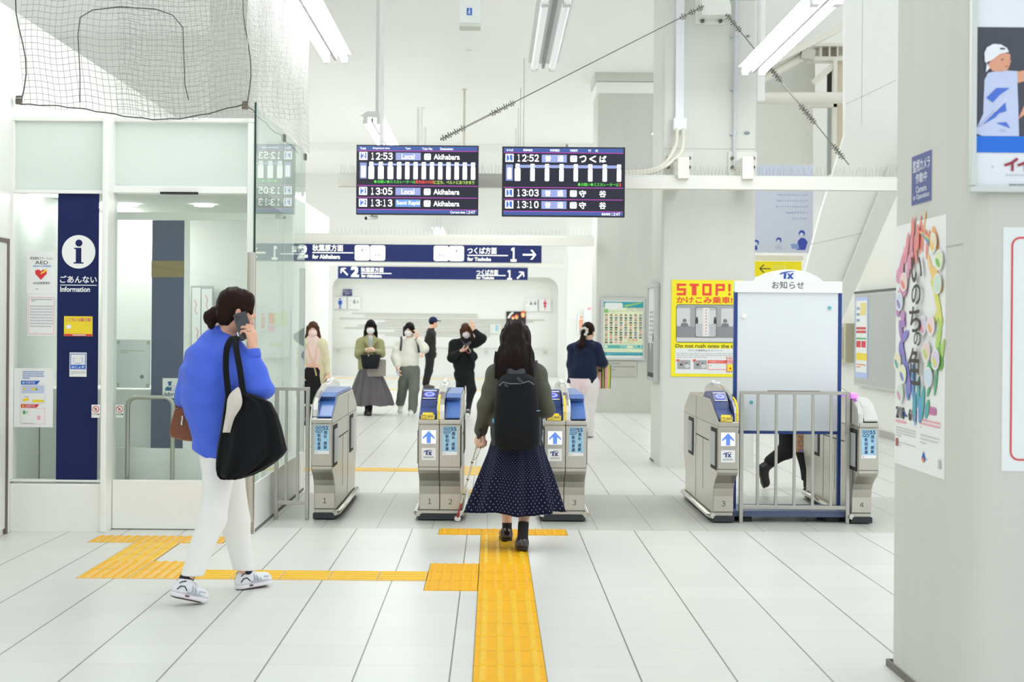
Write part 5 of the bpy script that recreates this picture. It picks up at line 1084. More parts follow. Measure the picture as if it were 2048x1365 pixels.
#
# ================= people: smooth implicit bodies turned into continuous meshes =====================
class SDF:
    def __init__(s, h, k=.02): s.h, s.k, s.P, s.cuts, s.disp = h, k, [], [], None
    def rc(s, a, b, ra, rb, k=None, op=0, flat=None):
        a, b = np.array(a, float), np.array(b, float); s.P.append(('rc', a, b, ra, rb, s.k if k is None else k, op, flat)); return s
    def chain(s, pts, rs, k=None, flat=None):
        for i in range(len(pts)-1): s.rc(pts[i], pts[i+1], rs[i], rs[i+1], k, 0, flat)
        return s
    def el(s, c, r, ax=None, k=None, op=0):
        A = np.array([list(v) for v in ax], float) if ax is not None else np.eye(3)
        s.P.append(('el', np.array(c, float), np.array(r, float), A, None, s.k if k is None else k, op, None)); return s
    def cut(s, p, n): s.cuts.append((np.array(p, float), np.array(n, float))); return s
    def mesh(s):
        lo = np.full(3, 1e9); hi = -lo
        for p in s.P:
            if p[6]: continue
            if p[0] == 'rc': m = max(p[3], p[4]); lo = np.minimum(lo, np.minimum(p[1], p[2])-m); hi = np.maximum(hi, np.maximum(p[1], p[2])+m)
            else: m = p[2].max(); lo = np.minimum(lo, p[1]-m); hi = np.maximum(hi, p[1]+m)
        h = s.h; lo -= 4*h + .012; hi += 4*h + .012; N = np.ceil((hi-lo)/h).astype(int)+1
        F = np.full(N, .08, np.float32); AX = [(lo[i] + h*np.arange(N[i])).astype(np.float32) for i in range(3)]
        for p in s.P:
            kind, k, op = p[0], p[5], p[6]; mg = k + 3*h
            if kind == 'rc': m = max(p[3], p[4]) + mg; a0, b0 = np.minimum(p[1], p[2])-m, np.maximum(p[1], p[2])+m
            else: m = p[2].max() + mg; a0, b0 = p[1]-m, p[1]+m
            i0 = np.clip(np.floor((a0-lo)/h).astype(int), 0, N); i1 = np.clip(np.ceil((b0-lo)/h).astype(int)+1, 0, N)
            if (i1 <= i0).any(): continue
            sl = tuple(slice(a, b) for a, b in zip(i0, i1))
            X, Y, Z = np.meshgrid(AX[0][sl[0]], AX[1][sl[1]], AX[2][sl[2]], indexing='ij')
            if kind == 'rc':
                a, b, ra, rb = p[1], p[2], p[3], p[4]; q = [X-a[0], Y-a[1], Z-a[2]]; ba = b-a; sc = 1.
                if p[7] is not None:
                    d, f = np.array(p[7][0], float), p[7][1]; d = d/np.linalg.norm(d); c = q[0]*d[0]+q[1]*d[1]+q[2]*d[2]
                    q = [q[i] + (1/f-1)*c*d[i] for i in range(3)]; ba = ba + (1/f-1)*ba.dot(d)*d; sc = min(1., f)
                t = np.clip((q[0]*ba[0]+q[1]*ba[1]+q[2]*ba[2])/max(ba.dot(ba), 1e-9), 0, 1)
                D = np.sqrt((q[0]-t*ba[0])**2+(q[1]-t*ba[1])**2+(q[2]-t*ba[2])**2) - (ra + (rb-ra)*t); D *= sc
            else:
                c, r, A = p[1], p[2], p[3]; q = [X-c[0], Y-c[1], Z-c[2]]
                l = [(q[0]*A[i][0]+q[1]*A[i][1]+q[2]*A[i][2])/r[i] for i in range(3)]
                kk = np.sqrt(l[0]**2+l[1]**2+l[2]**2); k2 = np.sqrt((l[0]/r[0])**2+(l[1]/r[1])**2+(l[2]/r[2])**2)+1e-6; D = kk*(kk-1)/k2
            O = F[sl]
            if op == 0:
                t = np.clip(.5+.5*(O-D)/max(k, 1e-5), 0, 1); F[sl] = O*(1-t)+D*t - k*t*(1-t)
            else:
                t = np.clip(.5-.5*(O+D)/max(k, 1e-5), 0, 1); F[sl] = O*(1-t) - D*t + k*t*(1-t)
        if s.disp or s.cuts:
            X, Y, Z = np.meshgrid(*AX, indexing='ij', sparse=True)
            if s.disp: F += s.disp(X, Y, Z)
            for p, n in s.cuts: F = np.maximum(F, ((X-p[0])*n[0]+(Y-p[1])*n[1]+(Z-p[2])*n[2]).astype(np.float32))
        return nets(F, lo, h)
    def build(s, name, mat, parent=None, smooth=2):
        v, f = s.mesh(); me = bpy.data.meshes.new(name); me.from_pydata(v, [], f)
        me.materials.append(mat); me.polygons.foreach_set('use_smooth', [True]*len(me.polygons)); me.update()
        o = bpy.data.objects.new(name, me); COL.objects.link(o); put(o, parent)
        if smooth: m = o.modifiers.new('relax', 'SMOOTH'); m.iterations = smooth; m.factor = .5
        return o
def nets(F, lo, h):
    I = F < 0; A = I[:-1,:-1,:-1]; cnt = np.zeros(A.shape, np.uint8); n = F.shape
    for i in (0,1):
        for j in (0,1):
            for k in (0,1): cnt += I[i:n[0]-1+i, j:n[1]-1+j, k:n[2]-1+k]
    act = np.argwhere((cnt > 0) & (cnt < 8)); idx = np.full(A.shape, -1, np.int32); idx[tuple(act.T)] = np.arange(len(act))
    pos = np.zeros((len(act), 3)); num = np.zeros(len(act)); corners = [(i,j,k) for i in (0,1) for j in (0,1) for k in (0,1)]
    val = {c: F[act[:,0]+c[0], act[:,1]+c[1], act[:,2]+c[2]] for c in corners}
    for c in corners:
        for ax in range(3):
            if c[ax] == 0:
                d = list(c); d[ax] = 1; d = tuple(d); a, b = val[c], val[d]; x = (a < 0) != (b < 0)
                t = np.where(x, a/np.where(x, a-b, 1), 0)
                for q in range(3): pos[:,q] += np.where(x, c[q] + (t if q == ax else 0), 0)
                num += x
    pos = (act + pos/num[:,None])*h + lo; faces = []
    for ax in range(3):
        u, w = (ax+1) % 3, (ax+2) % 3; s0 = [slice(None)]*3; s1 = [slice(None)]*3; s0[ax] = slice(0,-1); s1[ax] = slice(1,None)
        a, b = I[tuple(s0)], I[tuple(s1)]; E = np.argwhere(a != b); ok = (E[:,u] > 0) & (E[:,w] > 0) & (E[:,u] < n[u]-1) & (E[:,w] < n[w]-1); E = E[ok]
        ins = a[tuple(E.T)]; q = []
        for du, dw in ((-1,-1),(0,-1),(0,0),(-1,0)):
            e = E.copy(); e[:,u] += du; e[:,w] += dw; q.append(idx[tuple(e.T)])
        q = np.stack(q, 1); q[~ins] = q[~ins][:, ::-1]; faces.append(q)
    f = np.concatenate(faces); f = f[(f >= 0).all(1)]
    return pos.tolist(), f.tolist()
def folds(amp, freq, seed=0, zs=1.):
    r = np.random.RandomState(seed); w = r.randn(5,3)*freq; ph = r.rand(5)*6.28
    def d(X, Y, Z):
        o = 0
        for i in range(5): o = o + np.sin(w[i,0]*X + w[i,1]*Y + w[i,2]*zs*Z + ph[i] + 1.3*np.sin(.6*(w[(i+1)%5,0]*X + w[(i+1)%5,2]*zs*Z)))
        return (amp*o/2.5).astype(np.float32)
    return d
V3 = Vector
def unit(v): return V3(v).normalized()
class Head:
    def __init__(s, c, f, u=(0,0,1), q=1.):
        s.c = V3(c); s.f = unit(f); s.r = s.f.cross(unit(u)).normalized(); s.u = s.r.cross(s.f).normalized(); s.q = q
    def p(s, r, f, u): return s.c + (s.r*r + s.f*f + s.u*u)*s.q
    @property
    def ax(s): return (s.r, s.f, s.u)
    def skin(s, S, nk, rn=.052):
        q = s.q; E = lambda r, f, u, rad, k=.02: S.el(s.p(r,f,u), [x*q for x in rad], s.ax, k)
        E(0,-.012,.030,(.072,.090,.090)); E(0,.020,-.036,(.056,.064,.074),.03); S.rc(s.p(-.012,.062,-.092), s.p(.012,.062,-.092), .020*q, .020*q, .025)
        S.rc(s.p(0,.078,.012), s.p(0,.099,-.026), .008*q, .0125*q, .012); S.rc(s.p(-.012,.088,-.030), s.p(.012,.088,-.030), .008*q, .008*q, .008)
        for t in (-1,1):
            S.el(s.p(t*.031,.083,.004), (.016*q,.010*q,.010*q), s.ax, .010, 1)
            S.el(s.p(t*.073,-.004,-.010), (.011*q,.017*q,.027*q), s.ax, .008); S.el(s.p(t*.040,.060,-.030), (.022*q,.022*q,.022*q), s.ax, .02)
        S.rc(s.p(-.020,.084,-.058), s.p(.020,.084,-.058), .007*q, .007*q, .008); S.rc(s.p(-.016,.083,-.068), s.p(.016,.083,-.068), .0075*q, .0075*q, .008)
        S.rc(nk, s.p(0,-.022,-.055), rn*q*1.04, rn*q, .025)
    def face(s, root, brow, mouth=True):
        q = s.q; EW = M('eye_white','f0eeea',.3); EI = M('eye_dark','2a1c16',.25)
        for t in (-1,1):
            mb = MB(); mb.ball(s.p(t*.031,.0745,.002), (.0135*q,.010*q,.0085*q), EW, 12, s.ax); mb.ball(s.p(t*.031,.0825,.002), (.0062*q,.0035*q,.0062*q), EI, 10, s.ax); mb.build('eye', root)
            MB().tube([s.p(t*.016,.086,.019), s.p(t*.032,.0875,.025), s.p(t*.048,.078,.021)], [.0028*q,.0034*q,.002*q], brow, 6).build('eyebrow', root)
        if mouth:
            MB().ball(s.p(0,.0905,-.063), (.022*q,.006*q,.009*q), M('lip_rose','b5685f',.45), 12, s.ax).build('mouth', root)
    def mask(s, root, m):
        q = s.q; S = SDF(.005*q); S.el(s.p(0,.036,-.048), (.068*q,.072*q,.066*q), s.ax); S.el(s.p(0,.086,-.035), (.02*q,.026*q,.038*q), s.ax, .03)
        S.cut(s.p(0,.018,0), -s.f); S.cut(s.p(0,.07,.0), (s.u*1 + s.f*.15)); o = S.build('face_mask', m, root, 1)
        mb = MB()
        for t in (-1,1):
            for z in (-.02,-.07): mb.tube([s.p(t*.062,.022,z), s.p(t*.078,-.01,-.01 + z*.3)], .0016*q, m, 5)
        mb.build('mask_loop', o)
    def cap(s, S, thick=.012, face=(.060,.060,.080), fy=.095, fz=-.055):
        """hair shell over the skull with the face left open"""
        q = s.q; S.el(s.p(0,-.014,.034), [(.074+thick)*q, (.092+thick)*q, (.090+thick*1.15)*q], s.ax, .02)
        S.el(s.p(0,fy,fz), [x*q for x in face], s.ax, .015, 1)
def hand(S, w, d, n, side, curl=(.3,.35,.4,.45), size=1., spread=.06, thumb=(.75,.3), r=1.):
    """palm from wrist w along d, palm faces n, thumb on the +side edge; each finger bends towards n"""
    d, n = unit(d), unit(n); n = (n - d*n.dot(d)).normalized(); t = d.cross(n)
    if t.dot(V3(side)) < 0: t = -t
    z = size; w = V3(w); kn = [(.028,.085,.0100,(.040,.025,.021)),(.009,.090,.0102,(.044,.029,.022)),(-.010,.086,.0096,(.041,.027,.021)),(-.028,.077,.0086,(.032,.021,.019))]
    for (o, L, rr, ph), c in zip(kn, curl):
        k = w + (d*L + t*o)*z; S.rc(w + t*o*.55*z, k, .0165*z*r, .0125*z*r, .010)
        p = k; dd = (d + t*(o*spread/.028)).normalized(); nn = (n - dd*n.dot(dd)).normalized()
        for i, l in enumerate(ph):
            a = c*(.8,1.25,.8)[i]; nd = (dd*math.cos(a) + nn*math.sin(a)).normalized(); nn = (nn*math.cos(a) - dd*math.sin(a)).normalized()
            e = p + nd*l*z; S.rc(p, e, rr*z*r*(1,.93,.86)[i], rr*z*r*(.93,.86,.72)[i], .004); p = e; dd = nd
    p = w + (d*.020 + t*.018 + n*.004)*z; a, b = thumb; dd = (d*math.cos(a) + t*math.sin(a) + n*.25).normalized(); nn = (n*.7 - t*.5).normalized(); nn = (nn - dd*nn.dot(dd)).normalized()
    for i, l in enumerate((.044,.033,.026)):
        if i: dd, nn = (dd*math.cos(b) + nn*math.sin(b)).normalized(), (nn*math.cos(b) - dd*math.sin(b)).normalized()
        e = p + dd*l*z; S.rc(p, e, (.0155,.0118,.0105)[i]*z*r, (.0120,.0108,.0085)[i]*z*r, .008 if i == 0 else .004); p = e
    return S
def fig(name, label, loc): return thing(name, label, 'person', loc)
def body(root, hd, nk, ch, pv, f, arms, legs, hands, skin, vox=.006, q=1., chest=.096, hip=.112, neck=.050, feet=False):
    """one continuous skin: head, neck, trunk, limbs, fingers"""
    S = SDF(vox, .03); hd.skin(S, nk, neck); f = unit(f)
    S.rc(ch, pv, chest*q, hip*q, .05, 0, (f,.68)); S.rc(V3(nk)-V3((0,0,.03)), ch, .06*q, chest*q, .05, 0, (f,.7))
    for a in arms: S.rc(nk - V3((0,0,.05*q)), a[0], .055*q, .052*q, .04); S.chain(a, [.050*q,.039*q,.024*q][:len(a)], .03)
    for l in legs:
        S.rc(pv, l[0], .10*q, .082*q, .05); S.chain(l[:3], [.078*q,.052*q,.030*q], .03)
        if feet: S.rc(l[2], l[3], .026*q, .016*q, .02)
    for h in hands: hand(S, *h[0], **h[1])
    o = S.build('body', skin, root, 1); return o
def ribbon(path, w, th, wd, m, mb=None):
    """flat band along path; wd = width direction(s)"""
    mb = mb or MB(); P = [V3(p) for p in path]; PP = []
    for i in range(len(P)-1):
        a, b, c, d = P[max(i-1,0)], P[i], P[i+1], P[min(i+2,len(P)-1)]
        for t in (0,.2,.4,.6,.8): PP.append(.5*((2*b) + (c-a)*t + (2*a-5*b+4*c-d)*t*t + (3*b-a-3*c+d)*t**3))
    PP.append(P[-1]); rings = []
    for i, p in enumerate(PP):
        d = (PP[min(i+1,len(PP)-1)] - PP[max(i-1,0)]).normalized(); a = V3(wd); a = (a - d*a.dot(d)).normalized(); n = d.cross(a)
        rings.append([p + a*w/2 + n*th/2, p - a*w/2 + n*th/2, p - a*w/2 - n*th/2, p + a*w/2 - n*th/2])
    return mb.loft(rings, m, True, False, False)
def skirt(root, name, mat, rings, n=96, pleats=9, amp=.02, seed=1, fold=None, uvs=None):
    """rings: (centre, half width, half depth, amp factor), axes x / y"""
    rd = random.Random(seed); ph = [rd.uniform(0,6.28) for _ in range(4)]; R = []
    def sample(t):
        x = t*(len(rings)-1); i = min(int(x), len(rings)-2); s = x-i
        return [rings[i][k]*(1-s) + rings[i+1][k]*s if k else V3(rings[i][0]).lerp(V3(rings[i+1][0]), s) for k in range(4)]
    N = 28
    for j in range(N+1):
        c, a, b, am = sample(j/N); r = []
        for i in range(n):
            th = 2*math.pi*i/n; w = 1 + amp*am*(math.sin(pleats*th + ph[0] + .5*math.sin(2*th+ph[1])) + .5*math.sin((pleats*2+1)*th + ph[2]))/max(a, .1)
            r.append((c.x + a*w*math.cos(th), c.y + b*w*math.sin(th), c.z + .35*amp*am*math.sin(pleats*th*.5 + ph[3])*(j/N)))
        R.append(r)
    mb = MB(); mb.loft(R, mat, caps=False); o = mb.build(name, root)
    uv = o.data.uv_layers.new(name='cloth')
    for p in o.data.polygons:
        vs = [o.data.loops[l].vertex_index for l in p.loop_indices]; wrap = {0, n-1} <= {v % n for v in vs}
        for l in p.loop_indices:
            v = o.data.loops[l].vertex_index; i, j = v % n, v//n; uv.data[l].uv = ((n if wrap and i == 0 else i)/n, j/N)
    s = o.modifiers.new('cloth', 'SOLIDIFY'); s.thickness = .004
    return o
def cloth(name, c='ffffff', rough=.85, sheen=.04, var=.08, scale=40, bump=.15): return M(name, c, rough, 0, var, scale, bump, sheen=min(sheen,.08), spec=.18)
def hairmat(name, c): return M(name, c, .45, 0, .35, 30, .30, stretch=(7,7,.5), spec=.12)
def strands(amp, fx, fz=2., seed=0):
    r = np.random.RandomState(seed); p = r.rand(6)*6.28
    return lambda X, Y, Z: (amp*(np.sin(fx*X + 1.5*np.sin(fz*Z+p[0]) + p[1]) + .6*np.sin(2.3*fx*X + p[2] + np.sin(3*Z)) + .7*np.sin(fx*.9*Y + p[3] + 1.2*np.sin(fz*Z+p[4])))).astype(np.float32)
def shoe(root, heel, toe, mu, ms, name='shoe', h=.075, w=1., sole=.022, vox=.005, ms2=None):
    heel, toe = V3(heel), V3(toe); d = (toe-heel).normalized(); s = d.cross(V3((0,0,1))).normalized(); u = s.cross(d)
    S = SDF(vox, .03); S.rc(heel + d*.036 + u*.035, toe - d*.045 + u*.032, .033*w, .036*w, .03); S.rc(heel + d*.040 + u*.035, heel + d*.070 + u*h, .033*w, .034*w, .03); S.rc(heel + d*.05 + u*h*.85, toe - d*.10 + u*.046, .028*w, .028*w, .03)
    S.el(toe - d*.045 + u*.028, (.044,.040*w,.030), (d,s,u), .03); S.cut(heel + u*(sole-.004), -u); o = S.build(name, mu, root, 1)
    S = SDF(vox, .02); S.rc(heel + d*.036 + u*(sole*.5), toe - d*.044 + u*(sole*.5), .037*w, .043*w, .02, 0, (u,.55)); S.cut(heel + u*.0, -u); S.cut(heel + u*(sole+.002), u); o2 = S.build('sole', ms, o, 0)
    return o
def sock(root, a, b, m, r=.036): MB().tube([a, V3(a).lerp(V3(b),.5), b], [r*1.02, r, r*1.05], m, 14).build('sock', root)
SKIN = M('skin_warm', 'e3b196', .5, var=.05, scale=25, spec=.35); SKIN2 = M('skin_light', 'ecc3ab', .5, var=.05, scale=25, spec=.35)
HAIRB = hairmat('hair_dark_brown', '24130f'); HAIRK = hairmat('hair_black', '151111'); HAIRM = hairmat('hair_brown', '4a2f22')
BROW = M('brow_dark', '3a2a24', .7); MASKW = M('mask_white', 'f1f2f4', .8, var=.01); MASKP = M('mask_pink', 'f0d2d2', .8); MASKL = M('mask_lilac', 'd9d3dc', .8)
# ================= woman on the phone ============================================================
f1 = V3((.80,.60,0)); r1 = V3((.60,-.80,0))
A = fig('person', 'woman in oversized blue shirt and white trousers talking on a phone', (-1.52,7.9,0))
hd = Head(W(473,622,7.84), (.93,.36,-.04), (.05,0,1), .98); nk = W(446,668,7.89)
sR, eR, wR = W(466,702,7.78), W(516,780,7.69), W(506,699,7.715); sL, eL = W(403,722,8.02), W(380,794,8.05); wL = eL + V3((.17,.13,.05))
hipR, kneR, ankR = W(440,930,7.86), W(424,1040,7.74), W(374,1160,7.635); hipL, kneL, ankL = W(454,930,7.98), W(470,1045,8.05), W(490,1150,8.10)
heelR, toeR = W(340,1193,7.58), V3((wx(412,7.69,1206),7.69,.0)); heelL, toeL = V3((wx(472,8.07,1182),8.07,.0)), V3((wx(541,8.22,1173),8.22,.012))
ch, pv = W(428,735,7.9), W(445,905,7.92)
body(A, hd, nk, ch, pv, f1, [(sR,eR,wR),(sL,eL,wL)], [(hipR,kneR,ankR,toeR-V3((.08,.03,-.03))),(hipL,kneL,ankL,toeL-V3((.09,.05,-.03)))],
     [((wR, (-.10,.0,1), (-.85,.45,.10), (0,1,.0)), dict(curl=(.55,.62,.70,.80), size=.98, spread=.10, thumb=(.35,.15))), ((wL, (.8,.6,.05), (0,0,-1), (.6,-.8,0)), dict(curl=(.9,.95,1.,1.)))], SKIN, .0048)
hd.face(A, BROW)
S = SDF(.0055, .03); hd.cap(S, .007, (.056,.062,.082), .098, -.055); S.rc(hd.p(-.045,.062,.075), hd.p(-.072,.040,-.01), .018, .013, .03); S.rc(hd.p(.038,.056,.072), hd.p(.069,.036,.01), .020, .013, .04); S.rc(hd.p(.02,.066,.070), hd.p(.058,.070,-.012), .014, .008, .02); S.rc(hd.p(0,.052,.082), hd.p(.05,.058,.055), .020, .016, .04)
S.el(hd.p(0,-.058,-.035), (.066,.052,.052), hd.ax, .03); S.rc(hd.p(0,-.085,-.02), hd.p(0,-.118,-.028), .036, .034, .02)
S.rc(hd.p(0,-.118,-.018), hd.p(0,-.138,-.042), .034, .036, .015); S.rc(hd.p(0,-.138,-.042), hd.p(.0,-.134,-.088), .035, .020, .02); S.disp = strands(.0016, 150, 9, 3)
S.build('hair', HAIRB, A); MB().tube([hd.p(.036*math.cos(t), -.112, -.022+.036*math.sin(t)) for t in [k*math.pi/6 for k in range(12)]], .006, M('hair_tie','241a18',.6), 6, closed=True).build('hair_tie', A)
SH = cloth('shirt_cobalt', '4d6ce0', .7, .15, .05, 30, .10); S = SDF(.006, .05)
for (v, u, a), (v2, u2, a2) in zip(((700,436,.105),(724,430,.155),(756,426,.190),(800,425,.182),(846,428,.156),(886,431,.130),(912,432,.116)), ((724,430,.155),(756,426,.190),(800,425,.182),(846,428,.156),(886,431,.130),(912,432,.116),(918,432,.112))):
    S.rc(W(u,v,7.9), W(u2,v2,7.9), a, a2, .05, 0, (f1,.74))
S.rc(W(441,681,7.89), sR, .056, .068, .05); S.rc(W(438,683,7.89), sL, .052, .062, .05)
S.chain([sR, sR.lerp(eR,.55), eR, eR.lerp(wR,.45), wR - V3((0,0,.045))], [.070,.074,.064,.054,.034], .04); S.chain([sL, sL.lerp(eL,.5), eL, wL - f1*.03], [.062,.066,.056,.042], .085)
for t in (-1,1): S.rc(W(450,726,7.9) - f1*.120 + r1*(.005*t), W(450,775,7.9) - f1*.143 + r1*(.004*t), .005, .008, .008)
fo = folds(.0045, 13, 5); fo2 = folds(.0026, 30, 8, .6); fo9 = lambda X, Y, Z: (.0075*np.sin(46*(.55*X+.25*Y+.8*Z) + 2.2*np.sin(8*X+6*Z) + 1.5*np.sin(11*Y-5*Z))*np.clip(.55+.6*np.sin(7*X-4*Z+1), 0, 1)).astype(np.float32)
S.disp = lambda X, Y, Z: fo(X,Y,Z) + fo2(X,Y,Z) + fo9(X,Y,Z)
S.cut(W(431,921,7.9), V3((-.40,-.05,-.9)))
S.build('shirt', SH, A)
mb = MB(); n = 22; R = []
for rr, dz in ((.082,-.020),(.074,.036),(.066,.040),(.070,-.018)): R.append([nk + V3((.004,.0,.004)) + r1*(rr*math.cos(t)) + f1*(rr*.92*math.sin(t)) + V3((0,0,dz - .030*max(0,math.sin(t)))) for t in [2*math.pi*i/n for i in range(n)]])
mb.loft(R, SH, caps=False, closed=True); mb.build('collar', A)
mb = MB(); c = wR - V3((0,0,.016)); dv_ = (wR-eR).normalized(); mb.tube([c - dv_*.03, c - dv_*.016, c + dv_*.012, c + dv_*.016], [.040,.042,.039,.036], SH, 18, True); mb.build('cuff', A, .004)
TR = cloth('trousers_white', 'f0efec', .8, .1, .02, 30, .08); S = SDF(.0065, .05)
S.rc(W(436,885,7.91), pv, .112, .122, .05, 0, (f1,.80))
for L, rs in (((hipR,kneR,W(381,1158,7.645)),(.088,.070,.056)),((hipL,kneL,W(490,1146,8.10)),(.090,.073,.060))): S.rc(pv, L[0], .110, .088, .05); S.chain(L, rs, .03)
a, b = W(382,1152,7.66), W(493,1141,8.10); Ld = (b-a).normalized(); nn = V3((0,0,-1)); nn = (nn - Ld*nn.dot(Ld)).normalized(); S.cut((a+b)/2, nn); fo3 = folds(.004, 14, 2, .5); S.disp = fo3
S.build('trousers', TR, A)
SNW = M('sneaker_white', 'e6e8ea', .5, var=.06, scale=60); SNS = M('sneaker_sole_white', 'f1eef2', .5); SNG = M('sneaker_silver', 'b3bcc6', .35, .3); SND = M('sneaker_dark', '2f3346', .5); OUT = M('outsole_dark', '4a3a40', .6)
for hl, to in ((heelR,toeR),(heelL,toeL)):
    d = (to-hl).normalized(); s = d.cross(V3((0,0,1))).normalized(); u = s.cross(d); o = shoe(A, hl, to, SNW, SNS, 'sneaker', .080, 1.06, .034)
    S = SDF(.005,.02); S.rc(hl + d*.04 + u*.003, to - d*.06 + u*.003, .037, .041, .02, 0, (u,.2)); S.build('outsole', OUT, o, 0)
    mb = MB()
    for q in (1,-1):
        mb.tube([hl + d*.014 + u*.044 + s*q*.034, hl + d*.026 + u*.064 + s*q*.041, hl + d*.048 + u*.066 + s*q*.043, hl + d*.066 + u*.046 + s*q*.044], .0035, SND, 6); mb.tube([hl + d*.008 + u*.050 + s*q*.012, hl + d*.030 + u*.086 + s*q*.030, hl + d*.052 + u*.094 + s*q*.036], .0035, SND, 6)
        for k in range(4): mb.tube([hl + d*(.092+.020*k) + u*(.086-.012*k) + s*q*.022, hl + d*(.098+.020*k) + u*(.066-.009*k) + s*q*.039, hl + d*(.100+.020*k) + u*(.046-.004*k) + s*q*.0435], .0055, SNG, 6)
        mb.ball(hl + d*.075 + u*.020 + s*q*.042, (.014,.005,.006), M('sole_window','7a5a66',.4), 10, (d,s,u)); mb.ball(to - d*.050 + u*.048 + s*q*.034, (.026,.008,.012), SNG, 10, (d,s,u)); mb.tube([hl + d*.072 + u*.040 + s*q*.044, hl + d*.12 + u*.036 + s*q*.046, to - d*.04 + u*.038 + s*q*.043], .004, SNG, 6)
    mb.build('trim', o)
    mb = MB()
    for k in range(5): mb.tube([hl + d*(.100+.018*k) + u*(.090-.010*k) + s*.024, hl + d*(.104+.018*k) + u*(.101-.011*k), hl + d*(.100+.018*k) + u*(.090-.010*k) - s*.024], .0036, SNS, 6)
    mb.build('laces', o)
sock(A, W(386,1130,7.675), heelR.lerp(toeR,.34) + V3((0,0,.058)), M('sock_navy','1a1c30',.85), .037); sock(A, W(490,1138,8.10), heelL.lerp(toeL,.30) + V3((0,0,.062)), M('sock_navy'), .037)
MB().tube([wR + V3((-.018,-.012,.098)) + V3((.0095*math.cos(t),.0095*math.sin(t),.002*math.cos(t))) for t in [k*math.pi/6 for k in range(12)]], .0022, M('ring_silver','d8d8d8',.15,1.), 6, closed=True).build('ring', A)
# phone in her hand
pc = W(486.5,652,7.735); ax_u = unit(V3((-.32,.10,.94))); ax_r = unit(V3((.93,.25,.30))); ax_r = (ax_r - ax_u*ax_r.dot(ax_u)).normalized(); ax_n = ax_r.cross(ax_u)
o = thing('smartphone', 'dark grey smartphone held to the ear of the woman in blue', 'phone', pc); PH = M('phone_charcoal', '3d4047', .4)
mb = MB(); hw, hh, th, cr = .036, .073, .0045, .011
pts = [(cx + cr*math.cos(math.radians(a_+k*22.5)), cy + cr*math.sin(math.radians(a_+k*22.5))) for cx, cy, a_ in ((hw-cr,hh-cr,0),(-hw+cr,hh-cr,90),(-hw+cr,-hh+cr,180),(hw-cr,-hh+cr,270)) for k in range(5)]
mb.prism(pts, lambda a, b, t: pc + ax_r*a + ax_u*b + ax_n*(th*(2*t-1)), PH); mb.build('case', o, .0015)
sg = 1 if ax_n.y < 0 else -1; mb = MB()
for a, b in ((-.020,.056),(-.020,.038),(-.006,.047)): mb.cyl(pc + ax_r*a + ax_u*b + ax_n*sg*th, pc + ax_r*a + ax_u*b + ax_n*sg*(th+.0018), .0058, M('lens_black','16171a',.15), 14)
mb.build('camera_lens', o)
# black tote on her shoulder
o = thing('tote_bag', 'large slouchy black tote bag hanging from her shoulder', 'bag', W(500,958,7.62)); TB = cloth('tote_black', '141518', .8, .05, .1, 30, .2)
rows = ((784,453,488,.02),(789,451,497,.035),(796,450,522,.05),(806,449,543,.062),(828,446,555,.075),(858,442,564,.085),(884,437,570,.09),(902,434,574,.09),(914,433,566,.088),(928,432,548,.08),(940,432,528,.068),(950,434,506,.05),(957,441,482,.03),(959.5,450,470,.012))
fo4 = np.random.RandomState(4).rand(8)*6.28; R = []
for j, (v, ua, ub, dp) in enumerate(rows):
    a, b = W(ua,v,7.64), W(ub,v,7.60); c, hw = (a+b)/2, (b-a)/2; r = []
    for i in range(56):
        t = 2*math.pi*i/56; cx, sy = math.copysign(abs(math.cos(t))**.8, math.cos(t)), math.copysign(abs(math.sin(t))**.75, math.sin(t))
        w = .016*math.sin(9*t + fo4[0] + j*.10)*min(1,j/5) + .008*math.sin(17*t + fo4[1] - j*.07)*min(1,j/4); r.append(c + hw*cx + V3((0,(dp*(.9)+w)*sy,.004*math.sin(5*t+j))))
    R.append(r)
MB().loft(R, TB).build('bag_body', o)
ribbon([W(457,792,7.60),W(452,742,7.625),W(453,702,7.655),W(460,682,7.70),W(467,673,7.79),W(474,678,7.90)], .032, .004, (.8,.35,.1), TB).build('strap', o)
ribbon([W(487,792,7.57),W(480,742,7.59),W(473,702,7.635),W(472,684,7.685),W(477,674,7.78),W(483,682,7.90)], .032, .004, (.8,.35,.1), TB).build('strap', o)
PCH = cloth('pouch_cream', 'd5cfc6', .8, .1, .05, 30, .15)
ob = thing('cloth_pouch', 'cream cloth pouch sticking out of the black tote', 'pouch', W(463,830,7.56))
mb = MB(); R = []
for v, ua, ub, y0 in ((776,473,480,7.575),(784,462,482,7.56),(796,454,485,7.545),(808,453,486,7.54),(820,452,481,7.54),(834,450,470,7.54),(850,447,465,7.54),(866,444.5,461,7.545)):
    a, b = W(ua,v,y0), W(ub,v,y0); R.append([a, (a+b)/2 + V3((0,-.022,.004)), b, (a+b)/2 + V3((0,.012,0))])
mb.loft(R, PCH); p_ = mb.build('pouch', ob, .003); sub = p_.modifiers.new('soft', 'SUBSURF'); sub.levels = 2; sub.render_levels = 2
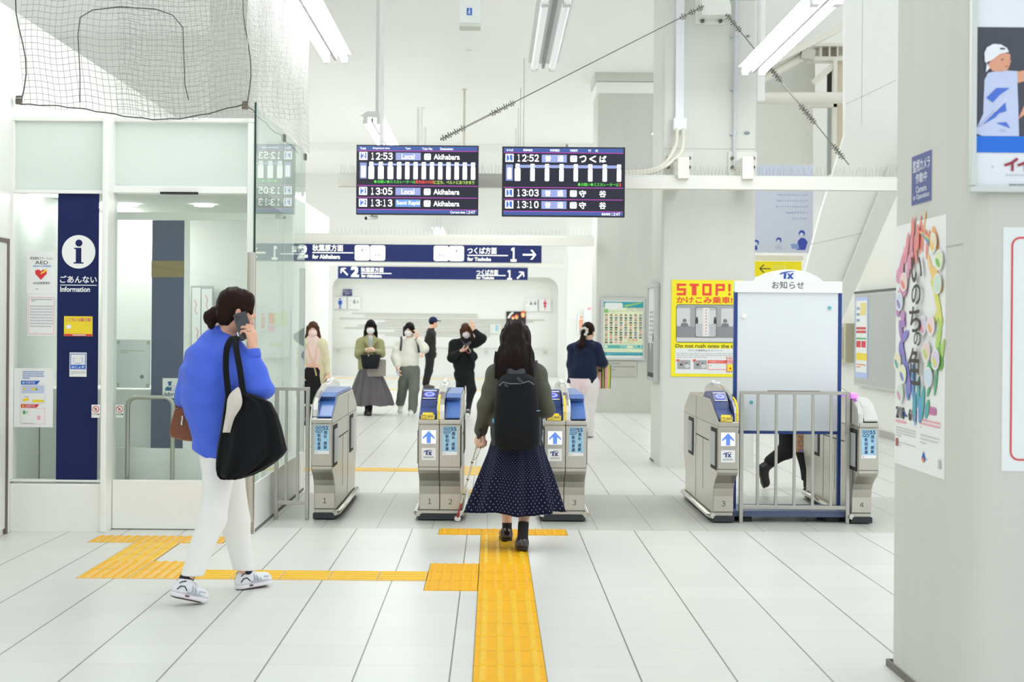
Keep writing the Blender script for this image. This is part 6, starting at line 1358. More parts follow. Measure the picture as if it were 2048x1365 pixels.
# brown bag on her far arm
o = thing('leather_handbag', 'small brown leather handbag behind the blue shirt', 'bag', W(370,880,8.1)); LB = M('leather_brown', '7d4628', .45, var=.12, scale=50, bump=.15); ZP = M('zip_silver', 'd6d4d0', .25, 1.)
R = []
for y, s_ in ((7.965,.90),(7.985,1.),(8.22,1.),(8.24,.9)):
    c = [(352,815),(384,813),(398,850),(402,878),(396,884),(372,882),(346,876),(339.5,868),(343,846)]; k = 8.0; m0 = W(370,850,k); R.append([m0 + (W(u,v,k)-m0)*s_ + V3((0,y-k,0)) for u, v in c])
MB().loft(R, LB, True, False, False).build('bag_body', o, .008)
g = facing(365,845,7.962,lift=.001); k8 = 7.96/FPX
mb = MB(); mb.box(W(361.5,851,7.955), W(365.5,842,7.962), ZP); mb.box(W(363,842,7.956), W(366.5,832,7.961), ZP); mb.build('zip_pull', o, .001)
MB().tube([W(352,816,8.04), eL + V3((-.02,.0,.055)), W(392,816,8.2)], .007, LB, 8).build('handle', o)

# ================= woman with backpack and cane ====================================================
Bp = fig('person', 'long haired woman with backpack, navy dotted skirt and white cane', (.16,9.75,0))
f2 = V3((0,1,0)); k2 = 9.7/FPX
hd = Head(W(1031,682,9.72), (0,1,-.03), (0,0,1), .97); nk = W(1031,726,9.70)
sL, eL, wL = W(993,750,9.70), W(972,812,9.68), W(962,866,9.78); sR, eR, wR = W(1074,750,9.70), W(1093,818,9.66), W(1082,826,9.90)
hipL, kneL, ankL = W(1012,905,9.72), W(1014,990,9.95), W(1014,1058,10.02); hipR, kneR, ankR = W(1056,905,9.70), W(1050,992,9.72), W(1046.5,1066,9.54)
heelL, toeL = V3((wx(1014,9.92,1085),9.92,.0)), V3((wx(1010,10.14,1075),10.16,.0)); heelR, toeR = V3((wx(1045,9.46,1105),9.46,.012)), V3((wx(1043,9.68,1095),9.70,.0))
ch, pv = W(1031,770,9.70), W(1034,895,9.70)
cane_a, cane_b = W(957,877,9.80), V3((wx(915,10.93,1040),10.93,.035))
body(Bp, hd, nk, ch, pv, f2, [(sL,eL,wL),(sR,eR,wR)], [(hipL,kneL,ankL,toeL+V3((0,-.09,.03))),(hipR,kneR,ankR,toeR+V3((0,-.09,.03)))],
     [((wL, (-.05,.25,-1), (.35,.9,.2), (-.2,.4,.3)), dict(curl=(.75,.95,1.05,1.1), size=.95, thumb=(.5,.3))), ((wR, (-.3,1,.05), (-.6,0,-.6), (0,0,1)), dict(curl=(.6,.7,.8,.8), size=.95))], SKIN2, .0052, .95)
hd.face(Bp, BROW)
S = SDF(.006, .03); hd.cap(S, .009, (.056,.060,.080), .100, -.055)
S.rc(W(1031,672,9.69), W(1030,722,9.60), .080, .108, .05, 0, ((0,1,0),.55)); S.rc(W(1030,722,9.60), W(1029,744,9.555), .108, .116, .04, 0, ((0,1,0),.36))
for u, v, r in ((1003,752,.022),(1014,757,.026),(1030,755,.028),(1046,753,.026),(1056,749,.022)): S.rc(W(u*.55+1030*.45,716,9.60), W(u,v,9.54), .05, r, .03, 0, ((0,1,0),.45))
for t in (-1,1): S.rc(hd.p(t*.078,.0,.02), hd.p(t*.088,.0,-.10), .022, .022, .03)
S.disp = strands(.0024, 130, 7, 1); S.build('hair', hairmat('hair_long_dark', '190e0c'), Bp)
JK = cloth('jacket_olive_grey', '55564a', .75, .15, .06, 30, .12); S = SDF(.0065, .05)
for (v, a), (v2, a2) in zip(((740,.105),(758,.135),(800,.142),(850,.152)), ((758,.135),(800,.142),(850,.152),(882,.158))): S.rc(W(1032,v,9.70), W(1032,v2,9.70), a, a2, .05, 0, ((0,1,0),.70))
S.rc(W(1031,735,9.70), sL, .055, .058, .05); S.rc(W(1031,735,9.70), sR, .055, .058, .05)
S.chain([sL, sL.lerp(eL,.5), eL, wL + V3((0,0,.015))], [.058,.056,.048,.042], .04); S.chain([sR, sR.lerp(eR,.5), eR, wR], [.058,.058,.050,.042], .04); fo = folds(.0035, 17, 12); fo5 = lambda X, Y, Z: (.0035*np.sin(55*(.75*np.abs(X-.16)+.65*Z) + 2*np.sin(9*Z+5*X))*np.clip(.4+.7*np.sin(8*Z+9*X), 0, 1)).astype(np.float32); fo_ = fo; fo = lambda X, Y, Z: fo_(X,Y,Z) + fo5(X,Y,Z); S.disp = fo
S.build('jacket', JK, Bp)
mb = MB(); R = []
for rr, dz in ((.070,-.02),(.066,.026),(.058,.026),(.060,-.02)): R.append([nk + V3((rr*math.cos(t), rr*.95*math.sin(t), dz - .02*max(0,math.sin(t)))) for t in [2*math.pi*i/20 for i in range(20)]])
mb.loft(R, JK, caps=False, closed=True); mb.build('collar', Bp)
S = SDF(.007,.04); S.rc(W(1032,850,9.70), W(1033,890,9.70), .156, .166, .04, 0, ((0,1,0),.72)); S.cut(W(1032,893,9.7), (0,0,-1)); S.disp = folds(.004,25,4); S.build('shirt_tail', cloth('shirt_white','efefec',.8), Bp)
# dotted skirt
def dotmat(name, base, dot, nu, nv, r):
    m = bpy.data.materials.new(name); m.use_nodes = True; nt = m.node_tree; n = nt.nodes; l = nt.links; b = n['Principled BSDF']; b.inputs['Roughness'].default_value = .8; b.inputs['Specular IOR Level'].default_value = .2
    uv = n.new('ShaderNodeUVMap'); uv.uv_map = 'cloth'; mp = n.new('ShaderNodeMapping'); mp.inputs['Scale'].default_value = (nu, nv, 1); l.new(uv.outputs[0], mp.inputs[0])
    def grid(off):
        ad = n.new('ShaderNodeVectorMath'); ad.operation = 'ADD'; ad.inputs[1].default_value = off; l.new(mp.outputs[0], ad.inputs[0])
        fr = n.new('ShaderNodeVectorMath'); fr.operation = 'FRACTION'; l.new(ad.outputs[0], fr.inputs[0]); sb = n.new('ShaderNodeVectorMath'); sb.operation = 'SUBTRACT'; sb.inputs[1].default_value = (.5,.5,0); l.new(fr.outputs[0], sb.inputs[0])
        ml = n.new('ShaderNodeVectorMath'); ml.operation = 'MULTIPLY'; ml.inputs[1].default_value = (1,1,0); l.new(sb.outputs[0], ml.inputs[0])
        ln = n.new('ShaderNodeVectorMath'); ln.operation = 'LENGTH'; l.new(ml.outputs[0], ln.inputs[0]); lt = n.new('ShaderNodeMath'); lt.operation = 'LESS_THAN'; lt.inputs[1].default_value = r; l.new(ln.outputs['Value'], lt.inputs[0]); return lt
    a, c = grid((0,0,0)), grid((.5,.5,0)); mx = n.new('ShaderNodeMath'); mx.operation = 'MAXIMUM'; l.new(a.outputs[0], mx.inputs[0]); l.new(c.outputs[0], mx.inputs[1])
    cm = n.new('ShaderNodeMix'); cm.data_type = 'RGBA'; l.new(mx.outputs[0], cm.inputs[0]); cm.inputs[6].default_value = (*lin(base),1); cm.inputs[7].default_value = (*lin(dot),1); l.new(cm.outputs[2], b.inputs['Base Color']); return m
DOT = dotmat('skirt_navy_dots', '10142e', '9295aa', 64, 19, .09)
skirt(Bp, 'skirt', DOT, [(W(1033,872,9.70),.160,.125,.05),(W(1033,905,9.70),.185,.150,.3),(W(1032,950,9.70),.232,.190,.8),(V3((wx(1032,9.7),9.70,.245)),.302,.245,1.5)], pleats=8, amp=.020, seed=3, n=128)
SKB = M('sock_black','1a1a1c',.85); SHB = M('shoe_gloss_brown','2d1f1f',.18,spec=.7); SLB = M('shoe_sole_black','171516',.5)
sock(Bp, W(1014,1040,10.02), heelL + V3((0,.045,.05)), SKB, .033); sock(Bp, W(1047,1046,9.56), heelR + V3((0,.045,.05)), SKB, .035)
shoe(Bp, heelL, toeL, SHB, SLB, 'shoe', .07, 1.02, .03); shoe(Bp, heelR, toeR, SHB, SLB, 'shoe', .07, 1.06, .03)
MB().tube([wL + V3((.034*math.cos(t), .030*math.sin(t), .004)) for t in [k*math.pi/8 for k in range(16)]], .008, M('strap_brown','7a4334',.5), 8, closed=True).build('wrist_strap', Bp)
# cane
o = thing('white_cane', 'white cane with red lower section and round tip on the floor', 'cane', cane_b)
dv = cane_b-cane_a; L = lambda t: cane_a + dv*t; CW = M('cane_white','e8e5da',.35); CRD = M('cane_red','c23a2c',.4); CB = M('cane_grip_black','1c1c1e',.6)
MB().tube([L(-.09),L(-.02),L(.06)], [.013,.0145,.012], CB, 12).build('grip', o); MB().cyl(L(.06), L(.80), .0075, CW, 12).build('shaft', o); MB().cyl(L(.80), L(.965), .0076, CRD, 12).build('red_section', o)
mb = MB()
for t in (.27,.48,.67): mb.cyl(L(t), L(t+.012), .0088, CB, 10)
mb.build('joint', o); mb = MB(); mb.ball(cane_b + V3((0,0,-.010)), (.025,.025,.022), SIGNW, 16); mb.build('roller_tip', o); MB().cyl(L(.955), L(.985), .012, CRD, 12).build('tip_holder', o)
MB().tube([L(-.08), L(.0)+V3((.02,.0,-.05)), L(.10)+V3((.012,0,-.06)), L(.2)+V3((.006,0,-.03)), L(.24)], .0016, CB, 5).build('wrist_cord', o)
# backpack
o = thing('backpack', 'black backpack on the long haired woman with the cane', 'backpack', W(1033,898,9.48)); BK = cloth('backpack_black', '131519', .75, .02, .08, 60, .12); BK2 = M('backpack_trim','2d3038',.5); ZIP = M('zip_grey','6f7480',.4,.4)
def packring(v, ua, ub, ya, yb, e=3.2, n=44):
    a, b = W(ua,v,9.48), W(ub,v,9.48); c = (a+b)/2; hw = (b.x-a.x)/2; yc, hy = (ya+yb)/2, (yb-ya)/2
    return [(c.x + hw*math.copysign(abs(math.cos(t))**(2/e), math.cos(t)), yc + hy*math.copysign(abs(math.sin(t))**(2/e), math.sin(t)), c.z) for t in [2*math.pi*i/n for i in range(n)]]
rows = ((747,1016,1052,9.50,9.57),(750,1008,1060,9.465,9.575),(757,1000,1068,9.43,9.58),(770,993.5,1073,9.40,9.585),(800,990.5,1076,9.375,9.59),(840,988,1078.5,9.36,9.59),(872,988,1078.5,9.355,9.59),(888,989,1077.5,9.365,9.59),(895,992,1074,9.385,9.58),(898.5,1000,1066,9.41,9.56))
MB().loft([packring(*r) for r in rows], BK).build('pack_body', o)
zp = [W(998,772,9.392),W(1006,765,9.388),W(1020,768,9.382),W(1040,768,9.382),W(1058,763,9.388),W(1068,770,9.394)]
MB().tube(zp, .004, ZIP, 6).build('zip_line', o); mb = MB(); mb.tube([W(1014,767,9.375),W(1010,771,9.365),W(1016,774,9.362)], .0075, BK2, 6); mb.tube([W(1040,764,9.378),W(1035,757,9.376),W(1044,766,9.37)], .010, BK2, 6); mb.build('zip_pull', o)
ribbon([W(1012,749,9.53),W(1019,744.5,9.50),W(1032,749,9.49),W(1044,744.5,9.50),W(1054,749,9.53)], .045, .012, (0,.4,1), BK2).build('top_handle', o)
for t in (-1,1):
    u0 = 1033 + t*24; ribbon([W(u0,752,9.56),W(u0+t*8,735,9.60),W(u0+t*10,724,9.68),W(u0+t*10,728,9.79),W(u0+t*12,760,9.84),W(u0+t*18,810,9.80),W(u0+t*20,860,9.66),W(u0+t*18,880,9.58)], .055, .014, (1,0,0), BK2).build('shoulder_strap', o)
one(MB().cyl(W(989,866,9.47), W(990,838,9.47), .017, M('bottle_blue','6fa8d8',.3), 14), 'water_bottle', 'blue bottle top in the backpack side pocket', 'bottle')
mb = MB(); R = [packring(v, 983, 995, 9.42, 9.54, 2.4, 24) for v in (846,868,890)]; mb.loft(R, BK2); R = [packring(v, 1071, 1083, 9.42, 9.54, 2.4, 24) for v in (836,866,890)]; mb.loft(R, BK2); mb.build('side_pocket', o)
MB().box(W(1072,823,9.40), W(1080,821,9.43), M('tag_pale_blue','7fb2cc',.5)).build('label_tag', o)
# ================= people beyond the gates =======================================================
fc = V3((0,-1,0))
def trousers(root, m, pv, waist, legs, rs, f, hem=None, rp=.135, vox=.008, amp=.004, name='trousers'):
    S = SDF(vox,.05); S.rc(waist, pv, rp*.92, rp, .05, 0, (f,.78))
    for L in legs: S.rc(pv, L[0], rp*.9, rs[0], .05); S.chain(L, rs, .03)
    S.disp = folds(amp, 16, len(name)+int(abs(pv[0])*10)); S.build(name, m, root)
def top(root, name, m, rows, Y, f, arms, nk, ra=(.07,.066,.055,.042), flat=.7, vox=.0075, amp=.006, freq=18, seed=0, cutz=None, extra=None, sh=.06):
    S = SDF(vox,.05); ra = [x*.84 for x in ra]; sh *= .85; e_ = .90
    for (v,u,a),(v2,u2,a2) in zip(rows, rows[1:]): S.rc(W(u,v,Y), W(u2,v2,Y), a*e_, a2*e_, .05, 0, (f,flat))
    for a in arms:
        S.rc(nk - V3((0,0,.035)), a[0], sh, ra[0], .05); S.chain([a[0], a[0].lerp(a[1],.5), a[1], a[1].lerp(a[2],.85)], ra, .04)
    if extra: extra(S)
    fo = folds(amp, freq, seed); S.disp = fo
    if cutz is not None: S.cut(W(rows[-1][1],cutz,Y), (0,0,-1))
    return S.build(name, m, root)
def simple_shoes(root, pairs, mu, ms, **k):
    for h, t in pairs: shoe(root, h, t, mu, ms, 'shoe', vox=.008, **k)
def socks(root, legs, m, r=.043):
    for l in legs: MB().tube([l[1].lerp(l[2],.5), l[2], l[2] + (l[3]-l[2])*.12 + V3((0,0,-.03))], [.052,r,r], m, 12).build('sock', root)
# --- pink mask, beige coat (half hidden by the office glass) ---
Y = 21.5; P = fig('person', 'woman in pink mask and beige open coat at the edge of the office glass', (wx(628,Y),Y,0))
hd = Head(W(626,660.5,Y), (.05,-1,-.02), (0,0,1), .97); nk = W(625,678,Y+.02); cx = 625
sR, eR, wR = W(607,688,Y), W(600,722,Y), W(602,750,Y-.06); sL, eL, wL = W(645,688,Y), W(652,722,Y), W(656,749,Y-.05)
hipA = [V3((wx(620,Y),Y,.80)), V3((wx(619,Y),Y-.05,.44)), V3((wx(618,Y),Y-.10,.09)), V3((wx(618,Y),Y-.28,.03))]; hipB = [V3((wx(633,Y),Y,.80)), V3((wx(634,Y),Y+.05,.44)), V3((wx(634,Y),Y+.15,.10)), V3((wx(634,Y),Y-.03,.03))]
body(P, hd, nk, W(cx,697,Y), V3((wx(626,Y),Y,.86)), fc, [(sR,eR,wR),(sL,eL,wL)], [hipA,hipB], [((wR,(.1,-.1,-1),(.6,.2,0),(0,-1,0)),dict(curl=(.5,.6,.6,.7))),((wL,(.1,-.1,-1),(-.6,.2,0),(0,-1,0)),dict(curl=(.5,.6,.6,.7)))], SKIN2, .0075)
hd.face(P, BROW, False); hd.mask(P, MASKP)
S = SDF(.007,.03); hd.cap(S, .010, (.058,.060,.088), .094, -.045)
for t in (-1,1): S.rc(hd.p(t*.074,.01,.04), hd.p(t*.088,.0,-.10), .022, .028, .03); S.rc(hd.p(t*.088,.0,-.10), hd.p(t*.098,.02,-.165), .028, .022, .03)
S.disp = strands(.002,120,8,2); S.build('hair', HAIRM, P)
top(P, 'sweater', cloth('sweater_shell_pink','eed6cc'), ((684,cx,.125),(710,cx,.150),(731,cx,.152)), Y, fc, [], nk, cutz=733); top(P, 'shirt_hem', cloth('shirt_hem_white','e8eaee'), ((722,cx,.150),(737,cx,.156)), Y, fc, [], nk, cutz=738.5)
CO = cloth('coat_beige','dcd4b4',.8,.15,.04,30,.1)
def ex(S):
    S.rc(W(607,740,Y+.05), W(604,790,Y+.06), .08, .10, .05); S.rc(W(646,740,Y+.05), W(652,790,Y+.07), .08, .11, .05); S.el(W(625,735,Y-.24), (.125,.20,.62), None, .03, 1); S.el(W(625,672,Y-.12), (.09,.14,.12), None, .03, 1)
top(P, 'coat', CO, ((690,cx,.155),(720,cx,.165),(760,627,.185),(795,628,.20)), Y+.02, fc, [(sR,eR,wR),(sL,eL,wL)], nk, (.075,.072,.06,.052), .72, seed=4, extra=ex, cutz=796)
skirt(P, 'skirt', cloth('skirt_black','1f1e20'), [(W(cx,735,Y),.135,.11,.1),(W(cx,770,Y),.165,.14,.5),(V3((wx(cx,Y),Y,.30)),.20,.18,1)], n=48, pleats=6, amp=.012)
mb = MB(); mb.tube([W(614,690,Y-.10),W(622,715,Y-.13),W(628,733,Y-.14)], .006, M('lanyard_peach','e6b59c',.6), 6); mb.tube([W(634,690,Y-.10),W(632,715,Y-.13),W(629,733,Y-.14)], .006, M('lanyard_peach'), 6); mb.tube([W(629,736,Y-.145),W(633,752,Y-.15)], .011, M('lanyard_gold','b9a878',.4), 8); mb.build('lanyard', P)
socks(P, [hipA,hipB], M('sock_black'))
simple_shoes(P, [(hipA[2]-V3((0,-.03,.09)),hipA[3]-V3((0,.02,.03))),(hipB[2]-V3((0,-.03,.09)),hipB[3]-V3((0,.02,.03)))], M('shoe_black','1b1b1d',.4), SLB)

# --- olive jacket, tulle skirt ---
Y = 23.8; P = fig('person', 'woman in olive green jacket and grey tulle skirt wearing a white mask', (wx(740,Y),Y,0)); cx = 739
hd = Head(W(741.5,655.5,Y), (0,-1,-.05), (0,0,1), .96); nk = W(741,672,Y+.02)
sR, eR, wR = W(722,687,Y), W(717,709,Y-.06), W(733,700,Y-.28); sL, eL, wL = W(759,687,Y), W(763,708,Y-.06), W(747,702,Y-.28)
lA = [V3((wx(735,Y),Y,.80)), V3((wx(735,Y),Y-.02,.42)), V3((wx(735,Y),Y+.12,.10)), V3((wx(735,Y),Y-.07,.03))]; lB = [V3((wx(744,Y),Y,.80)), V3((wx(743,Y),Y-.10,.43)), V3((wx(742,Y),Y-.12,.09)), V3((wx(742.5,Y),Y-.34,.025))]
body(P, hd, nk, W(cx,692,Y), V3((wx(740,Y),Y,.84)), fc, [(sR,eR,wR),(sL,eL,wL)], [lA,lB], [((wR,(.8,-.2,.1),(0,.6,-.6),(0,-.5,1)),dict(curl=(.9,.9,1,1))),((wL,(-.8,-.2,.1),(0,.6,-.6),(0,-.5,1)),dict(curl=(.9,.9,1,1)))], SKIN2, .0075)
hd.face(P, BROW, False); hd.mask(P, MASKW)
S = SDF(.007,.03); hd.cap(S, .013, (.056,.060,.070), .096, -.062)
for t in (-1,1): S.rc(hd.p(t*.078,.02,.03), hd.p(t*.086,.02,-.09), .020, .026, .03); S.rc(hd.p(t*.086,.02,-.09), hd.p(t*.105,.03,-.16), .026, .014, .03)
for x in (-.045,-.02,.0,.022,.046): S.rc(hd.p(x*.7,.075,.085), hd.p(x,.093,.035), .016, .010, .015)
S.disp = strands(.002,120,8,5); S.build('hair', HAIRK, P)
OJ = cloth('jacket_olive','9c9c70',.75,.15,.06,30,.12)
def ex(S): S.el(W(741,684,Y-.16), (.055,.10,.13), None, .03, 1)
top(P, 'jacket', OJ, ((684,cx,.135),(700,cx,.15),(720,738,.165),(737,737,.185)), Y, fc, [(sR,eR,wR),(sL,eL,wL)], nk, (.085,.082,.07,.055), .75, seed=7, extra=ex, cutz=740, amp=.008)
mb = MB()
for t in (-1,1): mb.loft([[W(741+t*5,671,Y-.05),W(741+t*11,675,Y-.06),W(741+t*13,683,Y-.135),W(741+t*4,694,Y-.15)],[W(741+t*5,671,Y-.065),W(741+t*11,675,Y-.075),W(741+t*13,683,Y-.15),W(741+t*4,694,Y-.165)]], OJ, True, False, False)
mb.build('lapel', P, .003)
top(P, 'knit_top', cloth('knit_pale_grey','c9ccd0'), ((680,741,.09),(700,741,.10)), Y-.035, fc, [], nk)
skirt(P, 'tulle_skirt', cloth('tulle_grey','6b676b',.9,.3,.1,60,.2), [(W(739,735,Y),.15,.13,.1),(W(740,760,Y),.23,.21,.6),(W(741,790,Y),.315,.28,1.2),(V3((wx(741,Y),Y,.16)),.365,.31,1.6)], n=96, pleats=13, amp=.022, seed=6)
socks(P, [lA,lB], SKB)
simple_shoes(P, [(lA[2]-V3((0,-.04,.10)),lA[3]-V3((0,.03,.03))),(lB[2]-V3((0,-.04,.085)),lB[3]-V3((0,.03,.025)))], M('shoe_black'), SLB)
o = thing('black_tote', 'small black trapezoid tote carried by the woman in olive', 'bag', W(741,739,Y-.3))
BKC = cloth('canvas_black','202125',.8); R = []
for v, a, b, d in ((710,721.5,761,.05),(722,723,759.5,.075),(733,724.5,757.5,.085),(738,727,755,.07)):
    p, q = W(a,v,Y-.30), W(b,v,Y-.30); R.append([(p.x+.02,p.y-d,p.z),(q.x-.02,p.y-d,q.z),(q.x,p.y-d*.5,q.z),(q.x,p.y+d*.5,q.z),(q.x-.02,p.y+d,q.z),(p.x+.02,p.y+d,p.z),(p.x,p.y+d*.5,p.z),(p.x,p.y-d*.5,p.z)])
MB().loft(R, BKC).build('bag_body', o)
for y in (-.36,-.26): ribbon([W(732,711,Y+y),W(734,703,Y+y),W(738,699,Y+y*.98),W(744,700,Y+y*.98),W(748,704,Y+y),W(750,711,Y+y)], .022, .005, (0,1,0), BKC).build('handle', o)
MB().ball(W(737,711.5,Y-.355), .011, SIGNW, 10).build('snap', o)
o = thing('paper_bag', 'flat grey beige bag hanging behind the small black tote', 'bag', W(752,754,Y-.2)); GBG = cloth('bag_greige','a09a93',.7)
R = []
for y in (-.185,-.165,-.150): R.append([W(u,v,Y+y) for u, v in ((733,742),(751,718),(772,720),(771.5,753),(735,754))])
MB().loft(R, GBG, True, False, False).build('bag_body', o, .004); ribbon([W(754,720,Y-.17),W(755,708,Y-.17),W(759,701,Y-.18),W(763,708,Y-.17),W(765,720,Y-.17)], .012, .004, (0,1,0), GBG).build('handle', o)

# --- white sweater, grey trousers ---
Y = 23.85; P = fig('person', 'woman in white sweater and grey wide trousers touching her hair', (wx(820,Y),Y,0)); cx = 818
hd = Head(W(818.5,661,Y), (-.30,-1,-.06), (.05,0,1), .97); nk = W(820,678,Y+.02)
sR, eR, wR = W(800,690,Y), W(792,714,Y-.03), W(794,735,Y-.10); sL, eL, wL = W(838,689,Y), W(849,697,Y-.09), W(836,678,Y-.12)
lA = [W(811,742,Y), W(806,775,Y+.06), V3((wx(801,Y),Y+.20,.16)), V3((wx(801,Y),Y+.08,.03))]; lB = [W(828,742,Y), W(828,778,Y-.08), V3((wx(825,Y),Y-.08,.10)), V3((wx(824,Y),Y-.28,.03))]
body(P, hd, nk, W(cx,700,Y), W(819,737,Y), fc, [(sR,eR,wR),(sL,eL,wL)], [lA,lB], [((wR,(.1,-.2,-1),(.8,.2,0),(0,-1,0)),dict(curl=(.5,.6,.7,.8))),((wL,(-.10,.10,1),(-.8,.5,0),(.3,-1,0)),dict(curl=(.5,.5,.5,.5)))], SKIN2, .0075)
hd.face(P, BROW, False); hd.mask(P, MASKW)
S = SDF(.007,.03); hd.cap(S, .013, (.052,.060,.084), .100, -.045); S.rc(hd.p(.082,.0,.03), hd.p(.088,-.005,-.085), .028, .024, .03); S.rc(hd.p(-.078,.0,.03), hd.p(-.080,.0,-.06), .022, .018, .03); S.rc(hd.p(0,-.09,.0), hd.p(0,-.08,-.09), .05, .04, .03); S.disp = strands(.002,120,8,7); S.build('hair', HAIRK, P)
top(P, 'sweater', cloth('sweater_ivory','efeee2',.9,.3,.04,60,.2), ((690,cx,.130),(705,cx,.150),(722,818,.165),(729,818,.160)), Y, fc, [(sR,eR,wR),(sL,eL,wL)], nk, (.085,.090,.085,.055), .72, seed=9, cutz=733.5, amp=.008, freq=14)
trousers(P, cloth('trousers_grey','70756f',.85,.1,.06,50,.1), W(819,743,Y), W(819,724,Y), [[lA[0],lA[1],W(800.5,806,Y+.18)],[lB[0],lB[1],W(825,820,Y-.08)]], (.095,.085,.072), fc, amp=.006)
socks(P, [lA,lB], M('sock_pale','dededb',.9))
simple_shoes(P, [(V3((wx(801,Y),Y+.27,.10)),lA[3]-V3((0,.02,.02))),(V3((wx(825,Y),Y-.04,.0)),lB[3]-V3((0,.02,.03)))], M('shoe_white','eeeeec',.5), SNS)
mb = ribbon([W(802,674,Y+.06),W(803,680,Y-.08),W(802,690,Y-.135),W(801,702,Y-.13)], .035, .012, (1,0,0), BK2); mb.build('pack_strap', P)
ribbon([W(833,674,Y+.06),W(834,680,Y-.08),W(836,692,Y-.125),W(838,706,Y-.11)], .035, .012, (1,0,0), BK2).build('pack_strap', P)
R = [[(p.x + a*.15*c, p.y + .10 + .09*s_*a, p.z) for c, s_ in [(math.cos(t), math.sin(t)) for t in [2*math.pi*i/16 for i in range(16)]]] for p, a in ((W(819,681,Y+.12),.7),(W(819,686,Y+.12),1),(W(819,722,Y+.12),1),(W(819,728,Y+.12),.8))]
one(MB().loft(R, BK), 'rucksack', 'black rucksack hidden behind the woman in white sweater', 'backpack')
one(MB().box(W(794.5,741,Y-.17), W(797.5,752,Y-.16), M('phone_pale','c9d3e2',.3)), 'pale_phone', 'pale phone in the lowered hand of the white sweater woman', 'phone')

# --- man in cap ---
Y = 33.7; P = fig('person', 'man in navy cap and black clothes standing far back in profile', (wx(858,Y),Y,0)); fm = V3((.92,.38,0)); rm = V3((.38,-.92,0))
hd = Head(W(867,646,Y), (.90,.42,.05), (0,0,1), 1.0); nk = W(862.5,658,Y)
sR, eR, wR = W(860,668,Y-.18), W(851,688,Y-.18), W(847,705,Y-.22); sL, eL, wL = W(866,668,Y+.17), W(866,688,Y+.18), W(869,703,Y+.1)
lA = [W(860,712,Y-.08), W(856,742,Y-.08), W(849,770,Y-.08), W(861,777,Y-.06)]; lB = [W(862,712,Y+.08), W(859,742,Y+.08), W(853,768,Y+.1), W(865,774.5,Y+.12)]
body(P, hd, nk, W(861,678,Y), W(861,708,Y), fm, [(sR,eR,wR),(sL,eL,wL)], [lA,lB], [((wR,(-.5,-.2,-.7),(.5,.5,0),(0,1,0)),dict(curl=(.9,.9,1,1))),((wL,(.1,0,-1),(0,-1,0),(1,0,0)),dict(curl=(.5,.5,.6,.6)))], SKIN, .009)
hd.face(P, BROW)
S = SDF(.008,.03); hd.cap(S, .006, (.066,.075,.10), .088, -.045); S.cut(hd.p(0,0,-.06), -hd.u); S.build('hair', HAIRK, P)
S = SDF(.007,.02); S.el(hd.p(0,-.010,.045), (.088,.108,.098), hd.ax); S.cut(hd.p(0,0,.028), -hd.u); S.rc(hd.p(-.03,.10,.040), hd.p(.03,.10,.040), .05, .05, .02, 0, (hd.u,.18)); S.rc(hd.p(-.02,.14,.032), hd.p(.02,.14,.032), .045, .045, .02, 0, (hd.u,.18)); S.build('cap', cloth('cap_navy','20294f'), P)
top(P, 'jacket', cloth('jacket_charcoal','2a2b28'), ((667,861,.14),(685,861,.155),(700,861,.15),(705,861,.148)), Y, fm, [(sR,eR,wR),(sL,eL,wL)], nk, (.085,.078,.065,.05), .75, .009, seed=3, cutz=708)
MB().tube([nk + V3((.062*math.cos(t), .062*math.sin(t), .0)) for t in [k*math.pi/7 for k in range(14)]], .018, M('collar_charcoal','34352f',.8), 6, closed=True).build('collar', P)
trousers(P, cloth('trousers_black','232325'), W(861,710,Y), W(861,702,Y), [[lA[0],lA[1],W(849.5,768,Y-.08)],[lB[0],lB[1],W(853.5,766,Y+.1)]], (.095,.078,.06), fm, vox=.009)
socks(P, [lA,lB], M('sock_black'))
simple_shoes(P, [(V3((wx(847,Y-.1),Y-.1,.0)),V3((wx(866,Y-.04),Y-.04,.0))),(V3((wx(851,Y+.08),Y+.08,.0)),V3((wx(870,Y+.14),Y+.14,.0)))], M('shoe_taupe','57504a',.6), SLB)

# --- black sweater, hand to head ---
Y = 23.9; P = fig('person', 'woman all in black shading her head with one hand while holding a phone', (wx(932,Y),Y,0)); cx = 928
hd = Head(W(932,663,Y-.02), (.10,-1,-.28), (-.08,0,1), .98); nk = W(930,677,Y+.04)
sR, eR, wR = W(908,690,Y), W(903,716,Y-.06), W(922,702,Y-.26); sL, eL, wL = W(949,686,Y), W(965,678,Y-.10), W(948,661,Y-.12)
lA = [W(921,748,Y), W(921,785,Y+.12), V3((wx(920,Y),Y+.42,.22)), V3((wx(920,Y),Y+.34,.06))]; lB = [W(937,748,Y), W(943,780,Y-.12), V3((wx(938,Y),Y-.10,.11)), V3((wx(937,Y),Y-.30,.03))]
body(P, hd, nk, W(cx,700,Y), W(928,742,Y), fc, [(sR,eR,wR),(sL,eL,wL)], [lA,lB], [((wR,(.9,-.25,.25),(.1,.3,1),(0,-1,.2)),dict(curl=(.5,.6,.7,.8))),((wL,(-.22,.05,1),(-.6,.8,0),(-.5,-.6,0)),dict(curl=(.15,.12,.15,.2), thumb=(.4,.2)))], SKIN2, .0075)
hd.face(P, BROW, False); hd.mask(P, MASKL)
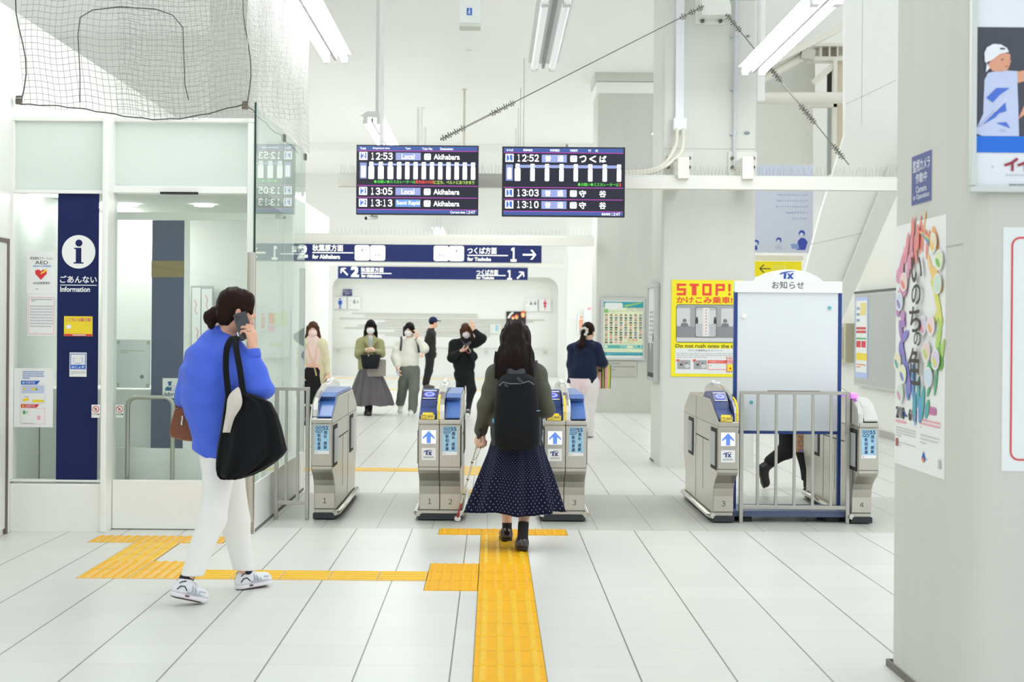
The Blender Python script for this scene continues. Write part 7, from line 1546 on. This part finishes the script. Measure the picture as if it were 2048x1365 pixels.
S = SDF(.007,.03); hd.cap(S, .014, (.054,.060,.080), .100, -.055); S.rc(hd.p(-.080,.02,.03), hd.p(-.105,.05,-.135), .028, .030, .03); S.rc(hd.p(.080,.02,.03), hd.p(.082,.03,-.10), .026, .020, .03); S.rc(hd.p(0,-.08,.0), hd.p(-.03,-.07,-.12), .06, .05, .03); S.rc(hd.p(-.05,.06,.09), hd.p(-.075,.07,-.03), .025, .015, .02); S.disp = strands(.002,120,8,9); S.build('hair', HAIRM, P)
BS2 = cloth('sweater_black','1b1c1f',.9,.1,.1,40,.12)
top(P, 'sweater', BS2, ((688,cx,.140),(705,928,.165),(725,928,.180),(742,928,.175)), Y, fc, [(sR,eR,wR),(sL,eL,wL)], nk, (.088,.092,.078,.052), .72, seed=13, cutz=746, amp=.008)
trousers(P, cloth('jeans_black','1e1f22'), W(928,752,Y), W(928,738,Y), [[lA[0],lA[1],V3((wx(920,Y),Y+.40,.27))],[lB[0],lB[1],W(938,803,Y-.10)]], (.092,.072,.055), fc, rp=.145)
socks(P, [lA,lB], M('sock_black'))
CV = M('canvas_dark','2a302c',.7)
for h, t in ((lA[2]-V3((0,-.08,.12)), lA[3]-V3((0,.04,.04))),(lB[2]-V3((0,-.04,.10)),lB[3]-V3((0,.03,.03)))):
    o = shoe(P, h, t, CV, SNS, 'sneaker', vox=.008, sole=.03); d = (t-h).normalized(); u = V3((0,0,1)); s = d.cross(u).normalized(); mb = MB()
    for k in range(4): mb.tube([h+d*(.10+.025*k)+u*(.088-.012*k)+s*.025, h+d*(.105+.025*k)+u*(.098-.012*k), h+d*(.10+.025*k)+u*(.088-.012*k)-s*.025], .006, SNS, 6)
    mb.ball(t - d*.025 + u*.035, (.036,.036,.022), SNS, 10); mb.build('laces', o)
o = thing('crossbody_bag', 'black crossbody bag with strap on the woman in black', 'bag', W(948,710,Y-.2)); R = []
for s_, y in ((.8,-.24),(1,-.22),(1,-.15),(.85,-.13)):
    m0 = W(945,709,Y+y); R.append([m0 + (W(u,v,Y+y)-m0)*s_ for u, v in ((934,700),(942,697),(954,708),(956,716),(950,724),(944,722))])
MB().loft(R, BKC, True, False, False).build('bag_body', o, .006); ribbon([W(920,678,Y+.03),W(925,683,Y-.115),W(932,694,Y-.165),W(940,701,Y-.19)], .04, .006, (.7,0,-.7), M('strap_slate','3d4352',.8)).build('strap', o)
mb = MB(); mb.tube([W(938,698,Y-.25),W(941,702,Y-.25),W(940,706,Y-.25)], .008, M('clip_cream','d9d4b8',.4), 6); mb.build('clip', o)
o = thing('phone_with_cord', 'phone with red cord in the hand of the woman in black', 'phone', W(936,690,Y-.36)); q = W(935.5,690.5,Y-.38)
MB().bar(q - V3((.05,0,.02)), q + V3((.05,-.03,.045)), .075, .010, M('phone_dark','3a3437',.3), up=(.3,-.6,1)).build('case', o, .003); MB().tube([W(930,700,Y-.33),W(934,704,Y-.32),W(938,708,Y-.3)], .008, M('cord_red','b03348',.6), 6).build('cord', o)

# --- navy jacket from behind ---
Y = 19.2; P = fig('person', 'woman in navy hooded jacket and white trousers seen from behind at a pillar', (wx(1172,Y),Y,0)); fn = V3((.35,.94,0)); cx = 1169; k = Y/FPX
hd = Head(W(1177,664.5,Y), (.55,.83,-.08), (0,0,1), .98); nk = W(1174,684,Y)
sL, eL, wL = W(1149,699,Y+.05), W(1144,728,Y+.04), W(1152,745,Y+.22); sR, eR, wR = W(1193,697,Y-.02), W(1203,724,Y-.02), W(1210,733,Y+.16)
lA = [W(1163,768,Y), W(1166,815,Y+.02), W(1167,862,Y-.02), W(1172,872,Y+.16)]; lB = [W(1182,768,Y), W(1181,815,Y+.03), W(1179,862,Y+.08), W(1184,868,Y+.26)]
body(P, hd, nk, W(cx,715,Y), W(1172,760,Y), fn, [(sL,eL,wL),(sR,eR,wR)], [lA,lB], [((wL,(.3,.9,0),(.5,0,-.8),(0,0,1)),dict(curl=(.7,.7,.8,.8))),((wR,(.35,.9,-.25),(-.8,.2,-.3),(0,.3,1)),dict(curl=(.9,1,1,1)))], SKIN2, .0075)
hd.face(P, BROW)
S = SDF(.007,.03); hd.cap(S, .012, (.058,.062,.085), .098, -.05); S.rc(hd.p(0,-.09,.0), hd.p(-.0,-.12,-.015), .045, .035, .03); S.rc(hd.p(0,-.12,-.01), W(1163,690,Y-.13), .034, .045, .02); S.rc(W(1163,690,Y-.13), W(1160,697,Y-.13), .045, .022, .02); S.disp = strands(.0018,130,6,4); S.build('hair', HAIRB, P)
SCR = cloth('scrunchie_ivory','d7d6cc',.8); mb = MB()
for a in range(9): t = a*.7; mb.ball(hd.p(.045*math.cos(t), -.128+.012*math.sin(2*t), -.01+.052*math.sin(t)), (.026,.018,.022), SCR, 8)
mb.build('scrunchie', P)
NJ = cloth('jacket_navy','1c2540',.8,.1,.06,30,.1)
def ex(S):
    for i in range(9):
        t = math.pi*(.05+.9*i/8); t2 = math.pi*(.05+.9*(i+1)/8)
        if i < 8: S.rc(W(1168-17*math.cos(t),690+14*math.sin(t),Y-.10), W(1168-17*math.cos(t2),690+14*math.sin(t2),Y-.10), .032, .032, .03)
    S.rc(W(1140,697,Y+.02), W(1143,700,Y), .045, .045, .03)
top(P, 'jacket', NJ, ((697,cx,.155),(715,1168,.175),(740,1165,.20),(764,1164,.22)), Y, fn, [(sL,eL,wL),(sR,eR,wR)], nk, (.085,.085,.075,.055), .72, seed=15, extra=ex, cutz=767, amp=.007)
trousers(P, cloth('trousers_soft_white','efe9ea'), W(1172,775,Y), W(1172,757,Y), [[lA[0],lA[1],W(1167,862,Y-.02)],[lB[0],lB[1],W(1179,860,Y+.08)]], (.10,.075,.052), fn, rp=.155, name='white_trousers')
skirt(P, 'shirt_hem', cloth('shirt_hem_pink','f0dde2',.9), [(W(1163,757,Y-.0),.17,.16,.2),(W(1164,772,Y-.01),.165,.165,.8),(W(1161,786,Y-.02),.085,.13,1.2)], n=48, pleats=5, amp=.02)
socks(P, [lA,lB], M('sock_pale'))
simple_shoes(P, [(V3((wx(1168,Y-.06),Y-.06,.02)),V3((wx(1173,Y+.18),Y+.18,.0))),(V3((wx(1179,Y+.04),Y+.04,.02)),V3((wx(1184,Y+.28),Y+.28,.0)))], M('shoe_white'), SNS)
o = thing('striped_bag', 'striped pink, lime and black bag held by the woman in navy', 'bag', W(1208,779,Y+.12))
ms = [M('stripe_lime','c9de4a',.7), M('stripe_pink','e3a9a4',.7), M('stripe_black','33332f',.7), M('stripe_lime'), M('stripe_black'), M('stripe_pink'), M('stripe_peach','eab9a0',.7), M('stripe_lime'), M('stripe_black')]
us = (1193,1196,1203.5,1206.5,1208.5,1211,1215,1218,1221.5,1223); mb = MB()
for i, m in enumerate(ms):
    a, b = us[i], us[i+1]; R = []
    for v, y0, y1 in ((731,Y+.06,Y+.20),(755,Y+.03,Y+.23),(778,Y+.04,Y+.22)): s_ = .96 if v == 778 else 1; R.append([(wx(1208+(a-1208)*s_,Y), y0, wz(1208,v,Y)),(wx(1208+(b-1208)*s_,Y), y0, wz(1208,v,Y)),(wx(1208+(b-1208)*s_,Y), y1, wz(1208,v,Y)),(wx(1208+(a-1208)*s_,Y), y1, wz(1208,v,Y))])
    mb.loft(R, m, True, False, False)
mb.build('bag_body', o); ribbon([W(1200,732,Y+.10),W(1203,722,Y+.13),W(1210,718,Y+.15),W(1215,724,Y+.14),W(1217,732,Y+.12)], .03, .006, (0,1,0), M('stripe_black')).build('handle', o); MB().box(W(1197,739,Y+.02), W(1204,744,Y+.035), M('stripe_black')).build('patch', o)

# --- runner behind the noticeboard ---
Y = 13.2; P = fig('person', 'person in black trousers striding behind the white noticeboard', (wx(1590,Y),Y,0)); fr = V3((1,.1,0)); k = Y/FPX
pv = V3((wx(1588,Y),Y,.86)); ch = V3((wx(1592,Y),Y,1.20)); nk = V3((wx(1596,Y),Y,1.40)); hd = Head(V3((wx(1600,Y),Y,1.52)), (1,.1,-.05), (0,0,1), .98)
sR, eR, wR = V3((wx(1592,Y),Y-.19,1.34)), V3((wx(1580,Y),Y-.24,1.08)), V3((wx(1597,Y),Y-.22,.90)); sL, eL, wL = V3((wx(1594,Y),Y+.19,1.34)), V3((wx(1585,Y),Y+.22,1.08)), V3((wx(1610,Y),Y+.2,1.0))
A_ = [V3((wx(1596,Y),Y-.08,.84)), W(1611,905,Y-.07), W(1613,958,Y-.05), W(1622,980,Y-.04)]; B_ = [V3((wx(1582,Y),Y+.08,.84)), W(1575,900,Y+.08), W(1534,928,Y+.08), W(1516,962,Y+.08)]
body(P, hd, nk, ch, pv, fr, [(sR,eR,wR),(sL,eL,wL)], [A_,B_], [((wR,(.4,0,-1),(.5,.8,0),(1,0,0)),dict(curl=(.9,.9,1,1))),((wL,(.6,0,-1),(.5,-.8,0),(1,0,0)),dict(curl=(.6,.7,.8,.8)))], SKIN, .0075)
hd.face(P, BROW); S = SDF(.008,.03); hd.cap(S, .012); S.build('hair', HAIRK, P)
def sol(name, m, rows, arms=()):
    S = SDF(.008,.05)
    for (a, ra), (b, rb) in zip(rows, rows[1:]): S.rc(a, b, ra, rb, .05, 0, (fr,.72))
    for a in arms: S.rc(nk - V3((0,0,.04)), a[0], .06, .08, .05); S.chain([a[0], a[1], a[1].lerp(a[2],.85)], (.078,.062,.045), .04)
    S.disp = folds(.006,16,21); S.build(name, m, P)
SK2 = M('sock_black'); MB().tube([A_[1].lerp(A_[2],.5), A_[2]+V3((0,0,-.01))], [.055,.045], SK2, 12).build('sock', P); MB().tube([B_[1].lerp(B_[2],.4), B_[2]], [.055,.042], SK2, 12).build('sock', P)
sol('jacket', cloth('jacket_dark','24252b'), ((V3((nk.x,Y,1.34)),.14),(ch,.17),(pv + V3((0,0,.02)),.17)), [(sR,eR,wR),(sL,eL,wL)])
trousers(P, cloth('trousers_black'), pv - V3((0,0,.03)), pv + V3((0,0,.05)), [[A_[0],A_[1],A_[2]+V3((0,0,.06))],[B_[0],B_[1],B_[2]+(B_[1]-B_[2])*.15]], (.10,.075,.055), fr, rp=.14, amp=.005)
BO = M('boot_black','1a1a1b',.5)
def boot(an, heel, toe):
    S = SDF(.006,.03); d = (toe-heel).normalized(); up = (an-heel).normalized(); S.rc(an + up*.02, heel + d*.045 + up*.03, .046, .042, .03); S.rc(heel + d*.045 + up*.03, toe - d*.05 + up*.012, .042, .040, .03); S.el(toe - d*.05 + up*.015, (.05,.04,.036), (d, d.cross(up), up), .02); o = S.build('boot', BO, P)
    S = SDF(.006,.02); S.rc(heel + d*.035 - up*.008, toe - d*.04 - up*.008, .042, .046, .02, 0, (up,.4)); S.build('sole', SLB, o)
boot(W(1612,950,Y-.05), V3((wx(1610,Y-.05),Y-.05,.02)), V3((wx(1648,Y-.03),Y-.03,.02))); boot(W(1545,922,Y+.08), W(1519,929,Y+.08), W(1530,976,Y+.08))
o = thing('patterned_bag', 'ochre and purple patterned bag beside the striding legs', 'bag', W(1603,904,Y-.2)); BG = M('bag_ochre','b58a4a',.7,var=.35,scale=60)
g = G(W(1602.5,887,Y-.215), (k,0,0), (0,0,k), (0,-1,0), lift=.002); g.mb.box(W(1595,905,Y-.21), W(1611,868,Y-.13), BG); PU = M('bag_purple','7c6488',.7)
for i in range(9): g.ell(-5+(i%3)*5,-14+(i//3)*9+2*(i%2),1.8,2.6,PU,1,10)
g.rect(-7,12,7,17.5,PU,1); g.mb.build('bag_body', o, fix=False); MB().tube([W(1598,868,Y-.17),wR+V3((-.01,0,-.06)),W(1607,868,Y-.17)], .008, BG, 6).build('handle', o)
# ================= camera, daylight, view ==========================================================
cam = bpy.data.cameras.new('camera'); co = bpy.data.objects.new('camera', cam); COL.objects.link(co)
cam.sensor_fit = 'HORIZONTAL'; cam.sensor_width = 36; cam.lens = FPX/2048*36
cam.shift_x = (1024-CX)/2048; cam.shift_y = -(682.5-CY)/2048
co.location = (0,0,H); co.rotation_mode = 'XYZ'
co.matrix_world = Matrix.Translation((0,0,H)) @ Matrix.Rotation(math.pi/2, 4, 'X') @ Matrix.Rotation(ROLL, 4, 'Z')
cam.clip_start = .05; cam.clip_end = 200
cam.dof.use_dof = True; cam.dof.focus_distance = 10.2; cam.dof.aperture_fstop = 4.0
scn.camera = co
w = bpy.data.worlds.new('daylight'); scn.world = w; w.use_nodes = True
bg = w.node_tree.nodes['Background']; bg.inputs[0].default_value = (.93,.97,1,1); bg.inputs[1].default_value = 1.32
scn.view_settings.view_transform = 'Standard'; scn.view_settings.look = 'None'; scn.view_settings.gamma = 1; scn.view_settings.exposure = -.16
scn.view_settings.use_curve_mapping = False
scn.cycles.use_denoising = True; scn.cycles.max_bounces = 10; scn.cycles.diffuse_bounces = 5; scn.cycles.transparent_max_bounces = 16; scn.cycles.sample_clamp_indirect = 6
scn.cycles.caustics_reflective = False; scn.cycles.caustics_refractive = False
LAB = {
 'floor': ('pale square floor tiles in front of the ticket gates', 'floor'), 'floor.001': ('grey floor band under the ticket gates', 'floor'), 'floor.002': ('pale floor tiles of the hall beyond the gates', 'floor'),
 'ceiling': ('plain white hall ceiling', 'ceiling'), 'trim_1': ('white ceiling drop beam at the third pillar', 'beam'),
 'concrete_pillar': ('big near concrete pillar covered with posters', 'pillar'), 'concrete_pillar.001': ('concrete pillar carrying the white cable duct', 'pillar'), 'concrete_pillar.002': ('concrete pillar with the framed portrait poster', 'pillar'), 'concrete_pillar.003': ('white far pillar with the orange alarm box', 'pillar'),
 'wall_left': ('white wall on the office side', 'wall'), 'door_1': ('white flush sliding door panel left of the office', 'door'), 'baseboard_left': ('grey baseboard of the left white wall', 'baseboard'), 'wall_left_far': ('grey concrete wall behind the safety net', 'wall'), 'trim_2': ('pale column end behind the safety net', 'column'),
 'wall_back': ('recessed far wall with relief lines', 'wall'), 'wall_back_surround': ('rounded surround of the far wall', 'wall'), 'wall_right': ('white wall carrying the display case', 'wall'), 'baseboard_right': ('grey baseboard under the display case', 'baseboard'), 'wall_right_rear': ('cream rear wall behind the roof steel', 'wall'),
}
for n, (l, c) in LAB.items():
    if n in bpy.data.objects: tag(bpy.data.objects[n], l, c)

# pieces that sit apart are parts of their own
def split_islands(o):
    me = o.data; n = len(me.vertices); par = list(range(n))
    def find(a):
        while par[a] != a: par[a] = par[par[a]]; a = par[a]
        return a
    for p in me.polygons:
        v = p.vertices
        for b in v[1:]: par[find(v[0])] = find(b)
    grp = {}
    for p in me.polygons: grp.setdefault(find(p.vertices[0]), []).append(p)
    if len(grp) < 2: return
    base = o.name.split('.')[0]
    for i, ps in enumerate(grp.values()):
        ids = sorted({v for p in ps for v in p.vertices}); mp = {v: k for k, v in enumerate(ids)}
        m2 = bpy.data.meshes.new(base); m2.from_pydata([me.vertices[v].co[:] for v in ids], [], [[mp[v] for v in p.vertices] for p in ps])
        for m in me.materials: m2.materials.append(m)
        m2.polygons.foreach_set('material_index', [p.material_index for p in ps]); m2.polygons.foreach_set('use_smooth', [p.use_smooth for p in ps]); m2.update()
        if i == 0: first = m2; continue
        c = o.copy(); c.data = m2; COL.objects.link(c)
    o.data = first
SPLIT = {'base_foot','tube_holder','bird_spring','panel_seam','sensor_dome','bolt','clip','bracket_plate','mount_arm','hanger','pillar_base_gap','zip_pull','side_pocket','trim','mask_loop','lapel','joint','casting_joint'}
for o in list(bpy.data.objects):
    if o.type == 'MESH' and o.name.split('.')[0] in SPLIT and o.parent is not None: split_islands(o)
